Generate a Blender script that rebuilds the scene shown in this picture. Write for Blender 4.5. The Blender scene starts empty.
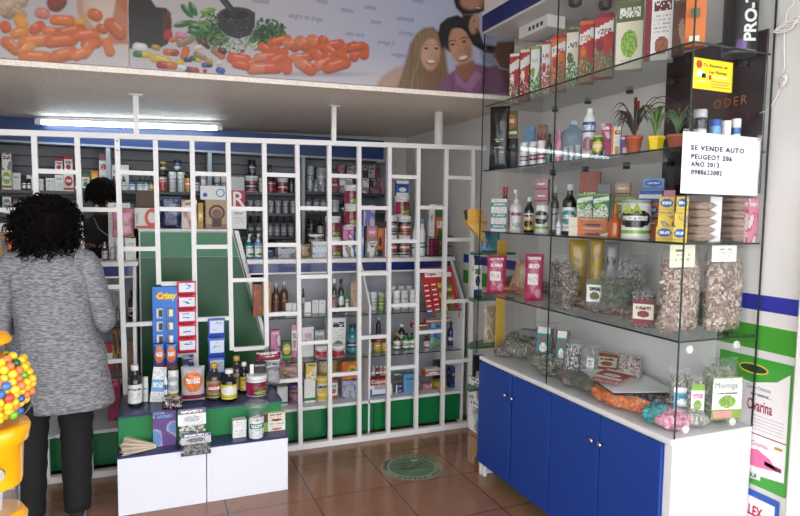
import bpy, math, random
import numpy as np
from mathutils import Vector, Matrix, noise

# ------------------------------------------------------------ camera, light, exposure
SC = bpy.context.scene
COL = SC.collection
F_PX = 600.91
CAM = Vector((0.0, 0.0, 1.5))
AX = np.array([[0.92457, -0.01330, 0.38079], [-0.38064, -0.07214, 0.92191], [0.01521, -0.99731, -0.07176]])
cam_d = bpy.data.cameras.new('camera')
cam = bpy.data.objects.new('camera', cam_d)
COL.objects.link(cam)
cam_d.sensor_width = 36.0
cam_d.lens = F_PX / 800 * 36.0
cam_d.clip_start = 0.05
_u, _s, _v = np.linalg.svd(AX)
AX = _u @ _v
m4 = Matrix.Identity(4)
for i in range(3):
    m4[i][0] = AX[i, 0]
    m4[i][1] = -AX[i, 1]
    m4[i][2] = -AX[i, 2]
    m4[i][3] = CAM[i]
cam.matrix_world = m4
SC.camera = cam

w = bpy.data.worlds.new('overcast_sky')
SC.world = w
w.use_nodes = True
bg = w.node_tree.nodes['Background']
bg.inputs[0].default_value = (0.93, 0.96, 1.0, 1)
bg.inputs[1].default_value = 3.6
SC.view_settings.view_transform = 'Standard'
SC.view_settings.look = 'None'
SC.view_settings.gamma = 1
SC.view_settings.use_curve_mapping = False
SC.view_settings.exposure = 0.36
SC.cycles.transparent_max_bounces = 24
SC.cycles.max_bounces = 8

# ------------------------------------------------------------ picture <-> place helpers
def _ray(px, py):
    return Vector(AX @ np.array([px - 400, py - 258, F_PX]))
def at_y(px, py, Y):
    d = _ray(px, py); return CAM + d * (Y / d.y)
def at_x(px, py, X):
    d = _ray(px, py); return CAM + d * (X / d.x)
def at_z(px, py, Z):
    d = _ray(px, py); return CAM + d * ((Z - 1.5) / d.z)
def proj(p):
    q = AX.T @ (np.array(p) - np.array(CAM)); return 400 + F_PX * q[0] / q[2], 258 + F_PX * q[1] / q[2], q[2]

# ------------------------------------------------------------ colours and materials
def lin(c):
    return tuple(((x / 255) / 12.92 if x / 255 <= 0.04045 else ((x / 255 + 0.055) / 1.055) ** 2.4) for x in c)
PAL = dict(white=(235, 235, 232), cream=(232, 222, 196), black=(22, 22, 25), dark=(45, 42, 46), grey=(128, 130, 134), silver=(176, 180, 186),
           red=(196, 38, 40), maroon=(138, 24, 50), pink=(226, 130, 164), magenta=(196, 30, 92), mauve=(176, 116, 126), orange=(232, 112, 34),
           yellow=(240, 200, 40), mustard=(200, 160, 50), green=(40, 132, 64), lime=(140, 186, 60), olive=(96, 104, 52), teal=(22, 134, 142),
           sky=(96, 160, 216), blue=(28, 82, 180), navy=(24, 34, 92), purple=(96, 62, 140), brown=(92, 54, 34), kraft=(172, 132, 92),
           tan=(190, 160, 124), amber=(150, 74, 20), rust=(168, 84, 60), lilac=(186, 170, 214), skin=(206, 156, 128), cyan=(20, 178, 196))
for _k, _c in list(PAL.items()):
    _g = sum(_c) / 3; PAL[_k] = tuple((_g + (v - _g) * .86) * .95 for v in _c)
_mats = {}
def M(col, rough=0.5, metal=0.0, name=None, coat=0.0, bump=0.0, bscale=60.0, var=0.0):
    rgb = PAL[col] if isinstance(col, str) else col
    key = (tuple(rgb), rough, metal, coat, bump, bscale, var)
    if key in _mats: return _mats[key]
    m = bpy.data.materials.new(name or (col if isinstance(col, str) else 'paint'))
    m.use_nodes = True
    nt = m.node_tree
    b = nt.nodes['Principled BSDF']
    c = lin(rgb) + (1,)
    b.inputs['Base Color'].default_value = c
    b.inputs['Roughness'].default_value = rough
    b.inputs['Metallic'].default_value = metal
    b.inputs['Coat Weight'].default_value = coat
    tc = nt.nodes.new('ShaderNodeTexCoord')
    nz = nt.nodes.new('ShaderNodeTexNoise')
    nz.inputs['Scale'].default_value = bscale
    nz.inputs['Detail'].default_value = 4
    nt.links.new(tc.outputs['Object'], nz.inputs['Vector'])
    v = var or 0.04
    mx = nt.nodes.new('ShaderNodeMix'); mx.data_type = 'RGBA'
    mx.inputs[6].default_value = tuple(x * (1 - v) for x in c[:3]) + (1,)
    mx.inputs[7].default_value = tuple(min(1, x * (1 + v)) for x in c[:3]) + (1,)
    nt.links.new(nz.outputs['Fac'], mx.inputs[0])
    nt.links.new(mx.outputs[2], b.inputs['Base Color'])
    if bump:
        bp = nt.nodes.new('ShaderNodeBump')
        bp.inputs['Strength'].default_value = bump
        bp.inputs['Distance'].default_value = 0.004
        nt.links.new(nz.outputs['Fac'], bp.inputs['Height'])
        nt.links.new(bp.outputs[0], b.inputs['Normal'])
    _mats[key] = m
    return m

def attr_mat(name, rough, coat=0.0):
    m = bpy.data.materials.new(name); m.use_nodes = True
    nt = m.node_tree; b = nt.nodes['Principled BSDF']
    a = nt.nodes.new('ShaderNodeVertexColor'); a.layer_name = 'Col'
    nt.links.new(a.outputs[0], b.inputs['Base Color'])
    b.inputs['Roughness'].default_value = rough
    b.inputs['Coat Weight'].default_value = coat
    return m
PRINT = attr_mat('printed_card', 0.5)
GLOSSP = attr_mat('printed_film', 0.25, 0.3)

def see_through(name, tint=(0.93, 0.97, 0.95), gloss=0.06, rough=0.02, ior=1.45, bump=0.0, body=0.0, bcol=(0.8, 0.8, 0.8), bscale=40):
    m = bpy.data.materials.new(name); m.use_nodes = True
    nt = m.node_tree; nt.nodes.clear()
    out = nt.nodes.new('ShaderNodeOutputMaterial')
    tr = nt.nodes.new('ShaderNodeBsdfTransparent'); tr.inputs[0].default_value = tint + (1,)
    gl = nt.nodes.new('ShaderNodeBsdfGlossy'); gl.inputs['Roughness'].default_value = rough
    fr = nt.nodes.new('ShaderNodeFresnel'); fr.inputs[0].default_value = ior
    ad = nt.nodes.new('ShaderNodeMath'); ad.operation = 'ADD'; ad.inputs[1].default_value = gloss; ad.use_clamp = True
    mx = nt.nodes.new('ShaderNodeMixShader')
    gm = nt.nodes.new('ShaderNodeNewGeometry'); inv = nt.nodes.new('ShaderNodeMath'); inv.operation = 'SUBTRACT'; inv.inputs[0].default_value = 1.0
    ml = nt.nodes.new('ShaderNodeMath'); ml.operation = 'MULTIPLY'
    nt.links.new(gm.outputs['Backfacing'], inv.inputs[1])
    nt.links.new(fr.outputs[0], ad.inputs[0]); nt.links.new(ad.outputs[0], ml.inputs[0]); nt.links.new(inv.outputs[0], ml.inputs[1]); nt.links.new(ml.outputs[0], mx.inputs[0])
    nt.links.new(tr.outputs[0], mx.inputs[1]); nt.links.new(gl.outputs[0], mx.inputs[2])
    last = mx
    if body:
        df = nt.nodes.new('ShaderNodeBsdfDiffuse'); df.inputs[0].default_value = bcol + (1,)
        m2 = nt.nodes.new('ShaderNodeMixShader'); m2.inputs[0].default_value = body
        nt.links.new(mx.outputs[0], m2.inputs[1]); nt.links.new(df.outputs[0], m2.inputs[2]); last = m2
    if bump:
        tc = nt.nodes.new('ShaderNodeTexCoord'); nz = nt.nodes.new('ShaderNodeTexNoise'); nz.inputs['Scale'].default_value = bscale
        nz.inputs['Detail'].default_value = 3
        bp = nt.nodes.new('ShaderNodeBump'); bp.inputs['Strength'].default_value = bump; bp.inputs['Distance'].default_value = 0.02
        nt.links.new(tc.outputs['Object'], nz.inputs['Vector']); nt.links.new(nz.outputs['Fac'], bp.inputs['Height'])
        nt.links.new(bp.outputs[0], gl.inputs['Normal']); nt.links.new(bp.outputs[0], fr.inputs['Normal'])
    nt.links.new(last.outputs[0], out.inputs[0])
    return m
GLASS = see_through('clear_glass', (0.975, 0.98, 0.977), 0.0, 0.0, 1.33)
SHELFG = see_through('shelf_glass', (0.86, 0.88, 0.87), 0.02, 0.02, 1.4)
CELLO = see_through('cellophane', (0.96, 0.96, 0.96), 0.05, 0.10, 1.3, 1.0, 0.05, (0.93, 0.94, 0.94), 75)
PLASTIC = see_through('clear_plastic', (0.95, 0.97, 0.98), 0.04, 0.05, 1.4, 0.2, 0.06, (0.85, 0.88, 0.92))
GLASSEDGE = M((38, 52, 48), 0.2, name='glass_edge')
WMETAL = M((226, 224, 222), 0.4, name='white_enamel')
CHROME = M((190, 188, 184), 0.22, 1.0, name='chrome')

# ------------------------------------------------------------ mesh builder
class MB:
    def __init__(s):
        s.v = []; s.f = []; s.m = []; s.c = []; s.s = []; s.X = None
    def _add(s, vs, fs, mi=0, cols=None, smooth=False):
        o = len(s.v)
        if s.X is not None: vs = [tuple(s.X @ Vector(p)) for p in vs]
        s.v.extend(vs)
        for k, f in enumerate(fs):
            s.f.append(tuple(i + o for i in f)); s.m.append(mi); s.s.append(smooth)
            s.c.append(None if cols is None else (cols if not hasattr(cols[0], '__len__') else cols[k]))
        return s
    def box(s, x0, x1, y0, y1, z0, z1, mi=0, col=None, skip=''):
        vs = [(x0, y0, z0), (x1, y0, z0), (x1, y1, z0), (x0, y1, z0), (x0, y0, z1), (x1, y0, z1), (x1, y1, z1), (x0, y1, z1)]
        F = {'b': (0, 3, 2, 1), 't': (4, 5, 6, 7), 'f': (0, 1, 5, 4), 'r': (1, 2, 6, 5), 'k': (2, 3, 7, 6), 'l': (3, 0, 4, 7)}
        return s._add(vs, [F[k] for k in F if k not in skip], mi, col)
    def bbox(s, x0, x1, y0, y1, z0, z1, b=0.003, mi=0, col=None):
        # box with chamfered edges
        b = min(b, (x1 - x0) * .4, (y1 - y0) * .4, (z1 - z0) * .4)
        P = []
        for z, i in ((z0, b), (z0 + b, 0), (z1 - b, 0), (z1, b)):
            P.append([(x0 + b, y0 + i, z), (x1 - b, y0 + i, z), (x1 - i, y0 + b, z), (x1 - i, y1 - b, z), (x1 - b, y1 - i, z), (x0 + b, y1 - i, z), (x0 + i, y1 - b, z), (x0 + i, y0 + b, z)])
        vs = [p for r in P for p in r]; fs = []
        for k in range(3):
            for j in range(8):
                fs.append((k * 8 + j, k * 8 + (j + 1) % 8, k * 8 + 8 + (j + 1) % 8, k * 8 + 8 + j))
        fs.append(tuple(range(7, -1, -1))); fs.append(tuple(range(24, 32)))
        return s._add(vs, fs, mi, col)
    def grid(s, o, u, v, A, mi=0):
        # A[row 0] is at the top (o + v); per-face colours
        ny, nx = A.shape[:2]; o, u, v = Vector(o), Vector(u), Vector(v)
        vs = [tuple(o + u * (i / nx) + v * (1 - j / ny)) for j in range(ny + 1) for i in range(nx + 1)]
        fs = [(j * (nx + 1) + i, (j + 1) * (nx + 1) + i, (j + 1) * (nx + 1) + i + 1, j * (nx + 1) + i + 1) for j in range(ny) for i in range(nx)]
        return s._add(vs, fs, mi, [tuple(A[j, i]) for j in range(ny) for i in range(nx)])
    def lathe(s, prof, n=20, mi=0, col=None, cx=0, cy=0, sx=1, sy=1, smooth=True, cap=True):
        vs = []; fs = []
        for r, z in prof:
            for k in range(n):
                a = 2 * math.pi * k / n; vs.append((cx + r * sx * math.cos(a), cy + r * sy * math.sin(a), z))
        for j in range(len(prof) - 1):
            for k in range(n):
                fs.append((j * n + k, j * n + (k + 1) % n, (j + 1) * n + (k + 1) % n, (j + 1) * n + k))
        s._add(vs, fs, mi, col, smooth)
        if cap:
            s._add(vs[:n], [tuple(range(n - 1, -1, -1))], mi, col)
            s._add(vs[-n:], [tuple(range(n))], mi, col)
        return s
    def wrap(s, r, z0, z1, A, a0=-math.pi, a1=0.0, mi=0, sy=1):
        # printed band on a cylinder, centred on -Y
        ny, nx = A.shape[:2]; vs = []
        for j in range(ny + 1):
            z = z1 + (z0 - z1) * j / ny
            for i in range(nx + 1):
                a = a0 + (a1 - a0) * i / nx; vs.append((r * math.cos(a), sy * r * math.sin(a), z))
        fs = [(j * (nx + 1) + i, (j + 1) * (nx + 1) + i, (j + 1) * (nx + 1) + i + 1, j * (nx + 1) + i + 1) for j in range(ny) for i in range(nx)]
        return s._add(vs, fs, mi, [tuple(A[j, i]) for j in range(ny) for i in range(nx)], True)
    def tube(s, pts, r, n=8, mi=0, col=None, closed=False, smooth=True, ry=None):
        pts = [Vector(p) for p in pts]; N = len(pts); vs = []; up = None
        for i, p in enumerate(pts):
            if closed: t = pts[(i + 1) % N] - pts[i - 1]
            else: t = pts[min(i + 1, N - 1)] - pts[max(i - 1, 0)]
            t.normalize()
            if up is None:
                up = Vector((0, 0, 1)) if abs(t.z) < 0.9 else Vector((0, 1, 0))
            a = t.cross(up).normalized(); b = a.cross(t).normalized(); up = b
            rr = r[i] if isinstance(r, (list, tuple)) else r
            r2 = rr if ry is None else (ry[i] if isinstance(ry, (list, tuple)) else ry)
            for k in range(n):
                q = 2 * math.pi * k / n; vs.append(tuple(p + a * (rr * math.cos(q)) + b * (r2 * math.sin(q))))
        fs = []
        for j in range(N if closed else N - 1):
            for k in range(n):
                j2 = (j + 1) % N; fs.append((j * n + k, j * n + (k + 1) % n, j2 * n + (k + 1) % n, j2 * n + k))
        if not closed:
            fs.append(tuple(range(n - 1, -1, -1))); fs.append(tuple((N - 1) * n + k for k in range(n)))
        return s._add(vs, fs, mi, col, smooth)
    def ball(s, c, r, nu=12, nv=8, mi=0, col=None, sc=(1, 1, 1)):
        vs = []; fs = []
        for j in range(nv + 1):
            t = math.pi * j / nv
            for i in range(nu):
                a = 2 * math.pi * i / nu
                vs.append((c[0] + r * sc[0] * math.sin(t) * math.cos(a), c[1] + r * sc[1] * math.sin(t) * math.sin(a), c[2] + r * sc[2] * math.cos(t)))
        for j in range(nv):
            for i in range(nu):
                fs.append((j * nu + i, (j + 1) * nu + i, (j + 1) * nu + (i + 1) % nu, j * nu + (i + 1) % nu))
        return s._add(vs, fs, mi, col, True)
    def prism(s, poly, y0, y1, mi=0, col=None, axis='y'):
        n = len(poly)
        g = {'y': lambda a, b, d: (a, d, b), 'x': lambda a, b, d: (d, a, b), 'z': lambda a, b, d: (a, b, d)}[axis]
        vs = [g(a, b, y0) for a, b in poly] + [g(a, b, y1) for a, b in poly]
        fs = [tuple(range(n)), tuple(range(2 * n - 1, n - 1, -1))] + [(i, n + i, n + (i + 1) % n, (i + 1) % n) for i in range(n)]
        return s._add(vs, fs, mi, col)
    def mesh(s, name, mats):
        me = bpy.data.meshes.new(name)
        me.from_pydata(s.v, [], s.f)
        if not isinstance(mats, (list, tuple)): mats = [mats]
        for m in mats: me.materials.append(m)
        if len(mats) > 1: me.polygons.foreach_set('material_index', s.m)
        if any(s.s): me.polygons.foreach_set('use_smooth', s.s)
        if any(c is not None for c in s.c):
            at = me.color_attributes.new('Col', 'FLOAT_COLOR', 'CORNER')
            cnt = [len(f) for f in s.f]
            C = np.array([((c[0], c[1], c[2], 1.0) if c is not None else (.8, .8, .8, 1)) for c in s.c], dtype=np.float32)
            at.data.foreach_set('color', np.repeat(C, cnt, axis=0).ravel())
        me.update()
        return me
    def build(s, name, mats, parent=None, loc=None, rz=0):
        return link(name, s.mesh(name, mats), parent, loc, rz)

def link(name, me, parent=None, loc=None, rz=0):
    o = bpy.data.objects.new(name, me); COL.objects.link(o)
    if parent is not None: o.parent = parent
    if loc is not None: o.location = loc
    if rz: o.rotation_euler = (0, 0, rz)
    return o
USED = {}
def tag(o, label, cat, group=None, kind=None):
    o['label'] = label; o['category'] = cat
    if group: o['group'] = group
    if kind: o['kind'] = kind
    USED.setdefault(label, []).append(o.name)
    return o
def empty(name, loc=(0, 0, 0), rz=0, label=None, cat=None, group=None):
    o = link(name, None, None, loc, rz); o.empty_display_size = 0.02
    if label: tag(o, label, cat, group)
    return o
def structure(o):
    o['kind'] = 'structure'; return o
def copy_tree(o, parent=None, loc=None, rz=None):
    c = o.copy(); COL.objects.link(c); c.parent = parent
    if loc is not None: c.location = loc
    if rz is not None: c.rotation_euler = (0, 0, rz)
    for ch in KIDS.get(o.name, []) or [x for x in o.children]:
        copy_tree(ch, c)
    return c
KIDS = {}

def text_mesh(body, size, mat, loc=(0, 0, 0), rot=(math.pi / 2, 0, 0), name='lettering', parent=None, ext=0.0004, shear=0.0, spacing=1.0, align='LEFT', bold=0.0, xs=1.0):
    cu = bpy.data.curves.new('t', 'FONT'); cu.body = body; cu.size = size; cu.extrude = ext; cu.shear = shear
    cu.space_character = spacing; cu.align_x = align; cu.offset = bold; cu.resolution_u = 3
    o = bpy.data.objects.new('t', cu); COL.objects.link(o)
    dg = bpy.context.evaluated_depsgraph_get()
    me = bpy.data.meshes.new_from_object(o.evaluated_get(dg))
    bpy.data.objects.remove(o); bpy.data.curves.remove(cu)
    me.materials.clear(); me.materials.append(mat)
    q = link(name, me, parent, loc); q.rotation_euler = rot; q.scale = (xs, 1, 1)
    return q

def apply_mods(o):
    dg = bpy.context.evaluated_depsgraph_get()
    me = bpy.data.meshes.new_from_object(o.evaluated_get(dg))
    o.modifiers.clear(); o.data = me
    return o

# ------------------------------------------------------------ small printed artwork (arrays of linear colour)
def C(c):
    return np.array(lin(PAL[c] if isinstance(c, str) else c), dtype=np.float32)
def art(pal, seed, nx, ny, style='a'):
    p = pal.split('/'); base = C(p[0]); acc = C(p[1] if len(p) > 1 else 'white'); thr = C(p[2] if len(p) > 2 else 'dark')
    R = np.random.RandomState(seed)
    A = np.ones((ny, nx, 3), np.float32) * base
    yy, xx = np.mgrid[0:ny, 0:nx]; yy = (yy + .5) / ny; xx = (xx + .5) / nx
    def rect(x0, y0, x1, y1, c): A[(xx > x0) & (xx < x1) & (yy > y0) & (yy < y1)] = c
    def ell(cx, cy, rx, ry, c, mot=0.0):
        k = ((xx - cx) / rx) ** 2 + ((yy - cy) / ry) ** 2 < 1
        A[k] = c
        if mot: A[k] *= (1 + mot * (R.rand(k.sum(), 1).astype(np.float32) - .5) * 2)
    def words(x0, x1, y, h, c, dens=.6):
        k = (yy > y) & (yy < y + h) & (xx > x0) & (xx < x1); A[k & (R.rand(ny, nx) < dens)] = c
    def lines(x0, x1, y0, y1, c, dens=.5):
        for j in range(int(y0 * ny), int(y1 * ny), 2):
            k = R.rand(nx) < dens; k &= (xx[0] > x0) & (xx[0] < x1)
            A[min(j, ny - 1), k] = A[min(j, ny - 1), k] * .45 + c * .55
    if style == 'a':
        rect(0, 0, 1, .3, acc); words(.12, .88, .08, .16, C('white') if acc.mean() < .4 else C('dark'), .75)
        ell(.5, .62, .32, .2, thr, .5); lines(.15, .85, .86, .98, thr)
    elif style == 'b':
        rect(0, 0, .22, 1, acc); words(.3, .92, .12, .15, acc * .6, .8); lines(.3, .9, .34, .6, thr); ell(.62, .78, .24, .14, thr, .4)
    elif style == 'c':
        ell(.5, .42, .42, .3, acc, .1); words(.2, .8, .32, .16, C('white'), .8); rect(0, .8, 1, .9, thr)
    elif style == 'd':
        T = sum(R.rand() * np.sin((xx * R.uniform(3, 9) + yy * R.uniform(-7, 7)) + R.rand() * 6.28) + R.rand() * np.cos(yy * R.uniform(4, 12) - xx * R.uniform(-5, 5)) for _ in range(3))
        T = T + .5 * (R.rand(ny, nx) - .5)
        A[T > .15] = acc * .8 + base * .2; A[T > .95] = thr * .7 + base * .3; A[:] *= (1 + .3 * (R.rand(ny, nx, 1) - .5)).astype(np.float32)
        rect(.08, .06, .92, .24, base); words(.14, .86, .09, .1, thr, .7)
    elif style == 'p':
        words(.2, .8, .2, .12, thr, .6); lines(.2, .8, .45, .8, thr, .45)
    elif style == 'h':
        rect(0, .35, 1, .7, acc); words(.1, .9, .44, .16, C('white'), .7); lines(.1, .9, .05, .3, thr, .4); lines(.1, .9, .76, .95, thr, .4)
    elif style == 't':
        rect(0, .0, 1, .18, acc); rect(0, .78, 1, 1, acc); words(.15, .85, .26, .14, thr, .8); ell(.5, .58, .3, .14, acc, .5)
    elif style == 'q':
        words(.15, .85, .06, .05, C('white'), .8); words(.2, .8, .2, .08, C('white'), .7); rect(.14, .40, .72, .66, C('white')); words(.2, .66, .46, .12, acc, .3); ell(.74, .82, .16, .1, acc, .3)
    elif style == 'f':
        K = (yy > .55 + .12 * np.sin(xx * 7 + seed)); Q = R.rand(ny, nx); A[K & (Q < .55)] = thr; A[K & (Q > .8)] = acc * .7 + C('cream') * .3
        T = (yy - .3 + .12 * xx); A[(T > -.08) & (T < .1)] = C('white'); words(.1, .9, .24, .08, acc, .55); ell(.3, .5, .22, .1, acc, .4); rect(0, 0, 1, .06, acc)
    elif style == 'k':
        pass
    A *= (1 + .05 * (R.rand(ny, nx, 1) - .5)).astype(np.float32)
    return A

# ============================================================ THE SETTING
XW = 2.16          # right wall
YG = 3.69          # security grille
def ceil_z(x): return 2.145 + 0.026 * x

# floor: brown glossy porcelain tiles, joints on a 0.44 m grid
def floor_mat():
    m = bpy.data.materials.new('brown_porcelain'); m.use_nodes = True
    nt = m.node_tree; b = nt.nodes['Principled BSDF']
    geo = nt.nodes.new('ShaderNodeNewGeometry'); mp = nt.nodes.new('ShaderNodeMapping')
    mp.inputs['Location'].default_value = (-0.33, -0.36, 0)
    nt.links.new(geo.outputs['Position'], mp.inputs[0])
    br = nt.nodes.new('ShaderNodeTexBrick'); br.offset = 0; br.squash = 1
    br.inputs['Scale'].default_value = 1.0
    br.inputs['Brick Width'].default_value = 0.44; br.inputs['Row Height'].default_value = 0.44
    br.inputs['Mortar Size'].default_value = 0.0028; br.inputs['Mortar Smooth'].default_value = 0.2
    br.inputs['Color1'].default_value = lin((152, 108, 86)) + (1,); br.inputs['Color2'].default_value = lin((145, 102, 80)) + (1,)
    br.inputs['Mortar'].default_value = lin((58, 44, 38)) + (1,)
    nt.links.new(mp.outputs[0], br.inputs[0])
    nz = nt.nodes.new('ShaderNodeTexNoise'); nz.inputs['Scale'].default_value = 9; nz.inputs['Detail'].default_value = 6
    nt.links.new(geo.outputs['Position'], nz.inputs[0])
    mx = nt.nodes.new('ShaderNodeMix'); mx.data_type = 'RGBA'; mx.blend_type = 'MULTIPLY'; mx.inputs[0].default_value = 0.5
    rp = nt.nodes.new('ShaderNodeMapRange'); rp.inputs[3].default_value = 0.75; rp.inputs[4].default_value = 1.2
    nt.links.new(nz.outputs[0], rp.inputs[0]); nt.links.new(br.outputs[0], mx.inputs[6]); nt.links.new(rp.outputs[0], mx.inputs[7])
    nt.links.new(mx.outputs[2], b.inputs['Base Color'])
    b.inputs['Roughness'].default_value = 0.16
    bp = nt.nodes.new('ShaderNodeBump'); bp.inputs['Strength'].default_value = 0.25; bp.inputs['Distance'].default_value = 0.002; bp.invert = True
    nt.links.new(br.outputs['Fac'], bp.inputs['Height']); nt.links.new(bp.outputs[0], b.inputs['Normal'])
    return m
structure(MB().box(-2.2, 2.6, 0.9, 5.4, -0.1, 0).build('floor', floor_mat()))
structure(MB().box(-6, 6, -5, 0.9, -0.1, -0.002).build('ground', M((184, 180, 174), 0.8, name='pavement', bump=.3, bscale=30)))

def stucco():
    m = bpy.data.materials.new('rough_plaster'); m.use_nodes = True
    nt = m.node_tree; b = nt.nodes['Principled BSDF']; b.inputs['Roughness'].default_value = 0.55
    geo = nt.nodes.new('ShaderNodeNewGeometry'); nz = nt.nodes.new('ShaderNodeTexNoise'); nz.inputs['Scale'].default_value = 38; nz.inputs['Detail'].default_value = 5
    vo = nt.nodes.new('ShaderNodeTexVoronoi'); vo.inputs['Scale'].default_value = 70
    nt.links.new(geo.outputs['Position'], nz.inputs[0]); nt.links.new(geo.outputs['Position'], vo.inputs[0])
    cr = nt.nodes.new('ShaderNodeMix'); cr.data_type = 'RGBA'
    cr.inputs[6].default_value = lin((206, 193, 181)) + (1,); cr.inputs[7].default_value = lin((238, 228, 217)) + (1,)
    nt.links.new(nz.outputs[0], cr.inputs[0]); nt.links.new(cr.outputs[2], b.inputs['Base Color'])
    ad = nt.nodes.new('ShaderNodeMath'); nt.links.new(nz.outputs[0], ad.inputs[0]); nt.links.new(vo.outputs[0], ad.inputs[1])
    bp = nt.nodes.new('ShaderNodeBump'); bp.inputs['Strength'].default_value = 0.8; bp.inputs['Distance'].default_value = 0.006
    nt.links.new(ad.outputs[0], bp.inputs['Height']); nt.links.new(bp.outputs[0], b.inputs['Normal'])
    return m
STUC = stucco()
# low ceiling of the shop behind the banner, rising a little to the right
c = MB(); x0, x1 = -2.2, 2.4
c._add([(x0, 3.05, ceil_z(x0)), (x1, 3.05, ceil_z(x1)), (x1, 5.25, ceil_z(x1)), (x0, 5.25, ceil_z(x0)), (x0, 3.05, 3.2), (x1, 3.05, 3.2), (x1, 5.25, 3.2), (x0, 5.25, 3.2)],
       [(0, 1, 2, 3), (4, 7, 6, 5), (0, 4, 5, 1), (1, 5, 6, 2), (2, 6, 7, 3), (3, 7, 4, 0)])
structure(c.build('ceiling', STUC))
structure(MB().box(-2.2, 2.4, -1.0, 3.05, 2.95, 3.2).build('ceiling_front_shade_canopy', M((176, 168, 160), .7)))  # runs on past the opening as an added, unseen canopy dimming the upper parts
WALLP = M((196, 190, 184), 0.6, name='wall_paint', bump=.15, bscale=25)

def striped_wall():
    m = bpy.data.materials.new('striped_wall_paint'); m.use_nodes = True
    nt = m.node_tree; b = nt.nodes['Principled BSDF']; b.inputs['Roughness'].default_value = 0.5
    geo = nt.nodes.new('ShaderNodeNewGeometry'); sp = nt.nodes.new('ShaderNodeSeparateXYZ'); nt.links.new(geo.outputs['Position'], sp.inputs[0])
    def band(z0, z1):
        a = nt.nodes.new('ShaderNodeMath'); a.operation = 'GREATER_THAN'; a.inputs[1].default_value = z0
        c_ = nt.nodes.new('ShaderNodeMath'); c_.operation = 'LESS_THAN'; c_.inputs[1].default_value = z1
        k = nt.nodes.new('ShaderNodeMath'); k.operation = 'MULTIPLY'
        nt.links.new(sp.outputs[2], a.inputs[0]); nt.links.new(sp.outputs[2], c_.inputs[0])
        nt.links.new(a.outputs[0], k.inputs[0]); nt.links.new(c_.outputs[0], k.inputs[1]); return k.outputs[0]
    nz = nt.nodes.new('ShaderNodeTexNoise'); nz.inputs['Scale'].default_value = 4; nt.links.new(geo.outputs['Position'], nz.inputs[0])
    w0 = nt.nodes.new('ShaderNodeMix'); w0.data_type = 'RGBA'; w0.inputs[6].default_value = lin((208, 205, 201)) + (1,); w0.inputs[7].default_value = lin((220, 218, 215)) + (1,)
    nt.links.new(nz.outputs[0], w0.inputs[0])
    yl = nt.nodes.new('ShaderNodeMath'); yl.operation = 'LESS_THAN'; yl.inputs[1].default_value = 3.98; nt.links.new(sp.outputs[1], yl.inputs[0])
    def cut(s_):
        k = nt.nodes.new('ShaderNodeMath'); k.operation = 'MULTIPLY'; nt.links.new(s_, k.inputs[0]); nt.links.new(yl.outputs[0], k.inputs[1]); return k.outputs[0]
    m1 = nt.nodes.new('ShaderNodeMix'); m1.data_type = 'RGBA'; m1.inputs[7].default_value = lin((36, 44, 150)) + (1,)
    m2 = nt.nodes.new('ShaderNodeMix'); m2.data_type = 'RGBA'; m2.inputs[7].default_value = lin((66, 150, 44)) + (1,)
    nt.links.new(w0.outputs[2], m1.inputs[6]); nt.links.new(cut(band(1.153, 1.214)), m1.inputs[0])
    nt.links.new(m1.outputs[2], m2.inputs[6]); nt.links.new(cut(band(1.001, 1.097)), m2.inputs[0])
    nt.links.new(m2.outputs[2], b.inputs['Base Color'])
    return m
structure(MB().box(XW, XW + .15, 1.425, 5.3, 0, 3.2).build('wall_right', striped_wall()))
structure(MB().bbox(XW - .035, XW + .2, 0.95, 1.425, 0, 3.2, .008).build('trim_right_jamb', M((232, 230, 228), .5)))
structure(MB().box(-1.75, -1.6, 0.9, 5.3, 0, 3.2).build('wall_left', WALLP))
structure(MB().box(-1.75, 2.4, 5.12, 5.27, 0, 2.3).build('wall_back', WALLP))
# plaster edge bead under the banner and conduit on the ceiling by the wall
bm = MB()
bm.box(-1.6, 2.15, 3.022, 3.05, 0, .022)
o = bm.build('trim_bulkhead', STUC); structure(o)
o.location.z = 2.116 + 0.0; o.rotation_euler = (0, -0.026, 0); o.location.z = 2.118

# ============================================================ SECURITY GRILLE
grille = empty('security_grille', (0, YG, 0), 0, 'white painted steel bar grille with staggered crossbars closing off the counter', 'grille')
VX = [-1.378, -1.176, -0.973, -0.770, -0.567, -0.367, -0.172, 0.023, 0.218, 0.418, 0.628, 0.828, 1.031, 1.228, 1.437, 1.643, 1.851, 2.055]
VX2 = [-1.36, -1.16, -0.955, -0.755, -0.547, -0.335, -0.145, 0.042, 0.237, 0.443, 0.651, 0.857, 1.05, 1.25, 1.455, 1.66, 1.862, 2.08]
T = 0.0130
def rail_z(x): return 1.897 + 0.027 * x
def zlev(l, x):
    base = {'A': 1.715, 'B': 1.512, 'C': 1.290, 'D': 1.084, 'E': 0.862, 'F': 0.664, 'G': 0.438}[l]
    return base + 0.024 * (x - 0.1)
VB = {7: 1.084, 9: 0.664, 10: 0.664}     # short uprights over the serving hatch end on a crossbar
for i, (xa, xb) in enumerate(zip(VX, VX2)):
    zb = VB.get(i, 0.0)
    if zb: zb = zb + 0.024 * (xa - .1)
    zt_ = rail_z(xa) + .004
    m = MB(); xl = xa + (xb - xa) * (1 - zb / 1.9)
    m._add([(xl - T, -T, zb), (xl + T, -T, zb), (xl + T, T, zb), (xl - T, T, zb), (xa - T, -T, zt_), (xa + T, -T, zt_), (xa + T, T, zt_), (xa - T, T, zt_)],
           [(0, 3, 2, 1), (4, 5, 6, 7), (0, 1, 5, 4), (1, 2, 6, 5), (2, 3, 7, 6), (3, 0, 4, 7)])
    m.build('vertical_bar', WMETAL, grille)
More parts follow.
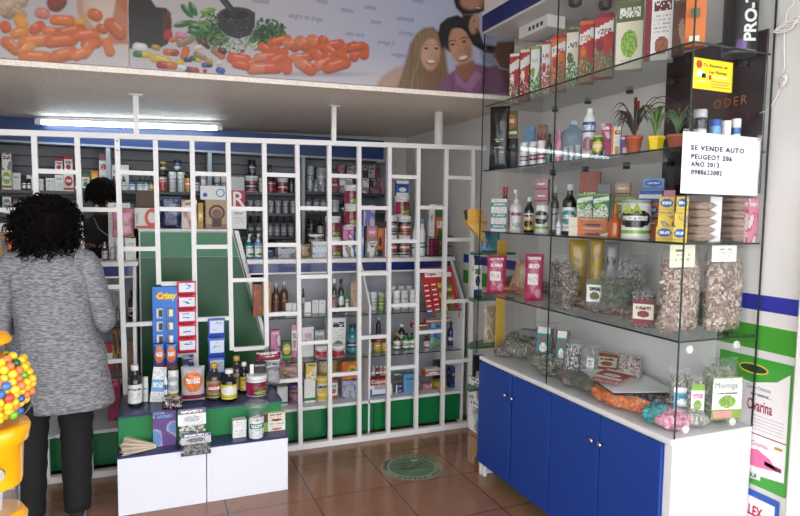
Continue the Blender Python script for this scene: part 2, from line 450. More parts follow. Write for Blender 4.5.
m = MB(); m.prism([(-1.6, rail_z(-1.6)), (2.155, rail_z(2.155)), (2.155, rail_z(2.155) + .030), (-1.6, rail_z(-1.6) + .030)], -.019, .019); m.build('top_rail', WMETAL, grille)
MB().box(0.60, 2.155, -.019, .019, 0.0, .036).build('bottom_rail', WMETAL, grille)
MB().box(-1.6, 0.05, -.019, .019, 0.0, .036).build('bottom_rail', WMETAL, grille)
for i in range(len(VX) - 1):
    xm = (VX[i] + VX[i + 1]) / 2
    seq = 'ACEG' if i % 2 == 0 else 'BDF'     # columns alternate
    for l in seq:
        z = zlev(l, xm); t = 1 - z / 1.9
        xl = VX[i] + (VX2[i] - VX[i]) * t + T; xr = VX[i + 1] + (VX2[i + 1] - VX[i + 1]) * t - T
        if z < 0.6 and i in (6, 8): continue
        MB().box(xl, xr, -.0120, .0120, z - .0120, z + .0120).build('crossbar', WMETAL, grille)
for x in (-0.074, 1.06):
    m = MB(); m.box(x - .014, x + .014, -.014, .014, rail_z(x) + .03, ceil_z(x) + .0); m.bbox(x - .035, x + .035, -.035, .035, ceil_z(x) - .008, ceil_z(x) - .001, .002)
    m.build('hanger_post', WMETAL, grille)
m = MB(); m.lathe([(.03, rail_z(1.79) + .03), (.03, ceil_z(1.75))], 14, cx=1.79); m.build('hanger_pipe', M((205, 200, 195), .5), grille)
for z in (1.88, 1.83):
    MB().lathe([(.004, 0), (.004, .004), (.002, .006)], 8).build('rivet', M('dark'), grille, (VX[6] + .002, -.0165, z)).rotation_euler = (math.pi / 2, 0, 0)

# ============================================================ FLUORESCENT LAMP
A_, B_ = Vector((-0.70, 4.74, 2.086)), Vector((0.465, 4.60, 2.106))
d_ = (B_ - A_); L_ = d_.length; rz_ = math.atan2(d_.y, d_.x)
lamp = empty('fluorescent_lamp', (A_ + B_) / 2, rz_, 'long white fluorescent tube lamp glowing on the low ceiling', 'lamp')
lamp.rotation_euler.y = -math.atan2(d_.z, L_)
em = bpy.data.materials.new('tube_light'); em.use_nodes = True
eb = em.node_tree.nodes['Principled BSDF']; eb.inputs['Emission Color'].default_value = (.80, .92, 1, 1); eb.inputs['Emission Strength'].default_value = 15.0
m = MB(); m.X = Matrix.Rotation(math.pi / 2, 4, 'Y'); m.lathe([(.014, -L_ / 2 + .02), (.0145, 0), (.014, L_ / 2 - .02)], 12); m.build('tube', em, lamp)
MB().bbox(-L_ / 2 - .01, L_ / 2 + .01, -.02, .02, .016, .03, .003).build('housing', M('white'), lamp)
for sx in (-1, 1):
    MB().bbox(sx * L_ / 2 - .02, sx * L_ / 2 + .02, -.017, .017, -.016, .02, .003).build('end_cap', M('white'), lamp)

# ============================================================ WALL SHELVING ON THE BACK WALL
YS = 4.85
back = empty('wall_shelving', (0, 0, 0), 0, 'grey slatwall shelving with navy blue fascia along the back wall', 'shelving')
SLAT = M((112, 113, 118), .55, name='slat_board')
m = MB()
z = 0.9
while z < 2.0:
    m.box(-1.6, 1.86, 5.07, 5.115, z, z + .068); z += .076
m.box(-1.6, 1.86, 5.10, 5.118, .9, 2.04, 1)
m.build('slat_back', [SLAT, M((30, 30, 34))], back)
MB().box(-1.6, 1.83, YS - .02, YS, 1.966, 2.125).build('fascia', M((14, 48, 104), .35, name='navy_laminate'), back)
MB().box(-1.6, 1.83, YS - .022, YS + .0, 1.952, 1.966).build('fascia_trim', M((150, 160, 172), .4), back)
GDK = M((56, 58, 62), .4, name='dark_shelf')
UPR = (-1.0, -0.286, 0.414, 1.139, 1.865)
def bay_dz(x): return .022 * ((-.64 if x < UPR[1] else .06 if x < UPR[2] else .78 if x < UPR[3] else 1.5) - .78)
for zz in (1.662, 1.497, 1.31, 1.15):
    for xa, xb in zip(UPR[:-1], UPR[1:]):
        q = zz + bay_dz((xa + xb) / 2); MB().box(xa + .015, xb - .015, YS - .01, 5.07, q - .022, q).build('shelf_board', GDK, back)
for xx in UPR:
    MB().box(xx - .014, xx + .014, YS - .018, 5.07, .9, 1.952).build('upright', M((150, 162, 170), .4), back)
MB().box(-1.6, 1.83, 4.88, 5.07, .0, .9).build('base_cabinet', GDK, back)

# ============================================================ FRONT COUNTER UNITS (open shelves behind the grille)
WLAM = M((222, 222, 222), .35, name='white_laminate')
GPAN = M((6, 104, 54), .35, name='green_laminate')
NAVY = M((14, 34, 100), .3, name='blue_laminate', coat=.2)
LGREY = M((168, 170, 176), .45, name='pale_grey_panel')
ZC = 1.195
def side_panel(name, x0, x1, parent, mat):
    poly = [(3.765, 0), (3.765, .885), (3.97, 1.165), (4.22, 1.165), (4.22, 0)]
    MB().prism(poly, x0, x1, axis='x').build(name, mat, parent)
def lean_x(z): return .462 + (1.38 - z) * .26 if z > .62 else .66
def counter_unit(name, xa, xb, parts, label, lean=False):
    u = empty(name, (0, 0, 0), 0, label, 'shelving')
    if lean:
        m = MB(); m.prism([(.492, 1.38), (.520, 1.38), (.714, .62), (.714, 0), (.690, 0), (.690, .62)], 4.02, 4.22); m.build('side_panel', WLAM, u)
    else: side_panel('side_panel', xa, xa + .018, u, WLAM)
    side_panel('side_panel', xb - .018, xb, u, WLAM)
    for p in parts: side_panel('partition', p - .006, p + .006, u, WLAM)
    xl = .715 if lean else xa + .018
    MB().box(xl, xb - .018, 4.20, 4.22, .02, 1.165).build('back_panel', LGREY, u)
    MB().bbox((.565 if lean else xa - .01), xb + .01, 3.95, 4.24, ZC - .03, ZC, .004).build('countertop', WLAM, u)
    MB().box((.58 if lean else xa + .018), xb - .018, 3.972, 3.985, 1.105, ZC - .031).build('front_stripe', NAVY, u)
    MB().box((.58 if lean else xa + .018), xb - .018, 3.970, 3.987, 1.095, 1.105).build('stripe_trim', WLAM, u)
    edges = [xl] + [q for p in parts for q in (p - .006, p + .006)] + [xb - .018]
    for k in range(0, len(edges), 2):
        a, b = edges[k], edges[k + 1]
        for zz in (.83, .54):
            a2 = a
            if lean and k == 0: a2 = .715 if zz < .6 else .66
            MB().box(a2, b, 3.785, 4.20, zz - .006, zz).build('glass_shelf', [SHELFG], u)
            MB().box(a2, b, 3.780, 3.785, zz - .006, zz).build('shelf_edge', GLASSEDGE, u)
    MB().box(xl, xb - .018, 3.785, 4.20, .215, .235).build('bottom_shelf', WLAM, u)
    n = max(1, round((xb - xl) / .335))
    MB().box(xl, xb - .018, 3.765, 3.785, .222, .242).build('front_rail', WLAM, u)
    for k in range(n):
        a = xl + .002 + (xb - xl - .02) * k / n; b = xl + .002 + (xb - xl - .02) * (k + 1) / n
        MB().bbox(a + .002, b - .002, 3.772, 3.79, .03, .218, .002).build('base_panel', GPAN, u)
    return u
XA, XB = 0.655, 2.065
counter_unit('counter_shelves', XA, XB, [1.345], 'white counter shelving on green base panels right of the green cabinet', True)
counter_unit('counter_shelves', -1.55, -0.092, [-0.75], 'white counter shelving with green base panels left of the green cabinet')
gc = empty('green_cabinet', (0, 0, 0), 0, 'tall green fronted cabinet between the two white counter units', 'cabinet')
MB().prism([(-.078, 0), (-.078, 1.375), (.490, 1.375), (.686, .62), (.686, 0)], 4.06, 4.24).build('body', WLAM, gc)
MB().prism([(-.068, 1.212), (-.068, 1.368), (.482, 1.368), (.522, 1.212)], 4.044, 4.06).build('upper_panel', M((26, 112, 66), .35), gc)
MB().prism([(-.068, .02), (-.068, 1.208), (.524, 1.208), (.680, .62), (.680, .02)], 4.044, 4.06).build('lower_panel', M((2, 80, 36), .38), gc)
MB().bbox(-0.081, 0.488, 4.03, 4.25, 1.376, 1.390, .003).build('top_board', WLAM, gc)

# ============================================================ PRINTED BANNER OVER THE COUNTER
class Canvas:
    """paints flat artwork on a grid; shapes are given in one common 2-D frame (U right, V down)"""
    def __init__(s, U, V, base):
        s.U, s.V = U, V; s.A = np.ones(U.shape + (3,), np.float32) * C(base); s.R = np.random.RandomState(5)
    def mix(s, k, col, a=1.0):
        k = np.clip(k * a, 0, 1)[..., None]; s.A = s.A * (1 - k) + C(col) * k
    def ell(s, cx, cy, rx, ry, col, ang=0, soft=.12, a=1.0, shade=0.0):
        ca, sa = math.cos(math.radians(ang)), math.sin(math.radians(ang))
        x = (s.U - cx) * ca + (s.V - cy) * sa; y = -(s.U - cx) * sa + (s.V - cy) * ca
        d = np.sqrt((x / rx) ** 2 + (y / ry) ** 2); k = np.clip((1 - d) / soft, 0, 1) * a
        c = np.ones(s.U.shape + (3,), np.float32) * C(col)
        if shade: c = c * (1 - shade * np.clip((y / ry + .3), 0, 1) ** 2)[..., None] + np.exp(-((x / rx + .25) ** 2 / .10 + (y / ry + .45) ** 2 / .02))[..., None] * .45
        s.A = s.A * (1 - k[..., None]) + c * k[..., None]
    def cap(s, x0, y0, x1, y1, r, c0, c1=None, shade=.55):
        dx, dy = x1 - x0, y1 - y0; L = math.hypot(dx, dy) or 1
        t = np.clip(((s.U - x0) * dx + (s.V - y0) * dy) / L ** 2, 0, 1)
        ex, ey = s.U - x0 - t * dx, s.V - y0 - t * dy; d = np.sqrt(ex ** 2 + ey ** 2) / r
        k = np.clip((1 - d) / .15, 0, 1)
        c = np.where((t > .5)[..., None], C(c1 or c0), C(c0)).astype(np.float32)
        c = c * (1 - shade * np.clip(ey / r + .2, 0, 1) ** 1.5 * .8)[..., None] * (1.06 - .25 * d ** 2)[..., None]
        c = c + (np.exp(-((ey / r + .45) ** 2) / .02) * ((t > .12) & (t < .88)) * .20)[..., None]
        s.A = s.A * (1 - k[..., None]) + c * k[..., None]
    def poly(s, pts, col, soft=.6, a=1.0):
        U, V = s.U, s.V; ins = np.zeros(U.shape, bool); dm = np.full(U.shape, 1e9); n = len(pts)
        for i in range(n):
            (x0, y0), (x1, y1) = pts[i], pts[(i + 1) % n]
            if y0 != y1:
                c = ((y0 > V) != (y1 > V)) & (U < (x1 - x0) * (V - y0) / (y1 - y0) + x0); ins ^= c
            dx, dy = x1 - x0, y1 - y0; L = dx * dx + dy * dy or 1
            t = np.clip(((U - x0) * dx + (V - y0) * dy) / L, 0, 1); dm = np.minimum(dm, np.hypot(U - x0 - t * dx, V - y0 - t * dy))
        sd = np.where(ins, dm, -dm); s.mix(np.clip(sd / soft + .5, 0, 1), col, a)
    def line(s, pts, w_, col, a=1.0):
        for (x0, y0), (x1, y1) in zip(pts[:-1], pts[1:]):
            dx, dy = x1 - x0, y1 - y0; L = dx * dx + dy * dy or 1
            t = np.clip(((s.U - x0) * dx + (s.V - y0) * dy) / L, 0, 1); d = np.hypot(s.U - x0 - t * dx, s.V - y0 - t * dy)
            s.mix(np.clip((w_ - d) / .5, 0, 1), col, a)
    def leaves(s, cx, cy, rx, ry, n, cols, L=5, wd=1.0, seed=1):
        R = random.Random(seed)
        for _ in range(n):
            a = R.uniform(0, 6.28); q = math.sqrt(R.random()); x, y = cx + rx * q * math.cos(a), cy + ry * q * math.sin(a)
            s.ell(x, y, L * R.uniform(.4, 1), wd * R.uniform(.6, 1.2), R.choice(cols), R.uniform(-80, 80), .4)

def banner_panel(name, xa, xb, z_top, nx, ny, paint, label):
    xs = np.linspace(xa, xb, nx + 1); t = np.linspace(0, 1, ny + 1)
    zb = np.array([ceil_z(x) + .004 for x in xs])
    Z = z_top + (zb[None, :] - z_top) * t[:, None]; X = np.broadcast_to(xs, Z.shape)
    P = np.stack([X, np.full_like(X, 3.04), Z - 0.0], -1) - np.array([0, 0, 1.5]); Q = P @ AX
    U = 400 + F_PX * Q[..., 0] / Q[..., 2]; V = 258 + F_PX * Q[..., 1] / Q[..., 2]
    cv = Canvas(U, V, (196, 188, 190)); paint(cv)
    vs = np.stack([X, np.full_like(X, 3.040), Z], -1).reshape(-1, 3)
    N = len(vs); back_ = vs.copy(); back_[:, 1] = 3.049
    fs = []
    for j in range(ny):
        for i in range(nx):
            a = j * (nx + 1) + i; fs.append((a, a + nx + 1, a + nx + 2, a + 1))
    rim = [i for i in range(nx + 1)] + [j * (nx + 1) + nx for j in range(1, ny + 1)] + [ny * (nx + 1) + i for i in range(nx - 1, -1, -1)] + [j * (nx + 1) for j in range(ny - 1, 0, -1)]
    for a, b in zip(rim, rim[1:] + rim[:1]): fs.append((a, b, b + N, a + N))
    me = bpy.data.meshes.new(name); me.from_pydata(np.vstack([vs, back_]).tolist(), [], fs)
    me.materials.append(attr_mat(name + '_print', .35))
    at = me.color_attributes.new('Col', 'FLOAT_COLOR', 'POINT')
    c = np.clip(np.concatenate([cv.A.reshape(-1, 3) * .50, np.ones((N, 1))], 1), 0, 1); c = np.vstack([c, c])
    at.data.foreach_set('color', c.astype(np.float32).ravel())
    o = link(name, me); tag(o, label, 'banner'); return o

ORG = (216, 92, 34)
def paint_main(c):
    c.mix(np.clip((c.U - 220) / 200, 0, 1), (186, 192, 220), .8)
    c.mix(np.clip((c.V - 50) / 40, 0, 1) * (c.U < 400), (222, 214, 216), .8)
    G = [(30, 84, 34), (58, 120, 48), (20, 56, 26), (90, 140, 60), (120, 150, 90)]
    c.ell(210, 34, 25, 14, (34, 66, 34), soft=.5); c.ell(268, 36, 20, 14, (22, 54, 26), soft=.35)
    c.leaves(212, 30, 24, 16, 130, G, 6, 1.2, 2)
    c.leaves(268, 34, 20, 15, 150, [(18, 60, 26), (40, 96, 40), (24, 74, 34), (80, 130, 60)], 3.2, 1.6, 3)
    c.leaves(238, 46, 30, 8, 70, G + [(210, 214, 200)], 7, .7, 4)
    for x, y, a, l in ((187, 11, 48, 10), (193, 9, 62, 9), (183, 24, -12, 11), (196, 32, 10, 9), (208, 11, -12, 9)):
        c.ell(x, y, l, 3.6, (52, 116, 50) if x != 208 else (120, 160, 60), a, .2, 1, .5)
    c.poly([(217, 14), (255, 12), (255, 26), (249, 36), (238, 39), (226, 35), (218, 27)], (34, 34, 40), 1.2)
    c.ell(236, 14, 19, 7.5, (52, 52, 60)); c.ell(235, 14.5, 15, 5, (16, 16, 20)); c.line([(214, -12), (234, 13)], 3.6, (44, 44, 52)); c.line([(212, -12), (231, 10)], .8, (110, 110, 120), .6)
    for _ in range(60): c.ell(218 + 36 * c.R.rand(), 18 + 18 * c.R.rand(), .7, .6, (110, 112, 120), a=.6)
    c.poly([(120, -40), (146, -40), (150, -2), (156, 7), (166, 8), (171, 13), (171, 34), (168, 44), (160, 48), (120, 49)], (36, 26, 26), 1.2)
    c.ell(168.5, 24, 3.6, 14, (132, 66, 52)); c.ell(168, 25, 2.3, 11, (70, 28, 24)); c.line([(163, 8), (164, 44)], .8, (70, 56, 52))
    for x0, y0, x1, y1, r, a, b in [(137, 47, 143, 48, 5, 'white', None), (136, 54, 148, 55, 3.6, 'green', 'yellow'), (154, 47, 158, 48, 3, 'mustard', None), (154, 58, 168, 62, 4.6, 'yellow', None),
            (168, 34, 168, 36, 5, 'red', None), (172, 40, 176, 39, 3, 'orange', None), (178, 35, 184, 36, 3.4, 'pink', None), (180, 44, 190, 40, 4, 'kraft', None), (166, 52, 176, 53, 3.6, 'orange', 'red'),
            (160, 65, 174, 66, 4.2, 'red', 'orange'), (178, 62, 181, 63, 3.6, 'yellow', None), (186, 50, 184, 56, 4.4, 'orange', None), (192, 58, 200, 60, 3, 'green', 'yellow'), (196, 54, 204, 58, 3, 'kraft', None),
            (201, 42, 204, 43, 3.6, 'maroon', None), (207, 46, 208, 47, 2.6, 'dark', None), (204, 65, 210, 65, 3, 'blue', 'navy'), (188, 70, 196, 71, 3.8, 'maroon', 'red'), (184, 68, 180, 67, 3, 'white', None),
            (219, 70, 222, 71, 3.6, 'blue', None), (205, 71, 205, 71, 2.4, 'red', None), (214, 50, 222, 56, 4, 'kraft', 'orange'), (208, 61, 210, 62, 3, 'mustard', None), (186, 60, 190, 60, 2.6, 'navy', None), (218, 63, 220, 63, 3, 'cream', None), (242, 51, 243, 51, 2, 'red', None), (196, 48, 200, 47, 3, 'cream', None), (220, 50, 224, 52, 3, 'maroon', 'dark')]:
        c.cap(x0, y0, x1, y1, r, a, b)
    c.ell(320, 74, 62, 4, (150, 134, 140), a=.7, soft=.8)
    for x0, y0, x1, y1, r in [(232, 58, 246, 60, 6), (262, 47, 268, 50, 5), (245, 66, 262, 60, 5), (272, 43, 287, 39, 5), (275, 50, 276, 50, 5.4), (284, 54, 284, 52, 5), (288, 43, 295, 47, 6), (300, 42, 306, 46, 7), (312, 40, 320, 47, 6.4), (322, 40, 324, 41, 5),
            (328, 46, 340, 44, 5.4), (344, 50, 354, 46, 5.4), (334, 54, 324, 47, 5.6), (258, 58, 276, 56, 5), (272, 62, 284, 57, 5), (294, 58, 310, 57, 5), (314, 52, 322, 60, 6), (326, 55, 330, 58, 5.2), (341, 53, 343, 58, 5.4), (354, 52, 354, 57, 5.6), (364, 48, 364, 55, 5.6),
            (350, 48, 362, 46, 5), (318, 66, 332, 60, 6), (252, 69, 277, 68, 6.6), (287, 62, 287, 70, 5.8), (300, 63, 311, 70, 6.8), (328, 68, 345, 63, 6.8), (236, 64, 246, 66, 5)]:
        c.cap(x0, y0, x1, y1, r, ORG if (x0 * 7) % 3 else (222, 124, 84), ORG)
    # people in the banner photograph
    c.poly([(372, 92), (382, 76), (396, 67), (414, 64), (420, 92)], (198, 160, 142), 4)
    c.poly([(396, 92), (402, 74), (406, 60), (410, 44), (416, 34), (424, 28), (433, 27), (440, 33), (445, 46), (447, 66), (452, 92)], (132, 102, 72), 3)
    R = random.Random(21)
    for i in range(60):
        x0 = R.uniform(414, 442); k = (x0 - 428) / 14; pts = [(x0, 30 + 6 * abs(k))]
        for t in range(1, 8): pts.append((428 + k * (11 + t * 2.4) + 2.2 * math.sin(t * 1.1 + i), 30 + t * 9))
        c.line(pts, .35, R.choice([(188, 160, 120), (96, 70, 50), (160, 128, 90), (74, 54, 42), (204, 180, 142)]), .55)
    c.ell(431, 84, 9, 14, (140, 98, 80), soft=.4); c.ell(430.5, 54, 10.5, 18, (214, 166, 140), 3, .22); c.ell(436, 60, 6, 14, (172, 118, 94), 3, .9, .55); c.ell(425, 58, 4, 5, (232, 182, 156), 0, .9, .6)
    c.poly([(416, 50), (419, 36), (428, 29), (438, 33), (442, 46), (436, 38), (428, 38), (421, 46), (418, 58)], (148, 116, 80), 1.6)
    for i in range(14): c.line([(428 + (i - 7) * .8, 30), (420 + i * 1.7, 40), (416 + i * 2.0, 50 - abs(i - 7) * .8)], .3, [(196, 166, 122), (110, 84, 58)][i % 2], .5)
    for x in (426, 436.5): c.ell(x, 48.5, 2.5, 1.3, (60, 38, 32), soft=.5); c.ell(x, 47.6, 3, .7, (90, 60, 46), soft=.6, a=.7); c.line([(x - 3.2, 45.4), (x, 44.3), (x + 3, 45.2)], .5, (110, 78, 56), .8)
    c.ell(431, 55.5, 2.2, 1.4, (176, 120, 96), soft=.8, a=.7); c.line([(424.5, 57), (425.5, 62)], .5, (176, 122, 98), .5); c.line([(437.5, 57), (437, 62)], .5, (150, 98, 78), .5)
    c.ell(431, 62, 5.6, 3.0, (160, 76, 70), 2, .3); c.ell(431, 61.4, 4.7, 1.9, (240, 234, 228), 2, .3); c.ell(431, 66.5, 3, 1.2, (180, 126, 102), soft=.8, a=.6)
    c.poly([(438, 92), (443, 78), (456, 69), (474, 63), (490, 67), (504, 60), (514, 72), (515, 94), (438, 94)], (140, 92, 128), 3)
    for x0, y0, x1, y1 in ((462, 72, 470, 92), (486, 68, 480, 92), (498, 66, 506, 92), (450, 76, 452, 92)): c.line([(x0, y0), ((x0 + x1) / 2 + 2, (y0 + y1) / 2), (x1, y1)], 1.6, (104, 64, 98), .5)
    c.poly([(455, 66), (474, 60), (475, 74), (467, 82), (457, 75)], (158, 104, 80), 2.5); c.poly([(455, 72), (466, 84), (476, 70), (482, 76), (470, 92), (456, 84)], (170, 120, 156), 1.2)
    c.ell(455, 36, 15.5, 19, (26, 20, 20), -8, .15)
    c.ell(460.5, 45.5, 12.6, 21.5, (206, 150, 120), -10, .2); c.ell(468, 51, 7, 18, (160, 106, 80), -10, .9, .6); c.ell(455, 50, 4, 6, (224, 170, 140), 0, .9, .5)
    c.poly([(441, 46), (438, 34), (440, 24), (447, 18), (457, 15), (466, 19), (472, 29), (473, 42), (469, 34), (461, 28), (451, 28), (445, 36), (444, 50)], (26, 20, 20), 1.6)
    for i in range(24): c.line([(444 + i, 20 + abs(i - 12) * .3), (446 + i * .9, 26)], .3, (58, 46, 44), .6)
    for x, y in ((452.5, 44.5), (464, 41.5)): c.ell(x, y, 2.8, 1.4, (44, 30, 26), -12, .5); c.line([(x - 3.6, y - 2.4), (x - .5, y - 4.2), (x + 3.2, y - 3.8)], .75, (34, 24, 22), .9)
    c.ell(460, 51.5, 2.6, 2, (170, 112, 86), soft=.8, a=.7); c.line([(454, 54), (456.5, 60)], .5, (160, 104, 80), .55); c.line([(468, 50), (470, 56)], .5, (140, 88, 66), .55)
    c.ell(463, 58.4, 6.2, 3.2, (140, 68, 62), -16, .3); c.ell(463, 57.6, 5.3, 2.1, (242, 236, 230), -16, .3); c.ell(463.5, 64, 8, 3.4, (146, 100, 80), -14, .9, .45)
    c.poly([(477, 41), (500, 46), (497, 66), (482, 62)], (150, 162, 190), 3)
    c.poly([(448, -60), (452, -6), (456, 8), (463, 15), (478, 14), (490, 6), (530, 0), (530, -60)], (28, 20, 20), 2); c.ell(472, 1, 14, 10, (190, 138, 112), -8, .3); c.ell(482, 4, 8, 6, (160, 104, 84), 0, .8, .7)
    c.ell(478, 8, 4.4, 1.6, (150, 62, 60), soft=.4); c.ell(478, 7.8, 3.4, .7, (236, 226, 220), soft=.4); c.ell(466, -3, 2.4, 1.2, (44, 30, 26)); c.ell(482, -6, 2.4, 1.2, (44, 30, 26))
    c.poly([(462, 15), (467, 34), (473, 45), (486, 53), (500, 55), (500, 47), (484, 45), (479, 30), (475, 14)], (30, 22, 22), 1.8)
    c.ell(474.5, 24, 6.4, 12, (198, 150, 122), 10, .3); c.ell(477, 30, 2.0, 2.6, (140, 60, 56), soft=.5); c.ell(474, 21, 1.6, 1, (40, 28, 26), soft=.5)
    for i in range(8): c.line([(463 + i * 1.4, 15 + i), (470 + i * 1.6, 34 + i), (486 + i, 50 + i * .4)], .3, (66, 50, 46), .5)
    c.poly([(497, 42), (530, 40), (530, 96), (508, 96), (501, 68), (493, 58)], (112, 68, 56), 3); c.line([(494, 58), (500, 68), (508, 70)], 1.3, (186, 180, 188), .8)
def paint_left(c):
    c.mix(np.clip((c.V - 20) / 50, 0, 1), (214, 206, 204), .9)
    c.poly([(76, -30), (130, -30), (129, 44), (112, 47), (100, 40), (86, 30), (77, 12)], (196, 150, 120), 1.5)
    for i in range(7): c.ell(100 + i * 3.2, 8 + i * 4, 17, 24, (222, 200, 186), -25, .06, .35)
    c.poly([(106, 44), (128, 44), (128, 0), (118, -10), (112, 20)], (186, 96, 48), 2, .8)
    R = random.Random(8)
    for i in range(15): c.cap(R.uniform(0, 26), R.uniform(-14, 16), R.uniform(2, 32), R.uniform(-14, 16), 4.5, (206, 176, 150), (190, 150, 120))
    for x0, y0, x1, y1, r, k in [(40, 13, 45, 14, 6, (220, 130, 110)), (56, 3, 58, 1, 10, (140, 60, 34)), (5, 26, 6, 28, 6, ORG), (20, 20, 22, 24, 7, (240, 160, 50)), (55, 20, 70, 21, 6, (226, 120, 40)), (93, 14, 97, 16, 6.5, (210, 110, 40)), (80, 24, 80, 22, 5, (236, 170, 60)),
            (15, 34, 24, 32, 6, (232, 140, 50)), (34, 30, 40, 26, 6, ORG), (46, 31, 56, 32, 5, (230, 120, 50)), (60, 34, 80, 30, 7, (210, 96, 36)), (6, 42, 16, 50, 6.5, (216, 110, 40)), (24, 42, 48, 40, 7, (230, 130, 50)), (50, 42, 72, 40, 7, (220, 104, 40)), (78, 36, 94, 34, 6, (226, 112, 50)),
            (86, 44, 97, 43, 6, (216, 100, 44)), (107, 43, 110, 52, 5.6, (224, 122, 60)), (92, 44, 84, 54, 6, (222, 116, 54)), (24, 52, 30, 46, 6, (240, 150, 60)), (25, 57, 45, 58, 7.5, (226, 116, 40)), (56, 57, 72, 53, 7.5, (222, 108, 44)), (76, 56, 86, 52, 6, (232, 128, 60)), (100, 28, 104, 30, 5, (200, 100, 40)), (110, 24, 120, 34, 7, (206, 104, 50))]:
        c.cap(x0, y0, x1, y1, r, k)
bL = banner_panel('pill_banner', -1.45, -0.088, 2.94, 300, 165, paint_left, 'printed banner of amber softgel capsules spilling from a glass jar')
bR = banner_panel('health_banner', -0.084, 1.95, 2.94, 600, 220, paint_main, 'long printed banner with mortar, orange capsules and smiling couple')
INK = M((96, 92, 110), .5, name='banner_ink')
for px, py, wpx, t in [(241, 22, 0, ''), (288, 17, 35, 'sangre de drago'), (340, 11, 14, 'tebano'), (364, 8.5, 12, 'salvia'), (396, 19.5, 18, 'caléndula'), (370, 23, 11, 'stevia'), (345, 35, 19, 'aloe vera'), (377, 43.5, 17, 'omega 3'), (398, 34, 15, 'cúrcuma'), (391, 56, 15, 'orégano'), (316, 2.5, 12, 'hinojo'), (252, 2, 17, 'manzanilla'), (412, 2, 12, 'romero')]:
    if not t: continue
    a = at_y(px, py, 3.0395); b = at_y(px + wpx, py, 3.0395)
    o = text_mesh(t, .036, INK, (a.x, 3.0393, a.z), shear=.35, spacing=.9, ext=.0002, parent=bR)
    wd = o.dimensions.x or 1; o.scale = ((b.x - a.x) / (max(v.co.x for v in o.data.vertices)), 1, 1)

# ============================================================ HEADER BOX OVER THE DISPLAY
hd = empty('header_box', (0, 0, 0), 0, 'white header box with navy blue front edge above the glass display', 'header box')
HW = M((206, 202, 200), .5, name='header_white')
MB().box(1.742, XW - .002, .7, 3.035, 2.525, 2.72).build('body', HW, hd)
MB().bbox(1.732, 1.742, .7, 3.035, 2.535, 2.622, .001).build('blue_edge', M((22, 34, 92), .35), hd)
MB().bbox(1.728, 1.742, .7, 3.035, 2.622, 2.64, .001).build('white_edge', HW, hd)
for k, (px, py) in enumerate([(575, 4), (605, 7)]):
    p = at_z(px, py, 2.5)
    MB().lathe([(.022, 2.49), (.03, 2.497), (.03, 2.524)], 18, cx=p.x, cy=p.y).build('round_bracket', M((70, 64, 62), .4), hd)
sb = empty('sign_block', (0, 0, 0), 0, 'small white block with dark marks hanging under the header box', 'sign')
p = at_z(545, 30, 2.49)
MB().bbox(1.86, 1.97, 2.60, 2.86, 2.462, 2.5245, .003).build('body', M((222, 218, 214), .5), sb)
for i, yy in enumerate((2.64, 2.675, 2.71, 2.745)):
    MB().box(1.8585, 1.8598, yy, yy + .02, 2.48, 2.500).build('mark', M('dark'), sb)

# ============================================================ GLASS DISPLAY CABINET
DX0, DX1, DY0, DY1, CY1 = 1.741, 2.148, 1.585, 2.97, 3.024
ZB = 0.70
base = empty('display_base_cabinet', (0, 0, 0), 0, 'low white cabinet with four blue doors carrying the glass display', 'cabinet')
MB().box(DX0 + .0035, DX0 + .02, DY0 + .038, DY1 - .002, .088, ZB - .022).build('front_frame', WLAM, base)
m = MB(); m.bbox(DX0 - .012, DX1, DY0, DY1, ZB - .022, ZB, .003); m.build('top_board', WLAM, base)
MB().bbox(DX0 - .002, DX1, DY0, DY0 + .038, 0.0, ZB - .022, .002).build('side_panel', WLAM, base)
MB().bbox(DX0 + .004, DX1, DY1 - .02, DY1, 0.0, ZB - .022, .002).build('side_panel', WLAM, base)
MB().box(DX1 - .01, DX1, DY0 + .02, DY1 - .02, 0, ZB - .022).build('back_panel', WLAM, base)
MB().box(DX0 + .02, DX1 - .01, DY0 + .02, DY1 - .02, .09, .108).build('bottom_board', WLAM, base)
MB().box(DX0 + .10, DX0 + .116, DY0 + .02, DY1 - .02, 0, .09).build('plinth', M((24, 128, 60), .35), base)
MB().bbox(DX0 + .008, DX0 + .03, DY1 - .05, DY1 - .018, 0, .09, .002).build('foot', WLAM, base)
DB = M((14, 58, 142), .42, name='door_blue')
for ya, yb, kn in [(2.632, 2.962, 'n'), (2.296, 2.612, 'f'), (1.958, 2.288, 'n'), (1.626, 1.950, 'f')]:
    d = MB().bbox(DX0 - .016, DX0 + .002, ya, yb, .085, ZB - .03, .0015).build('door', DB, base)
    yk = ya + .022 if kn == 'n' else yb - .022
    k = MB(); k.X = Matrix.Translation((DX0 - .016, yk, .56)) @ Matrix.Rotation(-math.pi / 2, 4, 'Y')
    k.lathe([(.004, 0), (.004, .012), (.011, .018), (.012, .024), (.008, .028), (.002, .029)], 14); k.build('knob', CHROME, d)
gcase = empty('glass_display_case', (0, 0, 0), 0, 'tall clear glass display case with four shelves along the right wall', 'display case')
ZT = 2.52
MB().box(DX0, DX0 + .005, 2.357, CY1, ZB + .001, ZT).build('front_pane', GLASS, gcase)
MB().box(DX0, DX0 + .005, DY0 + .006, 2.353, ZB + .001, ZT).build('front_pane', GLASS, gcase)
MB().box(DX0 + .0, DX1, DY0, DY0 + .005, ZB + .001, ZT).build('end_pane', GLASS, gcase)
MB().box(DX0 + .006, DX1, CY1 - .005, CY1, ZB + .001, ZT).build('end_pane', GLASS, gcase)
for ya in (2.353, DY0 - .001, CY1 - .002):
    MB().box(DX0 - .0006, DX0 + .0056, ya, ya + .003, ZB + .001, ZT).build('pane_edge', GLASSEDGE, gcase)
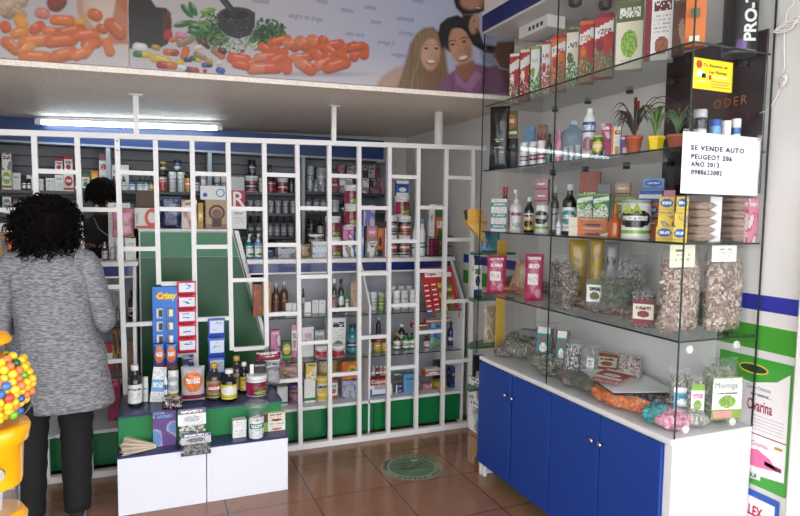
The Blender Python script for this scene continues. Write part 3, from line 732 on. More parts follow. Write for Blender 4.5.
MB().box(DX1 - .003, DX1, DY0 - .001, DY0 + .006, ZB + .001, ZT).build('pane_edge', GLASSEDGE, gcase)
MB().box(DX1 - .006, DX1, 1.765, CY1 - .01, ZB + .001, 1.42).build('back_panel', M((222, 222, 220), .5), gcase)
SZ = [1.06, 1.415, 1.76, 2.12]
for z in SZ:
    s = MB().box(DX0 + .012, DX1 - .008, DY0 + .010, CY1 - .010, z - .006, z).build('glass_shelf', SHELFG, gcase)
    e = MB(); e.box(DX0 + .0095, DX0 + .012, DY0 + .008, CY1 - .008, z - .007, z); e.box(DX0 + .0095, DX1 - .008, DY0 + .0075, DY0 + .010, z - .007, z); e.build('polished_edge', GLASSEDGE, s)
    for yy in (1.70, 2.05, 2.30, 2.60, 2.88):
        b = MB(); b.box(DX1 - .03, DX1 - .006, yy - .012, yy + .012, z - .022, z - .0075); b.build('shelf_clip', M((60, 58, 58), .4), gcase)
for py, pz in ((1.64, .70), (1.99, .70)): pass
for x_, z_ in ((1.79, .735), (2.03, .735), (2.03, 1.03), (1.79, 1.03)):
    k = MB(); k.X = Matrix.Translation((x_, DY0 - .001, z_)) @ Matrix.Rotation(math.pi / 2, 4, 'X')
    k.lathe([(.016, 0), (.016, .006), (.012, .009)], 16); k.build('glass_clamp', M((205, 208, 206), .15, .3), gcase)

# dark mural panel on the wall behind the case
pn = empty('wall_poster_panel', (0, 0, 0), 0, 'large dark purple brown glossy poster panel behind the glass case', 'poster')
MB().bbox(2.1495, 2.1585, 1.615, 2.098, 1.603, 2.22, .002).build('panel', M((46, 30, 36), .12, coat=.5, var=.25, bscale=3), pn)
for t, y, z, s_ in (('B E A', 2.06, 1.963, .036), ('ODER', 1.842, 1.953, .051)):
    text_mesh(t, s_, M((150, 100, 50), .5), (2.1488, y, z), (math.pi / 2, 0, -math.pi / 2), parent=pn, spacing=1.25)

# stickers on the near end pane
def end_sheet(name, px0, py0, px1, py1, mat, label, cat, y=DY0 - .0012, curl=0.0):
    a = at_y(px0, py0, y); b = at_y(px1, py1, y)
    n = 14; m = MB(); vs = []
    for j in range(n + 1):
        for i in range(n + 1):
            u, v = i / n, j / n
            off = -curl * (max(0, u - .8) ** 2 * 20 * (1 - abs(v - .5)) + .12 * math.sin(3 * u + 2 * v))
            vs.append((a.x + (b.x - a.x) * u + 0.004 * curl * 60 * math.sin(v * 7) * (u > .9), y + off - .0005, a.z + (b.z - a.z) * v))
    for j in range(n):
        for i in range(n):
            k = j * (n + 1) + i; m._add([vs[k], vs[k + n + 1], vs[k + n + 2], vs[k + 1]], [(0, 1, 2, 3)])
    m2 = MB(); m2._add(vs, [(j * (n + 1) + i, (j + 1) * (n + 1) + i, (j + 1) * (n + 1) + i + 1, j * (n + 1) + i + 1) for j in range(n) for i in range(n)], smooth=True)
    o = m2.build('sheet', mat); sm = o.modifiers.new('t', 'SOLIDIFY'); sm.thickness = .0004; sm.offset = 0; apply_mods(o)
    e = empty(name, (0, 0, 0), 0, label, cat); o.parent = e
    return e, a, b
note, na, nb = end_sheet('car_sale_notice', 683, 131, 757, 196, M((238, 238, 242), .6, name='paper'), 'white paper car sale notice taped on the end glass', 'notice', curl=.004)
for k, t in enumerate(['SE VENDE AUTO', 'PEUGEOT 206', 'AÑO 2013', '0980622002']):
    py = [148.5, 157.5, 165, 173][k]; p = at_y(691, py, DY0 - .004)
    o = text_mesh(t, .0245, M((40, 44, 58), .6), (p.x, DY0 - .0048, p.z - .004), spacing=1.25, parent=note, bold=.0006, ext=.0003)
    wx = max(v.co.x for v in o.data.vertices); tw = [.262, .20, .135, .15][k]; o.scale = (tw / wx, 1, 1)
for x_ in (na.x + .01, nb.x - .01):
    MB().box(x_ - .014, x_ + .014, DY0 - .0065, DY0 - .006, na.z - .012, na.z + .008).build('tape', CELLO, note)
ys, ya_, yb_ = end_sheet('yellow_sticker', 694, 57, 731.5, 93, M((250, 214, 20), .4, name='sticker_yellow'), 'bright yellow advertisement sticker on the upper end glass', 'sticker')
def on_st(px, py): p = at_y(px, py, DY0 - .003); return p
for t, px, py, s_, col in (('Tu Anuncio en', 703.5, 66, .0165, 'dark'), ('Las Páginas', 709, 73, .015, 'dark')):
    p = on_st(px, py); o = text_mesh(t, s_, M(col), (p.x, DY0 - .0026, p.z), parent=ys, ext=.0002, bold=.0003)
    o.scale = (({'T': .118, 'L': .088}[t[0]]) / max(v.co.x for v in o.data.vertices), 1, 1)
m = MB(); m.X = Matrix.Translation((on_st(699.5, 64).x, DY0 - .0018, on_st(699.5, 64).z)) @ Matrix.Rotation(math.pi / 2, 4, 'X'); m.lathe([(.014, 0), (.014, .001)], 20); m.build('red_disc', M('red'), ys)
for x0, y0, x1, y1, col in ((697, 70, 704, 77, 'white'), (697, 71, 704, 72.5, 'dark'), (702, 73, 706, 78, 'navy'), (709, 75, 711.5, 80, 'red'), (712, 76, 728, 80, (250, 222, 150)), (697, 80, 706, 82, 'cream'), (711, 82, 730, 83, 'mustard'), (711, 84.5, 728, 85.3, 'mustard'), (697, 86.5, 706, 88, 'mustard'), (711, 87.5, 730, 88.3, 'mustard')):
    a = on_st(x0, y0); b = on_st(x1, y1); MB().box(a.x, b.x, DY0 - .0026, DY0 - .0021, b.z, a.z).build('print_patch', M(col), ys)

# posters low on the right wall
def wall_pt(px, py, x=XW - .003): return at_x(px, py, x)
po = empty('health_poster', (0, 0, 0), 0, 'white and green medicine poster low on the right wall', 'poster')
y0p, y1p, z0p, z1p = 1.4451, 1.752, 0.4714, 0.9703
MB().bbox(XW - .005, XW - .001, y0p, y1p, z0p, z1p, .001).build('sheet', M((62, 156, 52), .4), po)
def wp(name, poly, col, x=None):
    x = x or (XW - .0056 if name == 'print_field' else XW - .0063)
    MB().prism(poly, x, x + .0006, axis='x').build(name, M(col, .4), po)
wp('print_field', [(y0p + .008, z0p + .055), (y1p - .008, z0p + .02), (y1p - .008, z1p - .09), (1.60, z1p - .10), (1.5017, z1p - .075), (y0p + .008, z1p - .035)], (238, 230, 232))
m = MB(); m.X = Matrix.Translation((XW - .0062, 1.600, z1p - .045)) @ Matrix.Rotation(math.pi / 2, 4, 'Y')
m.lathe([(.062, 0), (.062, .0006)], 28, sx=.34); m.lathe([(.056, -.0006), (.056, 0)], 28, 1, sx=.27); m.build('logo_badge', [M('yellow'), M((30, 60, 36))], po)
RWZ = (math.pi / 2, 0, -math.pi / 2)
text_mesh('Quistes Ováricos', .021, M((110, 110, 120)), (XW - .0064, 1.625, 0.8469), RWZ, parent=po, ext=.0002, xs=.68)
text_mesh('dolor menstrual, ...', .017, M((70, 70, 80)), (XW - .0064, 1.605, 0.8232), RWZ, parent=po, ext=.0002, xs=.66, bold=.0003)
text_mesh('Ovarina', .062, M((150, 34, 84)), (XW - .0064, 1.618, 0.7646), RWZ, parent=po, ext=.0002, xs=.52, bold=.0012)
text_mesh('Ovarina', .026, M((190, 90, 130)), (XW - .0064, 1.590, 0.6278), RWZ, parent=po, ext=.0002, xs=.8)
for i in range(5): wp('text_line', [(1.4657, 0.744 - i * .013), (1.5891, 0.744 - i * .013), (1.5891, 0.7471 - i * .013), (1.4657, 0.7471 - i * .013)], (196, 186, 190))
wp('red_line', [(1.4534, 0.671), (1.6457, 0.671), (1.6457, 0.6751), (1.4534, 0.6751)], (150, 30, 60))
wp('pink_leaf', [(1.4811, 0.5589), (1.512, 0.5949), (1.5634, 0.6154), (1.6149, 0.6051), (1.6457, 0.5743), (1.6457, 0.5434), (1.5634, 0.5455)], (222, 110, 160)); wp('tag_strip', [(1.4657, 0.5589), (1.5326, 0.5661), (1.5326, 0.5815), (1.4657, 0.5743)], (120, 20, 70))
wp('small_badge', [(1.4657, 0.6411), (1.4966, 0.6411), (1.4966, 0.6514), (1.4657, 0.6514)], 'mustard'); wp('info_tag', [(1.545, 0.4971), (1.622, 0.492), (1.622, 0.528), (1.545, 0.5311)], 'white')
text_mesh('AQUI', .022, M('dark'), (XW - .0070, 1.615, 0.5013), RWZ, parent=po, ext=.0003, bold=.0005)
ps = empty('brand_sign', (0, 0, 0), 0, 'rounded blue edged sign with red letters below the wall poster', 'sign')
MB().bbox(XW - .008, XW - .001, 1.4657, 1.7074, 0.1834, 0.4488, .02).build('board', M((36, 84, 176), .4), ps)
MB().bbox(XW - .0095, XW - .0075, 1.4791, 1.6971, 0.1989, 0.4251, .01).build('white_field', M((226, 228, 236), .4), ps)
text_mesh('TALEX', .055, M((190, 30, 50)), (XW - .0102, 1.628, 0.3531), RWZ, parent=ps, ext=.0004, bold=.0015, xs=.62)
MB().box(XW - .0101, XW - .0094, 1.4863, 1.6457, 0.312, 0.3398).build('text_bar', M((60, 70, 120)), ps)

# white cable with knots on the right wall
cb = empty('white_cable', (0, 0, 0), 0, 'white cable hanging in knotted loops on the right wall', 'cable')
CW = M((228, 224, 216), .5, name='cable_white'); X_ = XW - .012
def wy(px, py): p = at_x(px, py, X_); return p
pts = [wy(*q) for q in ((793, -6), (794, 4), (788, 10), (786, 18), (784, 30), (784, 50), (784.5, 66), (783, 74))]
MB().tube(pts, .0028, 6).build('cord', CW, cb)
m = MB(); R_ = random.Random(3)
for k in range(5):
    c_ = wy(790 - k * 1.2, 22 + k * 2); a0 = R_.uniform(-.5, .4); pts = []
    for i in range(22):
        t = 2 * math.pi * i / 22; y_, z_ = .034 * math.cos(t), .009 * math.sin(t)
        pts.append((X_ - .003 * k, c_.y + y_ * math.cos(a0) - z_ * math.sin(a0), c_.z + y_ * math.sin(a0) + z_ * math.cos(a0)))
    m.tube(pts, .0028, 6, closed=True)
m.build('loop_bundle', CW, cb)
m = MB()
for k in range(6):
    c_ = wy(784.5, 81); a0 = R_.uniform(-1.2, 1.2); rr = R_.uniform(.012, .021); pts = []
    for i in range(22):
        t = 2 * math.pi * i / 22; y_, z_ = rr * math.cos(t), rr * 1.1 * math.sin(t)
        pts.append((X_ - .010 + .010 * math.cos(t + a0), c_.y + y_, c_.z + z_))
    m.tube(pts, .0030, 6, closed=True)
m.build('knot', CW, cb)
MB().tube([wy(*q) for q in ((780, 88), (777, 96), (772, 105), (766, 111), (760, 113))], .0028, 6).build('loose_end', CW, cb)

# ============================================================ STEPPED PODIUM
pd = empty('stepped_podium', (0.24, 3.155, 0), 0, 'white stepped display podium with navy tops and green riser', 'podium')
PN = M((34, 44, 92), .38, name='podium_navy', coat=.15); PW = M((226, 228, 236), .42, name='podium_white')
XL, XR_ = -.172 - .24, .664 - .24; XM = .278 - .24 - .035
for a, b in ((XL, XM - .002), (XM + .002, XR_)):
    MB().bbox(a, b, 0, .50, 0.0, .288, .002).build('white_box', PW, pd)
MB().bbox(XL - .004, XR_ + .004, -.002, .135, .288, .300, .002).build('lower_top', PN, pd)
MB().bbox(XL, XR_ - .012, .129, .50, .30, .452, .002).build('green_riser', M((10, 118, 62), .4), pd)
MB().bbox(XL - .004, XR_ - .006, .122, .505, .452, .464, .002).build('upper_top', PN, pd)

# ============================================================ ROUND FLOOR STICKER
fs_ = empty('floor_sticker', (1.415, 3.19, 0), 0, 'round green distancing sticker with black lettering on the floor', 'sticker')
m = MB(); m.lathe([(.185, .0004), (.184, .0012)], 48); m.build('disc', M((138, 144, 118), .45), fs_)
m = MB(); m.lathe([(.138, .0012), (.137, .0018)], 48); m.build('inner_disc', M((96, 116, 90), .45, var=.25, bscale=12), fs_)
m = MB()
for k in range(48):
    a, b = 2 * math.pi * k / 48, 2 * math.pi * (k + 1) / 48
    m._add([(r * math.cos(t), r * math.sin(t), .0022) for r, t in ((.140, a), (.145, a), (.145, b), (.140, b))], [(0, 1, 2, 3)])
m.build('ring', M((170, 176, 150)), fs_)
def ring_text(t, a0, da, r, flip):
    for k, ch in enumerate(t):
        if ch == ' ': continue
        a = a0 - da * k if not flip else a0 + da * k
        o = text_mesh(ch, .034, M((36, 44, 38)), (r * math.cos(a), r * math.sin(a), .0014), (0, 0, a - math.pi / 2 + (math.pi if flip else 0)), name='letter', parent=fs_, ext=.0003, align='CENTER', bold=.0008)
ring_text('GUARDA TU DISTANCIA', math.radians(172), math.radians(9.0), .150, False)
ring_text('ESPERA AQUI', math.radians(222), math.radians(10.5), .174, True)
m = MB(); R_ = random.Random(4)
for k in range(9):
    x, y = R_.uniform(-.07, .07), R_.uniform(-.03, .03); m.box(x - .02, x + .02, y - .004, y + .004, .002, .0026)
m.build('footprint_marks', M((70, 48, 44)), fs_)
m = MB(); m.box(-.09, .03, .055, .063, .002, .0026); m.box(.03, .07, .07, .085, .002, .0026, 1); m.box(-.06, .08, -.07, -.055, .002, .0026, 2)
m.build('sticker_bands', [M((60, 84, 60)), M((190, 196, 186)), M((80, 150, 120))], fs_)

# ============================================================ PRODUCT BUILDERS (origin at the base centre, front towards -Y)
SEED = [100]
def nseed(): SEED[0] += 1; return SEED[0]
def pcol(p, i, default='white'):
    q = p.split('/'); return q[i] if len(q) > i else default
def res(w_, h_):
    px = .0052; return max(5, min(26, int(w_ / px * 1.6))), max(6, min(34, int(h_ / px * 1.6)))
def g_carton(w_, d, h, pal, style, flap=False, film=False):
    nx, ny = res(w_, h); sd = nseed(); A = art(pal, sd, nx, ny, style); S = art(pal, sd + 5000, max(4, nx // 2), ny, 'p' if style != 'd' else 'd')
    m = MB(); x, y = w_ / 2, d / 2; c0 = tuple(C(pcol(pal, 0)))
    m.grid((-x, -y, 0), (w_, 0, 0), (0, 0, h), A); m.grid((x, -y, 0), (0, d, 0), (0, 0, h), S); m.grid((-x, y, 0), (0, -d, 0), (0, 0, h), S)
    m.grid((x, y, 0), (-w_, 0, 0), (0, 0, h), A)
    tc_ = tuple(C(pcol(pal, 1, pcol(pal, 0))) if style in 'at' else C(pcol(pal, 0)))
    m._add([(-x, -y, h), (x, -y, h), (x, y, h), (-x, y, h)], [(0, 1, 2, 3)], 0, tc_); m._add([(-x, -y, 0), (x, -y, 0), (x, y, 0), (-x, y, 0)], [(3, 2, 1, 0)], 0, c0)
    ps_ = [('body', m, GLOSSP if film else PRINT)]
    if flap:
        f = MB(); f.prism([(-x, 0), (x, 0), (x, .008), (x - .01, .022), (.008, .024), (0, .014), (-.008, .024), (-x + .01, .022), (-x, .008)], y - .002, y); f.X = None
        f.v = [(a, b, c + h) for a, b, c in f.v]; f.c = [tc_] * len(f.f); ps_.append(('hang_flap', f, PRINT))
    return ps_
def g_jar(r, h, pal, style, lid='white', lidh=.22, film=True):
    hb = h * (1 - lidh); nx, ny = res(r * 3, hb * .8)
    b = MB().lathe([(r * .9, 0), (r * .98, h * .02), (r * .98, hb * .93), (r * .86, hb)], 20)
    l = MB().lathe([(r * .94, hb * .995), (r, hb + .001), (r, h * .985), (r * .93, h)], 22)
    w_ = MB().wrap(r * .99, hb * .08, hb * .9, art(pal, nseed(), nx, ny, style))
    return [('body', b, M(pcol(pal, 0) if lid != 'white' else 'white', .35)), ('lid', l, M(lid, .35)), ('label', w_, GLOSSP)]
def g_bottle(r, h, glass, cap, pal, style='a', neck=.22, caph=.12, shoulder=.18, lab=(.12, .72)):
    hb = h * (1 - neck - caph); sh = h * shoulder; rn = r * .42
    pr = [(r * .92, 0), (r, h * .02), (r, hb - sh * .2)]
    for k in range(1, 6):
        t = k / 5; pr.append((r + (rn - r) * (t * t * (3 - 2 * t)), hb - sh * .2 + sh * t))
    pr.append((rn, h * (1 - caph)))
    b = MB().lathe(pr, 20)
    c = MB().lathe([(rn * 1.15, h * (1 - caph) - .002), (rn * 1.25, h * (1 - caph)), (rn * 1.25, h * .99), (rn * 1.1, h)], 16)
    nx, ny = res(r * 3, hb * .6)
    w_ = MB().wrap(r * 1.012, hb * lab[0], hb * lab[1] + hb * .1, art(pal, nseed(), nx, ny, style))
    return [('body', b, M(glass, .12, coat=.4)), ('cap', c, M(cap, .35)), ('label', w_, GLOSSP)]
def g_pump(r, h, body, cap, pal, style='a'):
    hb = h * .68
    b = MB().lathe([(r * .92, 0), (r, h * .03), (r, hb * .85), (r * .8, hb * .95), (r * .4, hb)], 20)
    c = MB().lathe([(r * .42, hb), (r * .44, hb + h * .08), (r * .16, hb + h * .1), (r * .16, h * .9)], 14)
    c.bbox(-r * .25, r * .25, -r * .95, r * .3, h * .9, h, .003)
    w_ = MB().wrap(r * 1.012, hb * .1, hb * .75, art(pal, nseed(), *res(r * 3, hb * .6), style))
    return [('body', b, M(body, .3)), ('pump', c, M(cap, .35)), ('label', w_, GLOSSP)]
def g_drop(r, h, body, cap, pal, style='a'):
    hb = h * .62
    b = MB().lathe([(r * .92, 0), (r, h * .03), (r, hb * .8), (r * .5, hb * .97), (r * .45, hb)], 16)
    c = MB().lathe([(r * .5, hb), (r * .5, hb + h * .14), (r * .28, hb + h * .17), (r * .3, h * .93), (r * .12, h)], 14)
    w_ = MB().wrap(r * 1.012, hb * .08, hb * .72, art(pal, nseed(), *res(r * 3, hb * .6), style))
    return [('body', b, M(body, .12, coat=.4)), ('dropper_cap', c, M(cap, .4)), ('label', w_, GLOSSP)]
def pillow(w_, h, d, A=None, wr=.12, seed=0, n=12, nz=16, flat_bottom=True, jag=0.0):
    R = random.Random(seed); m = MB()
    if A is not None: nz, n = A.shape[:2]
    for sgn in (-1, 1):
        vs = []
        for j in range(nz + 1):
            v = 1 - j / nz
            for i in range(n + 1):
                u = i / n * 2 - 1; vv = v * 2 - 1
                t = max(0, 1 - abs(u) ** 2.6) ** .6 * max(0, 1 - abs(vv) ** (5 if vv > 0 else 9)) ** .6
                t *= 1 + wr * noise.noise(Vector((u * 3 + seed, vv * 5, sgn * 2)))
                e = jag * noise.noise(Vector((u * 4, vv * 9 + seed, 1)))
                vs.append((u * w_ / 2 * (1 - .06 * math.cos(vv * 1.5)) + e * w_ * .3, sgn * (d / 2 * t + .0006), v * h))
        fs = []; cols = []
        for j in range(nz):
            for i in range(n):
                a = j * (n + 1) + i; f = (a, a + n + 1, a + n + 2, a + 1); fs.append(f if sgn < 0 else f[::-1])
                if A is not None: cols.append(tuple(A[j, i if sgn < 0 else n - 1 - i]))
        m._add(vs, fs, 0, cols if A is not None else None, True)
    return m
def g_pouch(w_, h, d, pal, style='a', seal='white'):
    nx, ny = res(w_, h); A = art(pal, nseed(), nx, ny, style); A[0] = C(seal); A[-1] = C(seal)
    return [('body', pillow(w_, h, d, A, seed=nseed() % 50), GLOSSP)]
def chips(w_, h, d, n, cols, size=.012, seed=1, aspect=3.0, fill=.85, long_up=False):
    R = random.Random(seed); m = MB(); k = 0
    while k < n:
        u, v, q = R.uniform(-1, 1), R.uniform(0, 1), R.uniform(-1, 1)
        vv = v * 2 - 1; t = max(0, 1 - abs(u) ** 2.6) ** .6 * max(0, 1 - abs(vv) ** 9) ** .6
        q = q / (abs(q) + 1e-6) * (abs(q) ** .35)
        c = Vector((u * w_ / 2 * .9, q * d / 2 * t * .86, .02 * h + v * h * fill))
        s_ = size * R.uniform(.5, 1.2)
        m.X = Matrix.Translation(c) @ Matrix.Rotation(R.uniform(0, 6.3), 4, 'Y') @ Matrix.Rotation(R.uniform(-.5, .5), 4, 'X')
        a = s_ / 2; b = a / aspect
        m._add([(-a, -b * .6, -b), (a * .8, -b * .6, -b * .5), (a, b * .6, b), (-a * .7, b * .5, b * 1.1), (0, -b * 1.4, b * .3)],
               [(0, 1, 4), (1, 2, 4), (2, 3, 4), (3, 0, 4), (3, 2, 1, 0)], 0, tuple(C(R.choice(cols)) * R.uniform(.75, 1.15))); k += 1
    m.X = None; return m
CHIPM = attr_mat('dried_plant', .8)
BARK = [(168, 140, 124), (190, 166, 150), (132, 102, 88), (212, 196, 182), (150, 122, 108), (112, 84, 72)]
HERB = [(112, 116, 92), (140, 142, 118), (84, 88, 68), (176, 174, 156), (120, 112, 96), (200, 198, 188)]
DARKH = [(84, 72, 66), (110, 98, 90), (62, 54, 52), (138, 126, 116), (176, 168, 160)]
def herb_bag(name, w_, h, d, cols, label, cat='herb bag', n=170, size=.014, card=None, cardpos=(0, .5, .5, .4), top=.12, seed=1, group=None, aspect=3.0, word=None):
    e = empty(name, (0, 0, 0), 0, label, cat, group)
    pillow(w_, h, d, wr=.5, seed=seed, n=12, nz=18, jag=.12).build('clear_bag', CELLO, e)
    c = chips(w_, h, d, int(n * 1.7), cols, size, seed, aspect, fill=.98 - top); RR = np.random.RandomState(seed)
    core = pillow(w_ * .90, h * (.96 - top), d * .80, np.array([[C(cols[RR.randint(len(cols))]) * RR.uniform(.45, 1.25) for _ in range(22)] for _ in range(28)]), .5, seed=seed); core.v = [(a_, b_, c_ + h * .02) for a_, b_, c_ in core.v]
    c._add(core.v, core.f, 0, core.c, False)
    c = c.build('dried_contents', CHIPM, e); c['kind'] = 'stuff'
    if card:
        cx, cz, cw, ch = cardpos; k = MB(); A = art(card, nseed(), *res(cw * w_, ch * h), 't')
        k.grid((cx * w_ - cw * w_ / 2, -d / 2 - .0025, cz * h), (cw * w_, 0, 0), (0, 0, ch * h), A)
        k.grid((cx * w_ + cw * w_ / 2, -d / 2 - .0015, cz * h), (-cw * w_, 0, 0), (0, 0, ch * h), A)
        k.build('label_card', PRINT, e)
        if word:
            text_mesh(word, .024, M('dark'), (cx * w_ - cw * w_ * .45, -d / 2 - .0032, cz * h + ch * h * .78), parent=e, ext=.0003)
    return e

NAMES = dict(box=('medicine_box', 'box'), jar=('supplement_jar', 'jar'), bot=('syrup_bottle', 'bottle'), drop=('dropper_bottle', 'bottle'), pump=('pump_bottle', 'bottle'), pouch=('foil_pouch', 'pouch'), can=('powder_tin', 'tin'))
CTX = {}
TOP = [0.0]
def assemble(name, parts, loc, rz, label, cat, group=None, tilt=0):
    if len(parts) == 1:
        n, m, mt = parts[0]; o = m.build(name, mt, None, loc, rz); tag(o, label, cat, group)
    else:
        o = empty(name, loc, rz, label, cat, group)
        for n, m, mt in parts: m.build(n, mt, o)
    if tilt: o.rotation_euler.x = tilt
    return o
def frame(x0, yt, x1, z0, dy=0.0):
    xm = (x0 + x1) / 2
    if 'X' in CTX:
        X = CTX['X'] + dy; p = at_x(xm, yt + 15, X); 
        if p.y > 2.95: p = at_y(xm, yt + 15, 2.95); X = max(p.x, 1.79); p = at_x(xm, yt + 15, X); p.y = min(p.y, 2.97)
        zc = proj(p)[2]; W = (x1 - x0) * zc / F_PX
        H = at_x(xm, yt, X).z - z0; return (X, p.y, z0), W, H
    Y = CTX['Y'] + dy; p = at_y(xm, yt + 10, Y); W = at_y(x1, yt + 10, Y).x - at_y(x0, yt + 10, Y).x
    H = at_y(xm, yt, Y).z - z0; return (p.x, Y, z0), W, H
def put(kind, x0, yt, x1, desc, pal='white/red/dark', style='a', name=None, cat=None, z=None, dy=0.0, up=False, grp=None, rz=None, d=None, h=None, suf=None, **kw):
    z0 = z if z is not None else (TOP[0] + .0006 if up else CTX['z'] + .0006)
    if CTX.get('bays') and not up: z0 += bay_dz(at_y((x0 + x1) / 2, yt, CTX['Y']).x)
    loc, W, H = frame(x0, yt, x1, z0, dy)
    if h: H = h
    H = max(H, .012); TOP[0] = z0 + H
    R = random.Random(int(x0 * 31 + yt * 7)); r_ = (math.radians(rz) if rz is not None else CTX.get('rz', 0) + R.uniform(-.06, .06))
    label = desc + ' ' + (CTX['suf'] if suf is None else suf); label = label.strip()
    r = W / 2 * .96
    if kind == 'box': parts = g_carton(W * .96, d or min(CTX.get('maxd', .055), max(.018, W * .55)), H, pal, style, **kw)
    elif kind == 'jar': parts = g_jar(r, H, pal, style, **kw)
    elif kind == 'can': parts = g_jar(r, H, pal, style, lid=kw.pop('lid', 'silver'), lidh=.07)
    elif kind == 'bot': parts = g_bottle(r, H, kw.pop('glass', 'dark'), kw.pop('cap', 'white'), pal, style, **kw)
    elif kind == 'pump': parts = g_pump(r, H, kw.pop('glass', 'white'), kw.pop('cap', 'white'), pal, style)
    elif kind == 'drop': parts = g_drop(r, H, kw.pop('glass', 'dark'), kw.pop('cap', 'black'), pal, style)
    elif kind == 'pouch': parts = g_pouch(W, H, d or min(.05, W * .3), pal, style, **kw)
    n_, c_ = NAMES[kind]
    o = assemble(name or n_, parts, loc, r_, label, cat or c_, grp)
    o['w_'] = W; del o['w_']
    return o
def repeat(src, places, label=None, group=None):
    out = []
    for loc, rz in places:
        c = copy_tree(src, None, loc, rz)
        if label: c['label'] = label
        if group: c['group'] = group; src['group'] = group
        out.append(c)
    return out
def row_of(kind, xs, yt, wpx, desc, pal, style, grp, **kw):
    o = put(kind, xs[0] - wpx / 2, yt, xs[0] + wpx / 2, desc, pal, style, grp=grp, **kw)
    z0 = o.location.z
    for x in xs[1:]:
        l, W, H = frame(x - wpx / 2, yt, x + wpx / 2, z0, kw.get('dy', 0))
        copy_tree(o, None, l, o.rotation_euler.z)
    return o

# ============================================================ PRODUCTS ON THE BACK WALL SHELVES
CTX = dict(Y=4.93, bays=True, z=1.662, suf='on the top back shelf', maxd=.06)
P_ = put
P_('box', 2, 153, 12, 'tall white and brown box far left', 'white/brown/maroon', 'd')
P_('box', 2, 170, 12, 'cream box with oval fruit picture far left', 'cream/lime/rust', 'c', dy=-.05)
P_('box', 13, 173, 21, 'plain white narrow medicine box beside two dark bottles', 'white/grey/grey', 'p')
row_of('bot', [24, 29], 176, 5.4, 'dark small bottle in the pair far left', 'mauve/brown/white', 'a', 'pair of small dark bottles', glass='dark', cap='black')
P_('box', 32, 179, 44, 'low white box right of the small dark bottles', 'white/silver/dark', 'p')
P_('box', 27, 168, 36, 'flat white box lying on other boxes at left', 'white/white/dark', 'p', up=True, h=.025)
P_('box', 46, 178, 55, 'white box with small black text', 'white/white/dark', 'p')
P_('box', 55, 175, 64, 'white box with green tick mark', 'white/white/green', 'p')
P_('box', 64, 174, 74, 'white box with round red heart picture', 'white/red/red', 'c')
P_('box', 55, 153, 63, 'white box with red lower half, left of two', 'white/red/red', 't', up=True, dy=.02, h=.11)
P_('box', 64.5, 156, 73, 'white box with red lower half, right of two', 'white/red/maroon', 't', z=1.662 + .117, dy=.02)
P_('box', 75, 183, 81, 'orange and white small box left of orange carton', 'orange/white/dark', 'h')
P_('box', 82, 174, 90, 'white box with green title above orange box', 'white/green/orange', 't')
P_('box', 91, 171, 99, 'bright orange carton behind the dark head', 'orange/yellow/green', 'c')
P_('box', 99, 154, 107, 'white box with red lower block beside metal upright', 'white/mauve/red', 't')
P_('box', 100, 171, 107, 'pale blue white box beside metal upright', 'white/sky/grey', 'p', dy=-.04)
for x, gl, lb in ((114, 'dark', 'near-black'), (124, 'silver', 'clear glass'), (132, 'blue', 'cobalt blue'), (140, 'teal', 'dark teal'), (146, 'teal', 'green tinted')):
    P_('drop', x - 3.4, 176, x + 3.4, lb + ' dropper bottle in the row', 'white/grey/dark', 'p', glass=gl, dy=-.03)
P_('box', 112, 165, 120, 'white box behind the dropper bottles, left', 'white/silver/grey', 'p', dy=.05)
P_('box', 121, 165, 129, 'white box behind the dropper bottles, right', 'white/silver/grey', 'p', dy=.05)
P_('drop', 148, 176, 154.6, 'black dropper bottle with yellow label', 'yellow/yellow/dark', 'c', glass='black')
P_('jar', 158, 172, 167.5, 'red and brown supplement jar under a black jar', 'rust/white/red', 'a', lid='black')
P_('jar', 159.5, 162, 167, 'small black jar stacked on red brown jar', 'black/mustard/silver', 'h', lid='mustard', up=True)
row_of('jar', [172.6, 181], 172, 8, 'frosted silver jar with white lid', 'silver/teal/white', 'p', 'two frosted jars under a navy jar')
P_('jar', 174, 160, 181, 'navy jar standing on the frosted jars', 'navy/silver/white', 'h', lid='navy', up=True)
P_('jar', 184, 174, 192, 'black amber jar with gold label', 'mustard/orange/dark', 'c', lid='black')
P_('bot', 194, 174, 200, 'little dark bottle right of the gold jar', 'silver/white/dark', 'p')
P_('jar', 200.5, 176, 207, 'white capped jar with red band', 'white/maroon/dark', 'h', lid='silver')
row_of('jar', [217, 224, 230.5], 177, 6.6, 'grey capsule jar near the second upright', 'silver/white/dark', 'p', 'three grey jars near the upright')
P_('box', 200, 186, 226, 'wide white box with blue swirl picture', 'white/white/sky', 'c', dy=-.22, z=1.66) if False else None
P_('jar', 245, 176, 258, 'large dark red protein jar with white lid', 'maroon/dark/white', 'h')
P_('jar', 248, 160, 256, 'black bottle shaped jar on the red jar', 'black/silver/white', 'p', lid='black', up=True)
P_('box', 259, 178, 263, 'narrow cream box beside dark red jar', 'cream/olive/dark', 'p')
P_('jar', 265, 177, 276, 'red jar with shiny white stripe', 'maroon/white/red', 'b', lid='black')
P_('jar', 277, 178, 288, 'wide red jar with white lid, second red one', 'maroon/red/white', 'h')
P_('jar', 268, 165, 272, 'tiny dark jar on top of red jar', 'dark/olive/grey', 'p', lid='black', up=True)
row_of('jar', [291.5, 297], 178, 5.2, 'slim dark grey jar right of red jars', 'dark/grey/silver', 'p', 'slim dark jars', lid='black')
P_('jar', 306, 166, 314, 'tall silver bottle shaped jar', 'silver/grey/dark', 'd', lid='silver')
P_('jar', 316, 168, 326, 'silver jar with busy dark label', 'silver/dark/white', 'd', lid='silver')
P_('drop', 313, 179, 318.5, 'small silver bottle in front of tall jars', 'silver/white/dark', 'p', glass='silver', cap='silver', dy=-.05)
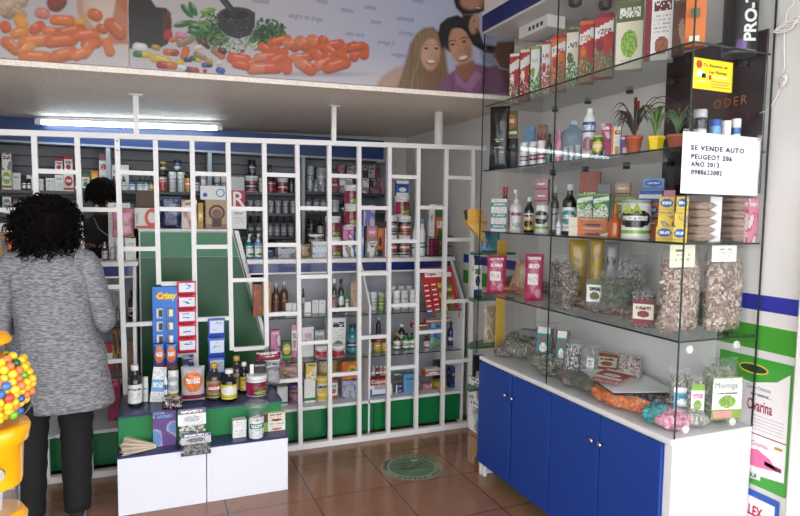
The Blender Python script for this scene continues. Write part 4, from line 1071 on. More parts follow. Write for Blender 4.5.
P_('drop', 320, 179, 325.5, 'second small silver bottle before busy jar', 'silver/mauve/dark', 'p', glass='silver', cap='silver', dy=-.05)
P_('box', 331, 177, 337.5, 'red medicine box beside a grey upright bar', 'maroon/red/white', 'h')
P_('box', 339, 178, 346.5, 'white box with dark letters near right end', 'white/dark/grey', 'd')
for k, (x, c1) in enumerate(((340.5, 'mauve/dark/red'), (350, 'silver/dark/maroon'), (357, 'mauve/white/dark'), (364, 'dark/mauve/silver'), (371, 'silver/maroon/dark'), (378, 'maroon/mauve/dark'))):
    P_('box', x - 3.3, 165 + (k % 2), x + 3.3, ['pinkish', 'silver lettered', 'pale mauve', 'dark chequered', 'light striped', 'deep red'][k] + ' small box in the back row at right', c1, 'd', dy=.05)
for k, (x, c1) in enumerate(((349, 'silver/dark/white'), (357, 'dark/silver/mauve'), (365, 'white/maroon/dark'), (373, 'dark/mauve/silver'), (379.5, 'mauve/dark/maroon'))):
    P_('box', x - 3.4, 178, x + 3.4, ['silver', 'blackish', 'white and wine', 'dark plum', 'rosy'][k] + ' short box in the front row at right', c1, 'd', dy=-.03)
CTX.update(z=1.497, suf='on the second back shelf')
P_('box', 3, 197, 12, 'slim white box with blue emblem far left', 'white/grey/sky', 'c')
P_('box', 13, 203, 31, 'wide white box with red and green bands', 'white/red/green', 't')
P_('box', 14, 199, 28, 'flat grey box lying on the wide one', 'grey/red/dark', 'h', up=True, h=.02)
row_of('jar', [122.5, 132], 201, 7, 'little white jar with dark green lid', 'silver/white/grey', 'p', 'two little jars left of brown board', lid='teal')
o = row_of('jar', [250, 257, 263.5, 271, 278, 285.5, 293], 200, 6.4, 'small grey capsule jar in the long row', 'silver/white/dark', 'p', 'long row of grey jars', lid='silver')
row_of('jar', [308, 316, 323], 199, 6.8, 'dull silver jar right of the bar upright', 'silver/dark/grey', 'p', 'three dull silver jars', lid='grey')
P_('jar', 331, 200, 339, 'white plastic jar with faint label', 'white/silver/grey', 'p')
P_('drop', 340, 200, 346.5, 'dark round bottle beside the white plastic jar', 'dark/grey/white', 'p')
CTX.update(z=1.31, suf='on the third back shelf')
row_of('drop', [250.5, 258.5], 215, 7, 'grey bottle with pointed dark cap, left pair', 'silver/teal/dark', 'a', 'left pair of grey bottles', glass='grey')
row_of('drop', [270.5, 277, 284, 291], 215, 6.4, 'grey bottle with pointed dark cap, four', 'silver/grey/dark', 'h', 'four grey bottles', glass='grey')
P_('jar', 307, 219, 316, 'black tub with grey print', 'black/silver/grey', 'd', lid='dark')
P_('pump', 317, 218, 323.5, 'black pump bottle with white label', 'white/grey/dark', 'p', glass='black', cap='black')
CTX.update(z=1.15, suf='on the lowest back shelf')
P_('box', 275, 240, 298, 'wide grey printed carton seen above the counter', 'grey/silver/dark', 'd')

# ============================================================ ON TOP OF THE GREEN CABINET
CTX = dict(Y=4.13, z=1.390, suf='on top of the green cabinet', maxd=.08)
P_('box', 117, 196, 128, 'plain box', 'brown/brown/dark', 'k') if False else None
P_('box', 134.5, 208, 157.5, 'white wellness box with big orange letter O', 'white/white/grey', 'k', name='supplement_box', z=1.3906)
bx = bpy.data.objects['supplement_box']
def ring(parent, x, z, ro, ri, y, mat, sx=.7, gap=False):
    m = MB(); n = 26
    for k in range(n):
        a, b = 2 * math.pi * k / n, 2 * math.pi * (k + 1) / n
        m._add([(x + sx * r * math.cos(t), y, z + r * math.sin(t)) for r, t in ((ri, a), (ro, a), (ro, b), (ri, b))], [(0, 1, 2, 3)])
    return m.build('letter_mark', mat, parent)
ring(bx, .034, .067, .058, .034, -.0405, M((214, 92, 60)))
text_mesh('OVALL', .022, M('dark'), (-.045, -.0405, .03), (math.pi / 2, -math.pi / 2, 0), parent=bx, ext=.0002)
MB().box(-.06, .06, -.0408, -.0402, .003, .016).build('orange_band', M((214, 92, 60)), bx)
P_('box', 136, 195, 158, 'brown cardboard box behind the white wellness box', 'brown/brown/rust', 'k', dy=.10, h=.235, d=.05)
tb = P_('pouch', 160.5, 196, 181, 'slate blue folded bag', (lambda: 'navy/sky/grey')(), 'd', name='folded_bag', cat='bag', seal='dark')
P_('box', 181, 200, 197, 'pale pink cookie packet with brown biscuit picture', 'cream/pink/rust', 'd', name='cookie_packet', cat='packet', d=.06)
P_('box', 197.5, 203, 202.5, 'bright yellow orange carton end', 'mustard/yellow/orange', 'h', d=.07)
pu = P_('box', 204.5, 200, 227.5, 'beige coffee box with brown round emblem', 'tan/rust/brown', 'k', name='coffee_box', d=.07)
ring(pu, 0, .105, .052, .036, -.0358, M((92, 56, 44)), 1); m = MB(); m.X = Matrix.Translation((0, -.0357, .1)) @ Matrix.Rotation(math.pi / 2, 4, 'X'); m.lathe([(.03, 0), (.03, .0006)], 20); m.build('emblem', M((122, 84, 76)), pu)
MB().box(-.03, .03, -.0362, -.0356, .012, .06).build('print_patch', M((70, 46, 40)), pu); MB().box(-.07, .07, -.0360, -.0356, .0, .03).build('print_band', M((150, 110, 84)), pu)
bw = P_('box', 200, 186, 226, 'wide white box with blue swirl stacked on the coffee box', 'white/white/sky', 'k', up=True, suf='', d=.06)
MB().lathe([(.014, 0), (.014, .001)], 14, sx=1).build('blue_mark', M((50, 90, 190)), bw, (-.05, -.0312, .03)).rotation_euler.x = math.pi / 2
ring(bw, .045, .045, .028, .02, -.0308, M('sky'), 1)
rb = P_('box', 231, 208, 246, 'white lettered box at the right end', 'white/white/grey', 'p', d=.06)
rb2 = P_('box', 230, 177, 244, 'pale grey box with red panel and letter R, topmost', 'silver/silver/grey', 'k', up=True, d=.055)
MB().box(-.043, .047, -.0288, -.0283, .003, .115).build('red_panel', M((176, 30, 66)), rb2)
text_mesh('R', .135, M('white'), (-.038, -.0293, .012), parent=rb2, ext=.0003, bold=.002)

# ============================================================ ON THE WHITE COUNTERTOPS
CTX = dict(Y=4.09, z=ZC, suf='on the right white counter', maxd=.09)
for x, c in ((249, 'teal'), (258, 'sky')): P_('pump', x - 4.6, 234, x + 4.6, {'teal': 'sea green', 'sky': 'pale blue'}[c] + ' pump bottle beside the green cabinet', 'white/teal/green', 'b', glass=c)
P_('box', 264.5, 250, 273, 'small dark blue box', 'navy/dark/silver', 'd')
P_('box', 276, 246, 297, 'low grey carton with close print', 'silver/grey/dark', 'd')
P_('pouch', 300, 244, 310, 'kraft paper pouch', 'kraft/tan/olive', 'd', seal='kraft')
for k in range(2):
    P_('box', 311.5, 249 - 8.5 * k, 327, ['lower', 'upper'][k] + ' white box with blue swoosh in the stack', 'white/sky/navy', 'h', up=bool(k), h=.055)
P_('jar', 308, 234, 324, 'dark tub with wide white lid', 'dark/silver/grey', 'd', up=True, h=.05)
P_('jar', 325.5, 238, 341, 'maroon protein tub, lower of the left stack', 'maroon/magenta/lime', 'b')
P_('jar', 325, 216, 340.5, 'maroon protein tub, upper of the left stack', 'maroon/magenta/lime', 'b', up=True)
P_('box', 342, 240, 353, 'chequered white and brown box', 'white/brown/maroon', 'd')
P_('box', 342, 226, 353, 'pink and plum box on chequered box', 'pink/purple/white', 'd', up=True)
P_('jar', 344.5, 205, 358, 'maroon protein tub, lower of the right stack', 'maroon/magenta/lime', 'b', up=True)
P_('jar', 344.5, 185, 358, 'maroon protein tub topmost of the right stack', 'maroon/magenta/lime', 'b', up=True)
P_('box', 354, 226, 363, 'light blue box with white print', 'sky/white/navy', 'd')
P_('box', 366, 241, 376.5, 'black and white spotted box', 'white/dark/rust', 'd')
P_('box', 366, 226, 376.5, 'salmon pink box on the spotted box', 'mauve/pink/kraft', 'c', up=True)
P_('box', 362.5, 205, 374, 'blue floral box above the salmon box', 'lilac/blue/purple', 'd', up=True)
P_('box', 377, 222, 382.5, 'narrow orange and black box', 'orange/dark/mustard', 't')
P_('box', 383, 228, 389.5, 'narrow white box with red stripes', 'white/red/dark', 'b')
row_of('jar', [391, 404], 236, 12.4, 'black jar with white lid, bottom pair', 'dark/rust/silver', 'c', 'bottom pair of black jars')
z_ = TOP[0]
P_('jar', 385, 215, 397, 'black jar with white lid, upper left', 'dark/grey/silver', 'c', z=z_ + .0006)
P_('jar', 398, 216, 411, 'black jar with white lid, upper right', 'dark/rust/orange', 'c', z=z_ + .0006)
P_('jar', 395, 196, 409, 'maroon tub standing on the black jars', 'maroon/magenta/lime', 'b', up=True)
P_('box', 395.5, 181, 408, 'royal blue box tilted on the maroon tub', 'blue/white/navy', 't', up=True, d=.03)
for k, x in enumerate((415.5, 422)):
    P_('bot', x - 3.4, 221 - 2 * k, x + 3.4, ['white plastic bottle with blue cap', 'white plastic bottle with teal label'][k], 'white/teal/white', 'h', glass='white', cap='sky')
# wire basket with its contents
bk = empty('wire_basket', (0, 0, 0), 0, 'black wire basket at the right end of the counter', 'basket')
a = at_y(428, 240, 4.05); b = at_y(450, 240, 4.05); X0b, X1b, Zb0 = a.x, b.x, ZC + .003; Y0b, Y1b = 4.0, 4.16
WB = M('black', .4)
m = MB()
for z in (Zb0, Zb0 + .07, Zb0 + .145): m.tube([(X0b, Y0b, z), (X1b, Y0b, z), (X1b, Y1b, z), (X0b, Y1b, z)], .0026, 6, closed=True, smooth=False)
m.build('hoops', WB, bk)
m = MB()
for k in range(7):
    x = X0b + (X1b - X0b) * k / 6
    for y in (Y0b, Y1b): m.tube([(x, y, Zb0), (x, y, Zb0 + .145)], .0018, 6)
for k in range(1, 5):
    y = Y0b + (Y1b - Y0b) * k / 5
    for x in (X0b, X1b): m.tube([(x, y, Zb0), (x, y, Zb0 + .145)], .0018, 6)
    m.tube([(X0b, y, Zb0), (X1b, y, Zb0)], .0018, 6)
m.build('wires', WB, bk)
CTX.update(suf='in the wire basket', Y=4.10, z=ZC + .006)
P_('box', 428.5, 204, 434, 'tall white narrow box', 'white/green/grey', 'p', d=.03, dy=-.03)
P_('box', 434.5, 209, 444, 'tall orange carton with green top', 'orange/green/white', 't', d=.03, dy=.02)
P_('box', 429.5, 238, 439, 'shiny maroon carton low', 'maroon/magenta/dark', 'b', d=.02, dy=-.07)
P_('box', 430, 199, 443, 'flat green and white book lying across the cartons', 'cream/green/olive', 'p', z=1.565, suf='over the wire basket', name='booklet', cat='book', d=.05, h=.018)
CTX = dict(Y=4.08, z=ZC, suf='on the left white counter', maxd=.07)
P_('box', 0, 231, 7, 'blue and yellow box', 'mustard/blue/red', 'd')
P_('box', 7.5, 232, 16, 'red and orange box', 'red/orange/yellow', 'd')
P_('box', 0, 219, 17, 'long white box with red edge lying on the bright boxes', 'white/white/red', 'h', up=True, h=.05)
P_('pump', 101.5, 242, 108, 'black bottle with white nozzle', 'silver/white/dark', 'p', glass='dark')
P_('bot', 109.5, 244, 115, 'pale slim bottle', 'silver/white/grey', 'p', glass='silver')
P_('box', 116.5, 239, 124, 'white tall box with grey border, left', 'white/grey/silver', 'p')
P_('box', 125, 238, 136, 'white tall box with grey border, right', 'white/grey/silver', 'p')
pk = P_('pouch', 112, 208, 134, 'faceted pink and gold gift pouch', 'pink/kraft/mauve', 'd', z=ZC + .142, name='gift_pouch', seal='mustard', suf='on white boxes at the left counter')
P_('box', 110, 204.5, 131, 'white box with orange base stripe behind the gift pouch', 'white/white/orange', 'h', dy=.06, z=ZC + .17, suf='', h=.08) if False else None
ob = P_('box', 108, 203, 131, 'white box with orange base stripe behind the gift pouch', 'white/white/orange', 'h', dy=.09, suf='', d=.04)

# ============================================================ IN THE LOWER RIGHT COUNTER SHELVES
CTX = dict(Y=3.93, z=.83, suf='on the upper glass shelf', maxd=.1)
P_('box', 253, 284, 261.5, 'orange red carton with tree picture', 'rust/orange/olive', 'd')
P_('box', 262, 282, 270.5, 'yellow and orange carton beside the tree carton', 'mustard/orange/rust', 'd')
for k, (x, y) in enumerate(((276, 283), (284, 281))): P_('bot', x - 4.4, y, x + 4.4, ['squat', 'tall'][k] + ' dark brown bottle with silver cap', 'brown/dark/rust', 'p', cap='silver', glass='brown')
for k, (x0, x1, y) in enumerate(((285.5, 291.5, 303), (292, 298.5, 303), (304, 310.5, 302))): P_('box', x0, y, x1, ['first', 'second', 'third'][k] + ' little white box with black curl from the left', 'white/white/dark', 'c', dy=-.06)
P_('drop', 300.5, 288, 306, 'silver bottle with black pointed cap', 'silver/grey/dark', 'p', glass='silver', cap='black', dy=.04)
P_('box', 311.5, 300, 318, 'plain white box, left of two', 'white/white/silver', 'p'); P_('box', 318.5, 300, 325, 'plain white box, right of two', 'white/white/silver', 'p')
P_('bot', 331, 279, 337, 'dark bottle with white cap', 'mauve/maroon/dark', 'p'); 
P_('bot', 338, 279, 344, 'dark bottle with black cap and green base', 'green/white/dark', 'c', cap='black')
P_('drop', 344.5, 284, 349, 'small green capped bottle', 'white/green/teal', 'b', glass='green', cap='green')
P_('box', 350, 282, 357, 'brown mottled carton next to the partition', 'tan/brown/mauve', 'd')
CTX.update(suf='on the upper shelf right of the partition')
for k, x in enumerate((366.5, 373.5, 381, 388.5)):
    P_('jar', x - 3.2, 292, x + 3.2, ['white lidded clear pill bottle', 'wide white pill bottle', 'brown pill bottle with lime label', 'grey pill bottle'][k], ['silver/white/dark', 'white/silver/grey', 'lime/olive/brown', 'silver/dark/white'][k], 'h', lid='white' if k != 2 else 'silver')
row_of('jar', [396.5, 404.5, 413], 290, 7.4, 'white vitamin bottle with white cap', 'white/silver/grey', 'p', 'three white vitamin bottles')
row_of('jar', [393, 401, 409], 286, 6.4, 'glass pill jar behind the vitamin bottles', 'silver/white/silver', 'p', 'back row of glass pill jars', dy=.12)
CTX.update(z=.54, suf='on the lower glass shelf')
P_('box', 270, 330, 280, 'pink and violet packet', 'pink/purple/white', 'd', z=.585, suf='stacked at the left end of the lower shelf')
P_('box', 271, 343, 279, 'yellow green packet below the violet one', 'olive/yellow/green', 'c')
P_('box', 281.5, 341, 291, 'dark green packet with yellow disc', 'green/yellow/lime', 'c', dy=-.04)
P_('box', 291.5, 322, 297, 'slim white box with pink squares', 'white/pink/mauve', 't', h=.22)
wb = P_('box', 301, 322, 313, 'white carton with pale grey ring', 'white/white/pink', 'p', h=.2); ring(wb, 0, .11, .026, .021, -.0335, M('silver'), 1)
P_('box', 314, 330, 324, 'grey silver packet behind the red tubs', 'silver/grey/white', 'd', dy=.06)
P_('box', 325.5, 317, 344.5, 'white and navy carton with comb picture', 'white/navy/grey', 'b', dy=.05)
for k, x in enumerate((321.5, 337.5)): P_('jar', x - 6.6, 345, x + 6.6, ['left', 'right'][k] + ' red tub with white lid', 'red/maroon/white', 'd', dy=-.07)
P_('bot', 346.5, 324, 358.5, 'big teal mouthwash bottle', 'teal/navy/white', 'h', glass='teal', cap='dark')
CTX.update(suf='on the lower shelf right of the partition')
P_('jar', 365, 342, 372, 'green and white packet jar', 'white/teal/pink', 'd')
for k, x in enumerate((377, 385.5)): P_('can', x - 4.1, 340, x + 4.1, ['left', 'right'][k] + ' yellow powder tin', 'yellow/mustard/red', 'c', lid='yellow')
fn = P_('can', 368, 329, 390, 'dark red fluted dish', 'maroon/rust/dark', 'd', up=True, h=.035, name='fluted_dish', cat='dish')
P_('bot', 376, 317, 381, 'thin black bottle rising from the dish', 'dark/white/dark', 'p', up=True)
for k, (x, gl, y) in enumerate(((397, 'brown', 333), (401.5, 'dark', 324), (406, 'green', 333), (413, 'green', 333))): P_('bot', x - 3.8, y, x + 3.8, ['brown tonic bottle with gold cap', 'tall dark tonic bottle with white cap', 'green tonic bottle, left', 'green tonic bottle, right'][k], 'white/green/yellow', 'h', glass=gl, cap=['mustard', 'white', 'black', 'dark'][k], dy=[0, .09, 0, 0][k])
P_('bot', 423.5, 336, 429.5, 'dark cherry bottle with black cap', 'white/maroon/dark', 'p', glass='maroon', cap='black')
P_('pouch', 429.5, 318, 447, 'blue and green detergent pouch with white stripes', 'sky/blue/lime', 'd', d=.04)
P_('box', 411, 323, 426, 'red long box lying above the bottles', 'red/white/maroon', 'h', z=.69, suf='over the green tonic bottles', h=.03, d=.05) 
P_('box', 424, 313, 449, 'orange box lying above the detergent pouch', 'orange/white/red', 'h', z=.722, h=.022, d=.05, suf='')
for k, x in enumerate((451, 457.5)): P_('bot', x - 3.3, [322, 318][k], x + 3.3, ['navy blue bottle with dark cap, left', 'navy blue bottle with dark cap, right'][k], 'navy/silver/blue', 'h', glass='navy', cap='black')
CTX.update(z=.235, Y=3.90, suf='on the bottom shelf')
P_('box', 276.5, 386, 287, 'white tea box with green leaf, left one', 'white/white/green', 'c', d=.06)
P_('jar', 288, 384, 300, 'purple and brown herbal jar', 'mauve/purple/brown', 'd', lid='purple')
P_('box', 303, 378, 314.5, 'white tea box with green leaf, right one', 'white/white/green', 'c', d=.06)
P_('can', 316, 375, 328, 'tall pale yellow tin with blue lettering', 'cream/yellow/navy', 't', lid='yellow')
P_('box', 329, 379, 337, 'white and salmon narrow box', 'white/rust/green', 't')
for k, x in enumerate((346, 355)): P_('box', x - 4.6, 380, x + 4.6, ['left', 'right'][k] + ' grey and blue toy patterned box', 'silver/blue/lilac', 'd')
P_('pouch', 277, 364, 304, 'tan mixed herb packet piled on tea boxes', 'tan/brown/pink', 'd', z=.375, suf='', d=.07)
yb = P_('box', 305, 362, 316, 'yellow box with white centre on tea box', 'yellow/white/teal', 'd', z=.385, suf='left of the pale tin', d=.06)
P_('pouch', 318, 360, 338, 'brown and pale green packet lying behind the pale tin', 'tan/lime/rust', 'd', z=.382, suf='', dy=.08)
P_('box', 340, 360, 359, 'orange and yellow fruit box on the toy patterned boxes', 'orange/yellow/olive', 'd', z=.376, suf='', d=.08)
P_('pouch', 277, 351, 292, 'pink lilac small packet', 'pink/lilac/purple', 'd', z=.44, suf='above the tan herb packet')
CTX.update(suf='on the bottom shelf right of the partition', Y=3.89)
cg = P_('box', 365.5, 384, 391, 'wide white toothpaste carton with blue end', 'white/silver/blue', 'k', d=.06)
for nm, x0_, x1_, z0_, z1_, c_ in (('blue_end', -.085, -.055, 0, .05, 'blue'), ('grey_print', -.04, .07, .045, .075, 'silver'), ('blue_base', -.05, .083, .0, .012, 'blue')):
    MB().box(x0_, x1_, -.0312, -.0304, z0_, z1_).build(nm, M(c_), cg)
ct = P_('box', 366, 377, 391, 'long red box with white lettering on the toothpaste carton', 'red/red/white', 'k', up=True, suf='', h=.045, d=.05)
text_mesh('Colgate', .036, M('white'), (-.068, -.0262, .012), parent=ct, ext=.0003, bold=.0008)
for k, c_ in enumerate(('lime', 'silver', 'maroon', 'pink', 'mustard', 'white')): 
    x = 369.5 + k * 3.8; P_('bot', x - 1.8, 366, x + 1.8, dict(lime='lime green', silver='silver', maroon='wine red', pink='pink', mustard='mustard yellow', white='white')[c_] + ' slim tube in the rack of tubes', c_ + '/white/dark', 'h', z=.375, glass=c_, cap='white', name='slim_tube', cat='tube', suf='')
P_('box', 395, 384, 402, 'blue and white packet', 'navy/white/sky', 'b')
P_('box', 402.5, 373, 415, 'pale blue carton with dark round pictures', 'sky/white/navy', 'p')
P_('pouch', 394, 374, 402, 'grey foil packet', 'silver/dark/white', 'd', z=.34, suf='above the blue and white packet', dy=.05)
P_('box', 415.5, 376, 419, 'thin maroon and blue box', 'maroon/blue/pink', 'h')
P_('box', 422, 383, 431, 'red and white striped packet', 'mauve/white/red', 'd'); P_('box', 432, 380, 445, 'yellow and dark packet', 'mustard/dark/olive', 'd')
P_('box', 423, 368, 439, 'orange soap box with blue base', 'orange/white/blue', 't', z=.345, suf='on the striped packets', d=.07)
P_('box', 434, 360, 445, 'dark box with red picture at the back', 'dark/red/navy', 'd', dy=.12)
nb_ = P_('box', 448.5, 366, 461.5, 'deep blue detergent box with yellow pictures', 'navy/blue/yellow', 't')

# lower left shelves: only a narrow strip shows between the customer and the podium
CTX = dict(Y=3.95, z=.83, suf='on the upper shelf left of the podium', maxd=.1)
P_('bot', 128, 290, 137, 'brown bottle with white and blue label', 'white/navy/grey', 't', glass='dark', cap='black')
P_('box', 112, 284, 122, 'framed grey metal tin box', 'grey/dark/silver', 'd'); P_('box', 129, 309, 138, 'small plum box', 'mauve/brown/rust', 'd', dy=-.08) if False else None
CTX.update(z=.54, suf='on the lower shelf left of the podium')
P_('box', 105, 343, 113, 'red and white small box', 'red/white/dark', 'h'); P_('box', 113.5, 342, 121, 'white small box with red edge', 'white/red/dark', 'h')
P_('box', 127.5, 341, 138, 'tan brown patterned carton', 'tan/rust/mauve', 'd'); P_('box', 112, 318, 121, 'mustard printed box', 'brown/mustard/dark', 'd')
CTX.update(z=.235, suf='on the bottom shelf left of the podium')
P_('box', 108, 378, 120, 'magenta and pink packet', 'magenta/maroon/pink', 'd')
P_('jar', 121, 384, 130, 'plum jar with dark lid', 'maroon/mauve/dark', 'd', lid='dark')

# red toothbrush display card leaning at the end of the counter
tc = empty('toothbrush_display', (0, 0, 0), 0, 'tall red display card with rows of small packs at the right end of the counter', 'display card')
def tp(px, py, Y=3.752): return at_y(px, py, Y)
a, b, c_, d_ = tp(420, 268), tp(451, 266), tp(459, 308), tp(427, 316)
m = MB(); m._add([tuple(a), tuple(b), tuple(c_), tuple(d_)], [(3, 2, 1, 0)]); o = m.build('backing_card', M('red', .4), tc); q = o.modifiers.new('s', 'SOLIDIFY'); q.thickness = .004; q.offset = 0; apply_mods(o)
def inter(u, v): return a.lerp(b, u).lerp(d_.lerp(c_, u), v)
m = MB()
p0, p1 = inter(.12, .10), inter(.92, .24)
m.box(p0.x, p1.x, 3.743, 3.747, p1.z, p0.z); m.build('white_title_field', M('white'), tc)
text_mesh('Colgate', .03, M('red'), (p0.x + .01, 3.7425, p1.z + .012), parent=tc, ext=.0003, bold=.0008, xs=.75)
R = random.Random(6)
for j in range(6):
    for i in range(4):
        p = inter(.08 + i * .235, .34 + j * .108); col = 'red' if i < 2 else ('olive' if (i + j) % 2 else 'yellow')
        k = MB(); k.bbox(-.021, .021, -.010, .0, -.036, .0, .002); k.box(-.016, .016, -.0106, -.0101, -.012, -.004, 1); o = k.build('hanging_pack', [M(col if j < 5 else ['blue', 'olive', 'yellow', 'olive'][i], .3), M('white' if i < 2 else 'green')], tc, (p.x, 3.7465, p.z)); o.rotation_euler.y = -.10
MB().tube([tp(451, 266), tp(457, 290), tp(460, 308), tp(459, 318)], .003, 6).build('red_edge_cord', M('red'), tc)
pink = P_('box', 0, 0, 1, 'x', 'white') if False else None

# ============================================================ PODIUM GOODS
CTX = dict(Y=3.46, z=.4646, suf='on the podium top', maxd=.07)
P_('bot', 127, 365, 142.5, 'brown syrup bottle with white cap and white label', 'white/silver/dark', 'p', glass='dark', cap='white', dy=-.02)
P_('jar', 142.5, 377, 148.5, 'small white bottle beside the brown syrup bottle', 'white/silver/grey', 'p', dy=.03)
cd = P_('box', 149, 368, 163, 'leaning blue and white folded leaflet card', 'white/sky/blue', 'h', d=.01, name='leaflet_card', cat='leaflet'); cd.rotation_euler = (math.radians(-8), math.radians(7), 0)
P_('bot', 163.5, 370, 167.5, 'thin blue and white tube', 'blue/white/navy', 'h', glass='white', cap='white', name='slim_tube', cat='tube')
P_('can', 167.5, 367, 179, 'tall white can with round food picture', 'white/silver/mustard', 'c', lid='dark', dy=.01)
P_('pouch', 181, 366, 205, 'clear pouch with orange granola label', 'silver/orange/maroon', 'c', seal='silver', d=.06, dy=-.04)
P_('bot', 206, 363, 222, 'amber bottle with orange cap and vine label, front', 'kraft/rust/green', 'c', cap='mustard', dy=-.05)
P_('bot', 220.5, 369, 237.5, 'dark bottle with white cap and yellow label', 'yellow/white/lime', 'c', glass='black', dy=-.09)
P_('bot', 230, 356, 243, 'amber bottle with orange cap at the back', 'kraft/olive/brown', 'p', cap='mustard', dy=.07)
P_('bot', 239, 362, 249, 'dark bottle with yellow label behind the maroon tub', 'yellow/lime/white', 'b', glass='black', dy=.03)
P_('jar', 245.5, 374, 267.5, 'big maroon protein tub with white lid', 'maroon/magenta/lime', 'b', dy=-.04)
P_('box', 249, 360, 266, 'black and white box lid standing on the maroon tub', 'black/white/dark', 'b', up=True, h=.055, d=.06)
P_('pouch', 256, 352, 281, 'glossy wine red flat packet', 'maroon/magenta/white', 'd', z=.62, dy=.12, d=.03, suf='behind the maroon tub on the podium') 
P_('pouch', 257, 358, 280, 'silver crinkled sachet pile', 'silver/grey/dark', 'd', dy=.125, suf='behind the maroon tub on the podium', h=.15, d=.05)
hb = herb_bag('herb_bag', .075, .13, .05, DARKH, 'clear bag of dark herb beside the maroon tub', seed=3, n=90); hb.location = (.585, 3.50, .4646)
CTX.update(Y=3.24, z=.3004, suf='on the lower podium step')
P_('box', 152.5, 411, 176.5, 'purple and blue sweets box', 'purple/lilac/sky', 'd', d=.03, film=True)
for k in range(2):
    P_('box', 232, 424 - 10 * k, 246, ['lower', 'upper'][k] + ' small white box left of the clear jar', 'white/silver/grey', 'p', up=bool(k), h=.047, d=.05)
for k in range(2):
    P_('box', 262, 421 - 11 * k, 285, ['lower soap box with green leaf', 'upper soap box with brown end'][k] + ' beside the clear jar', ['white/lime/orange', 'cream/brown/maroon'][k], 'b', up=bool(k), h=.05, d=.04, dy=.03)
# clear jar with white and teal label
cj = empty('clear_plastic_jar', (.50, 3.19, .3004), 0, 'clear plastic jar with wide lid and teal banded label on the podium step', 'jar')
MB().lathe([(.038, .001), (.041, .006), (.041, .125), (.037, .14), (.037, .15)], 24).build('body', PLASTIC, cj)
MB().lathe([(.036, .004), (.037, .012), (.037, .10), (.03, .108)], 20).build('white_powder', M((226, 228, 230), .8), cj)
MB().lathe([(.038, .15), (.062, .165), (.064, .185), (.058, .192)], 24).build('lid', PLASTIC, cj)
MB().wrap(.0418, .03, .12, art('white/teal/grey', 77, 20, 16, 'h'), -2.6, -.5).build('label', GLOSSP, cj)
text_mesh('A', .024, M('dark'), (-.008, -.0435, .098), parent=cj, ext=.0003)
# snack bags leaning on the step
def lean_bag(x0, yt, x1, z0, Y, label, pal, cols, tilt, d=.045, n=110, name='snack_bag', cat='bag', hh=None, seal='navy'):
    p = at_y((x0 + x1) / 2, yt, Y); W = at_y(x1, yt, Y).x - at_y(x0, yt, Y).x; H = hh or (p.z - z0)
    e = empty(name, (p.x, Y, z0), 0, label, cat); e.rotation_euler.x = tilt
    A = art(pal, nseed(), *res(W, H), 'k'); ny = len(A); A[:max(2, ny // 9)] = C(seal); A[-max(1, ny // 10):] = C(seal)
    pillow(W, H, d, None, seed=nseed() % 40, wr=.3).build('clear_bag', CELLO, e)
    c = chips(W * .92, H, d * .9, n, cols, .018, nseed(), 1.6, .5).build('contents', CHIPM, e); c['kind'] = 'stuff'
    t = MB(); t.grid((-W * .5, -d * .28, H * .52), (W, 0, 0), (0, d * .1, H * .47), art(pal, nseed(), *res(W, H * .5), 'a')); t.build('printed_top', GLOSSP, e)
    for z0_, z1_ in ((-.004, .014), (H - .012, H + .002)): MB().bbox(-W * .5, W * .5, -.003, .003, z0_, z1_, .001).build('seal_strip', M(seal, .3), e)
    return e
lean_bag(178, 398, 206, .3275, 3.155, 'white and blue bag of marshmallows leaning above the dark blue bag', 'white/navy/silver', [(230, 226, 222), (150, 110, 90), (240, 240, 236)], math.radians(-12), hh=.17)
lean_bag(181, 430, 211, .272, 3.135, 'dark blue edged bag of grey sweets hanging over the podium edge', 'silver/navy/dark', [(120, 112, 108), (80, 74, 74), (170, 164, 160)], math.radians(-6), hh=.108)
hb = herb_bag('sweets_bag', .10, .06, .045, [(70, 40, 30), (220, 214, 206), (50, 40, 38)], 'little clear bag of brown and white sweets on the podium edge', 'bag', seed=9, n=70, size=.018, aspect=1.5); hb.location = (.085, 3.33, .4646)
# fan of paper sachets
pv_ = at_z(156, 449, .301)
for k in range(12):
    R = random.Random(k); L = .15 + .015 * R.random(); m = MB()
    m.prism([(0, -.004), (-L, -.009), (-L - .008, 0), (-L, .009), (0, .004)], .0, .003, axis='z')
    o = m.build('paper_sachet', M([(206, 190, 168), (222, 212, 196), (180, 160, 138)][k % 3], .7), None, (pv_.x, 3.215, .3012 + k * .0016)); o.rotation_euler = (0, math.radians(2 + k * .9), math.radians(24 - k * 4.6))
    tag(o, 'thin beige paper sachet in the fan on the podium step', 'sachet', 'fan of paper sachets')

# ============================================================ CARDS HANGING ON THE GRILLE
def hang_card(name, x0, y0, x1, y1, Y, pal, style, label, cat, depth=.004):
    a = at_y(x0, y0, Y); b = at_y(x1, y0, Y); c_ = at_y((x0 + x1) / 2, y1, Y); W = b.x - a.x; H = a.z - c_.z
    e = empty(name, ((a.x + b.x) / 2, Y, c_.z), 0, label, cat)
    return e, W, H
YC = 3.655
e, W, H = hang_card('candy_display_card', 152, 287, 177, 352, YC, '', '', 'blue candy display card hooked on the white grille', 'display card')
MB().bbox(-W / 2, W / 2, -.002, .002, 0, H, .001).build('card', M((24, 112, 206), .35), e)
m = MB(); m.X = Matrix.Translation((0, -.003, H * .85)) @ Matrix.Rotation(math.pi / 2, 4, 'X'); m.lathe([(W * .40, 0), (W * .40, .001)], 24, sy=.36); m.build('logo_patch', M('orange', .4), e)
text_mesh('Crissy', .05, M((240, 220, 60)), (-W * .34, -.0045, H * .82), parent=e, ext=.0004, bold=.002, shear=.2, xs=.82)
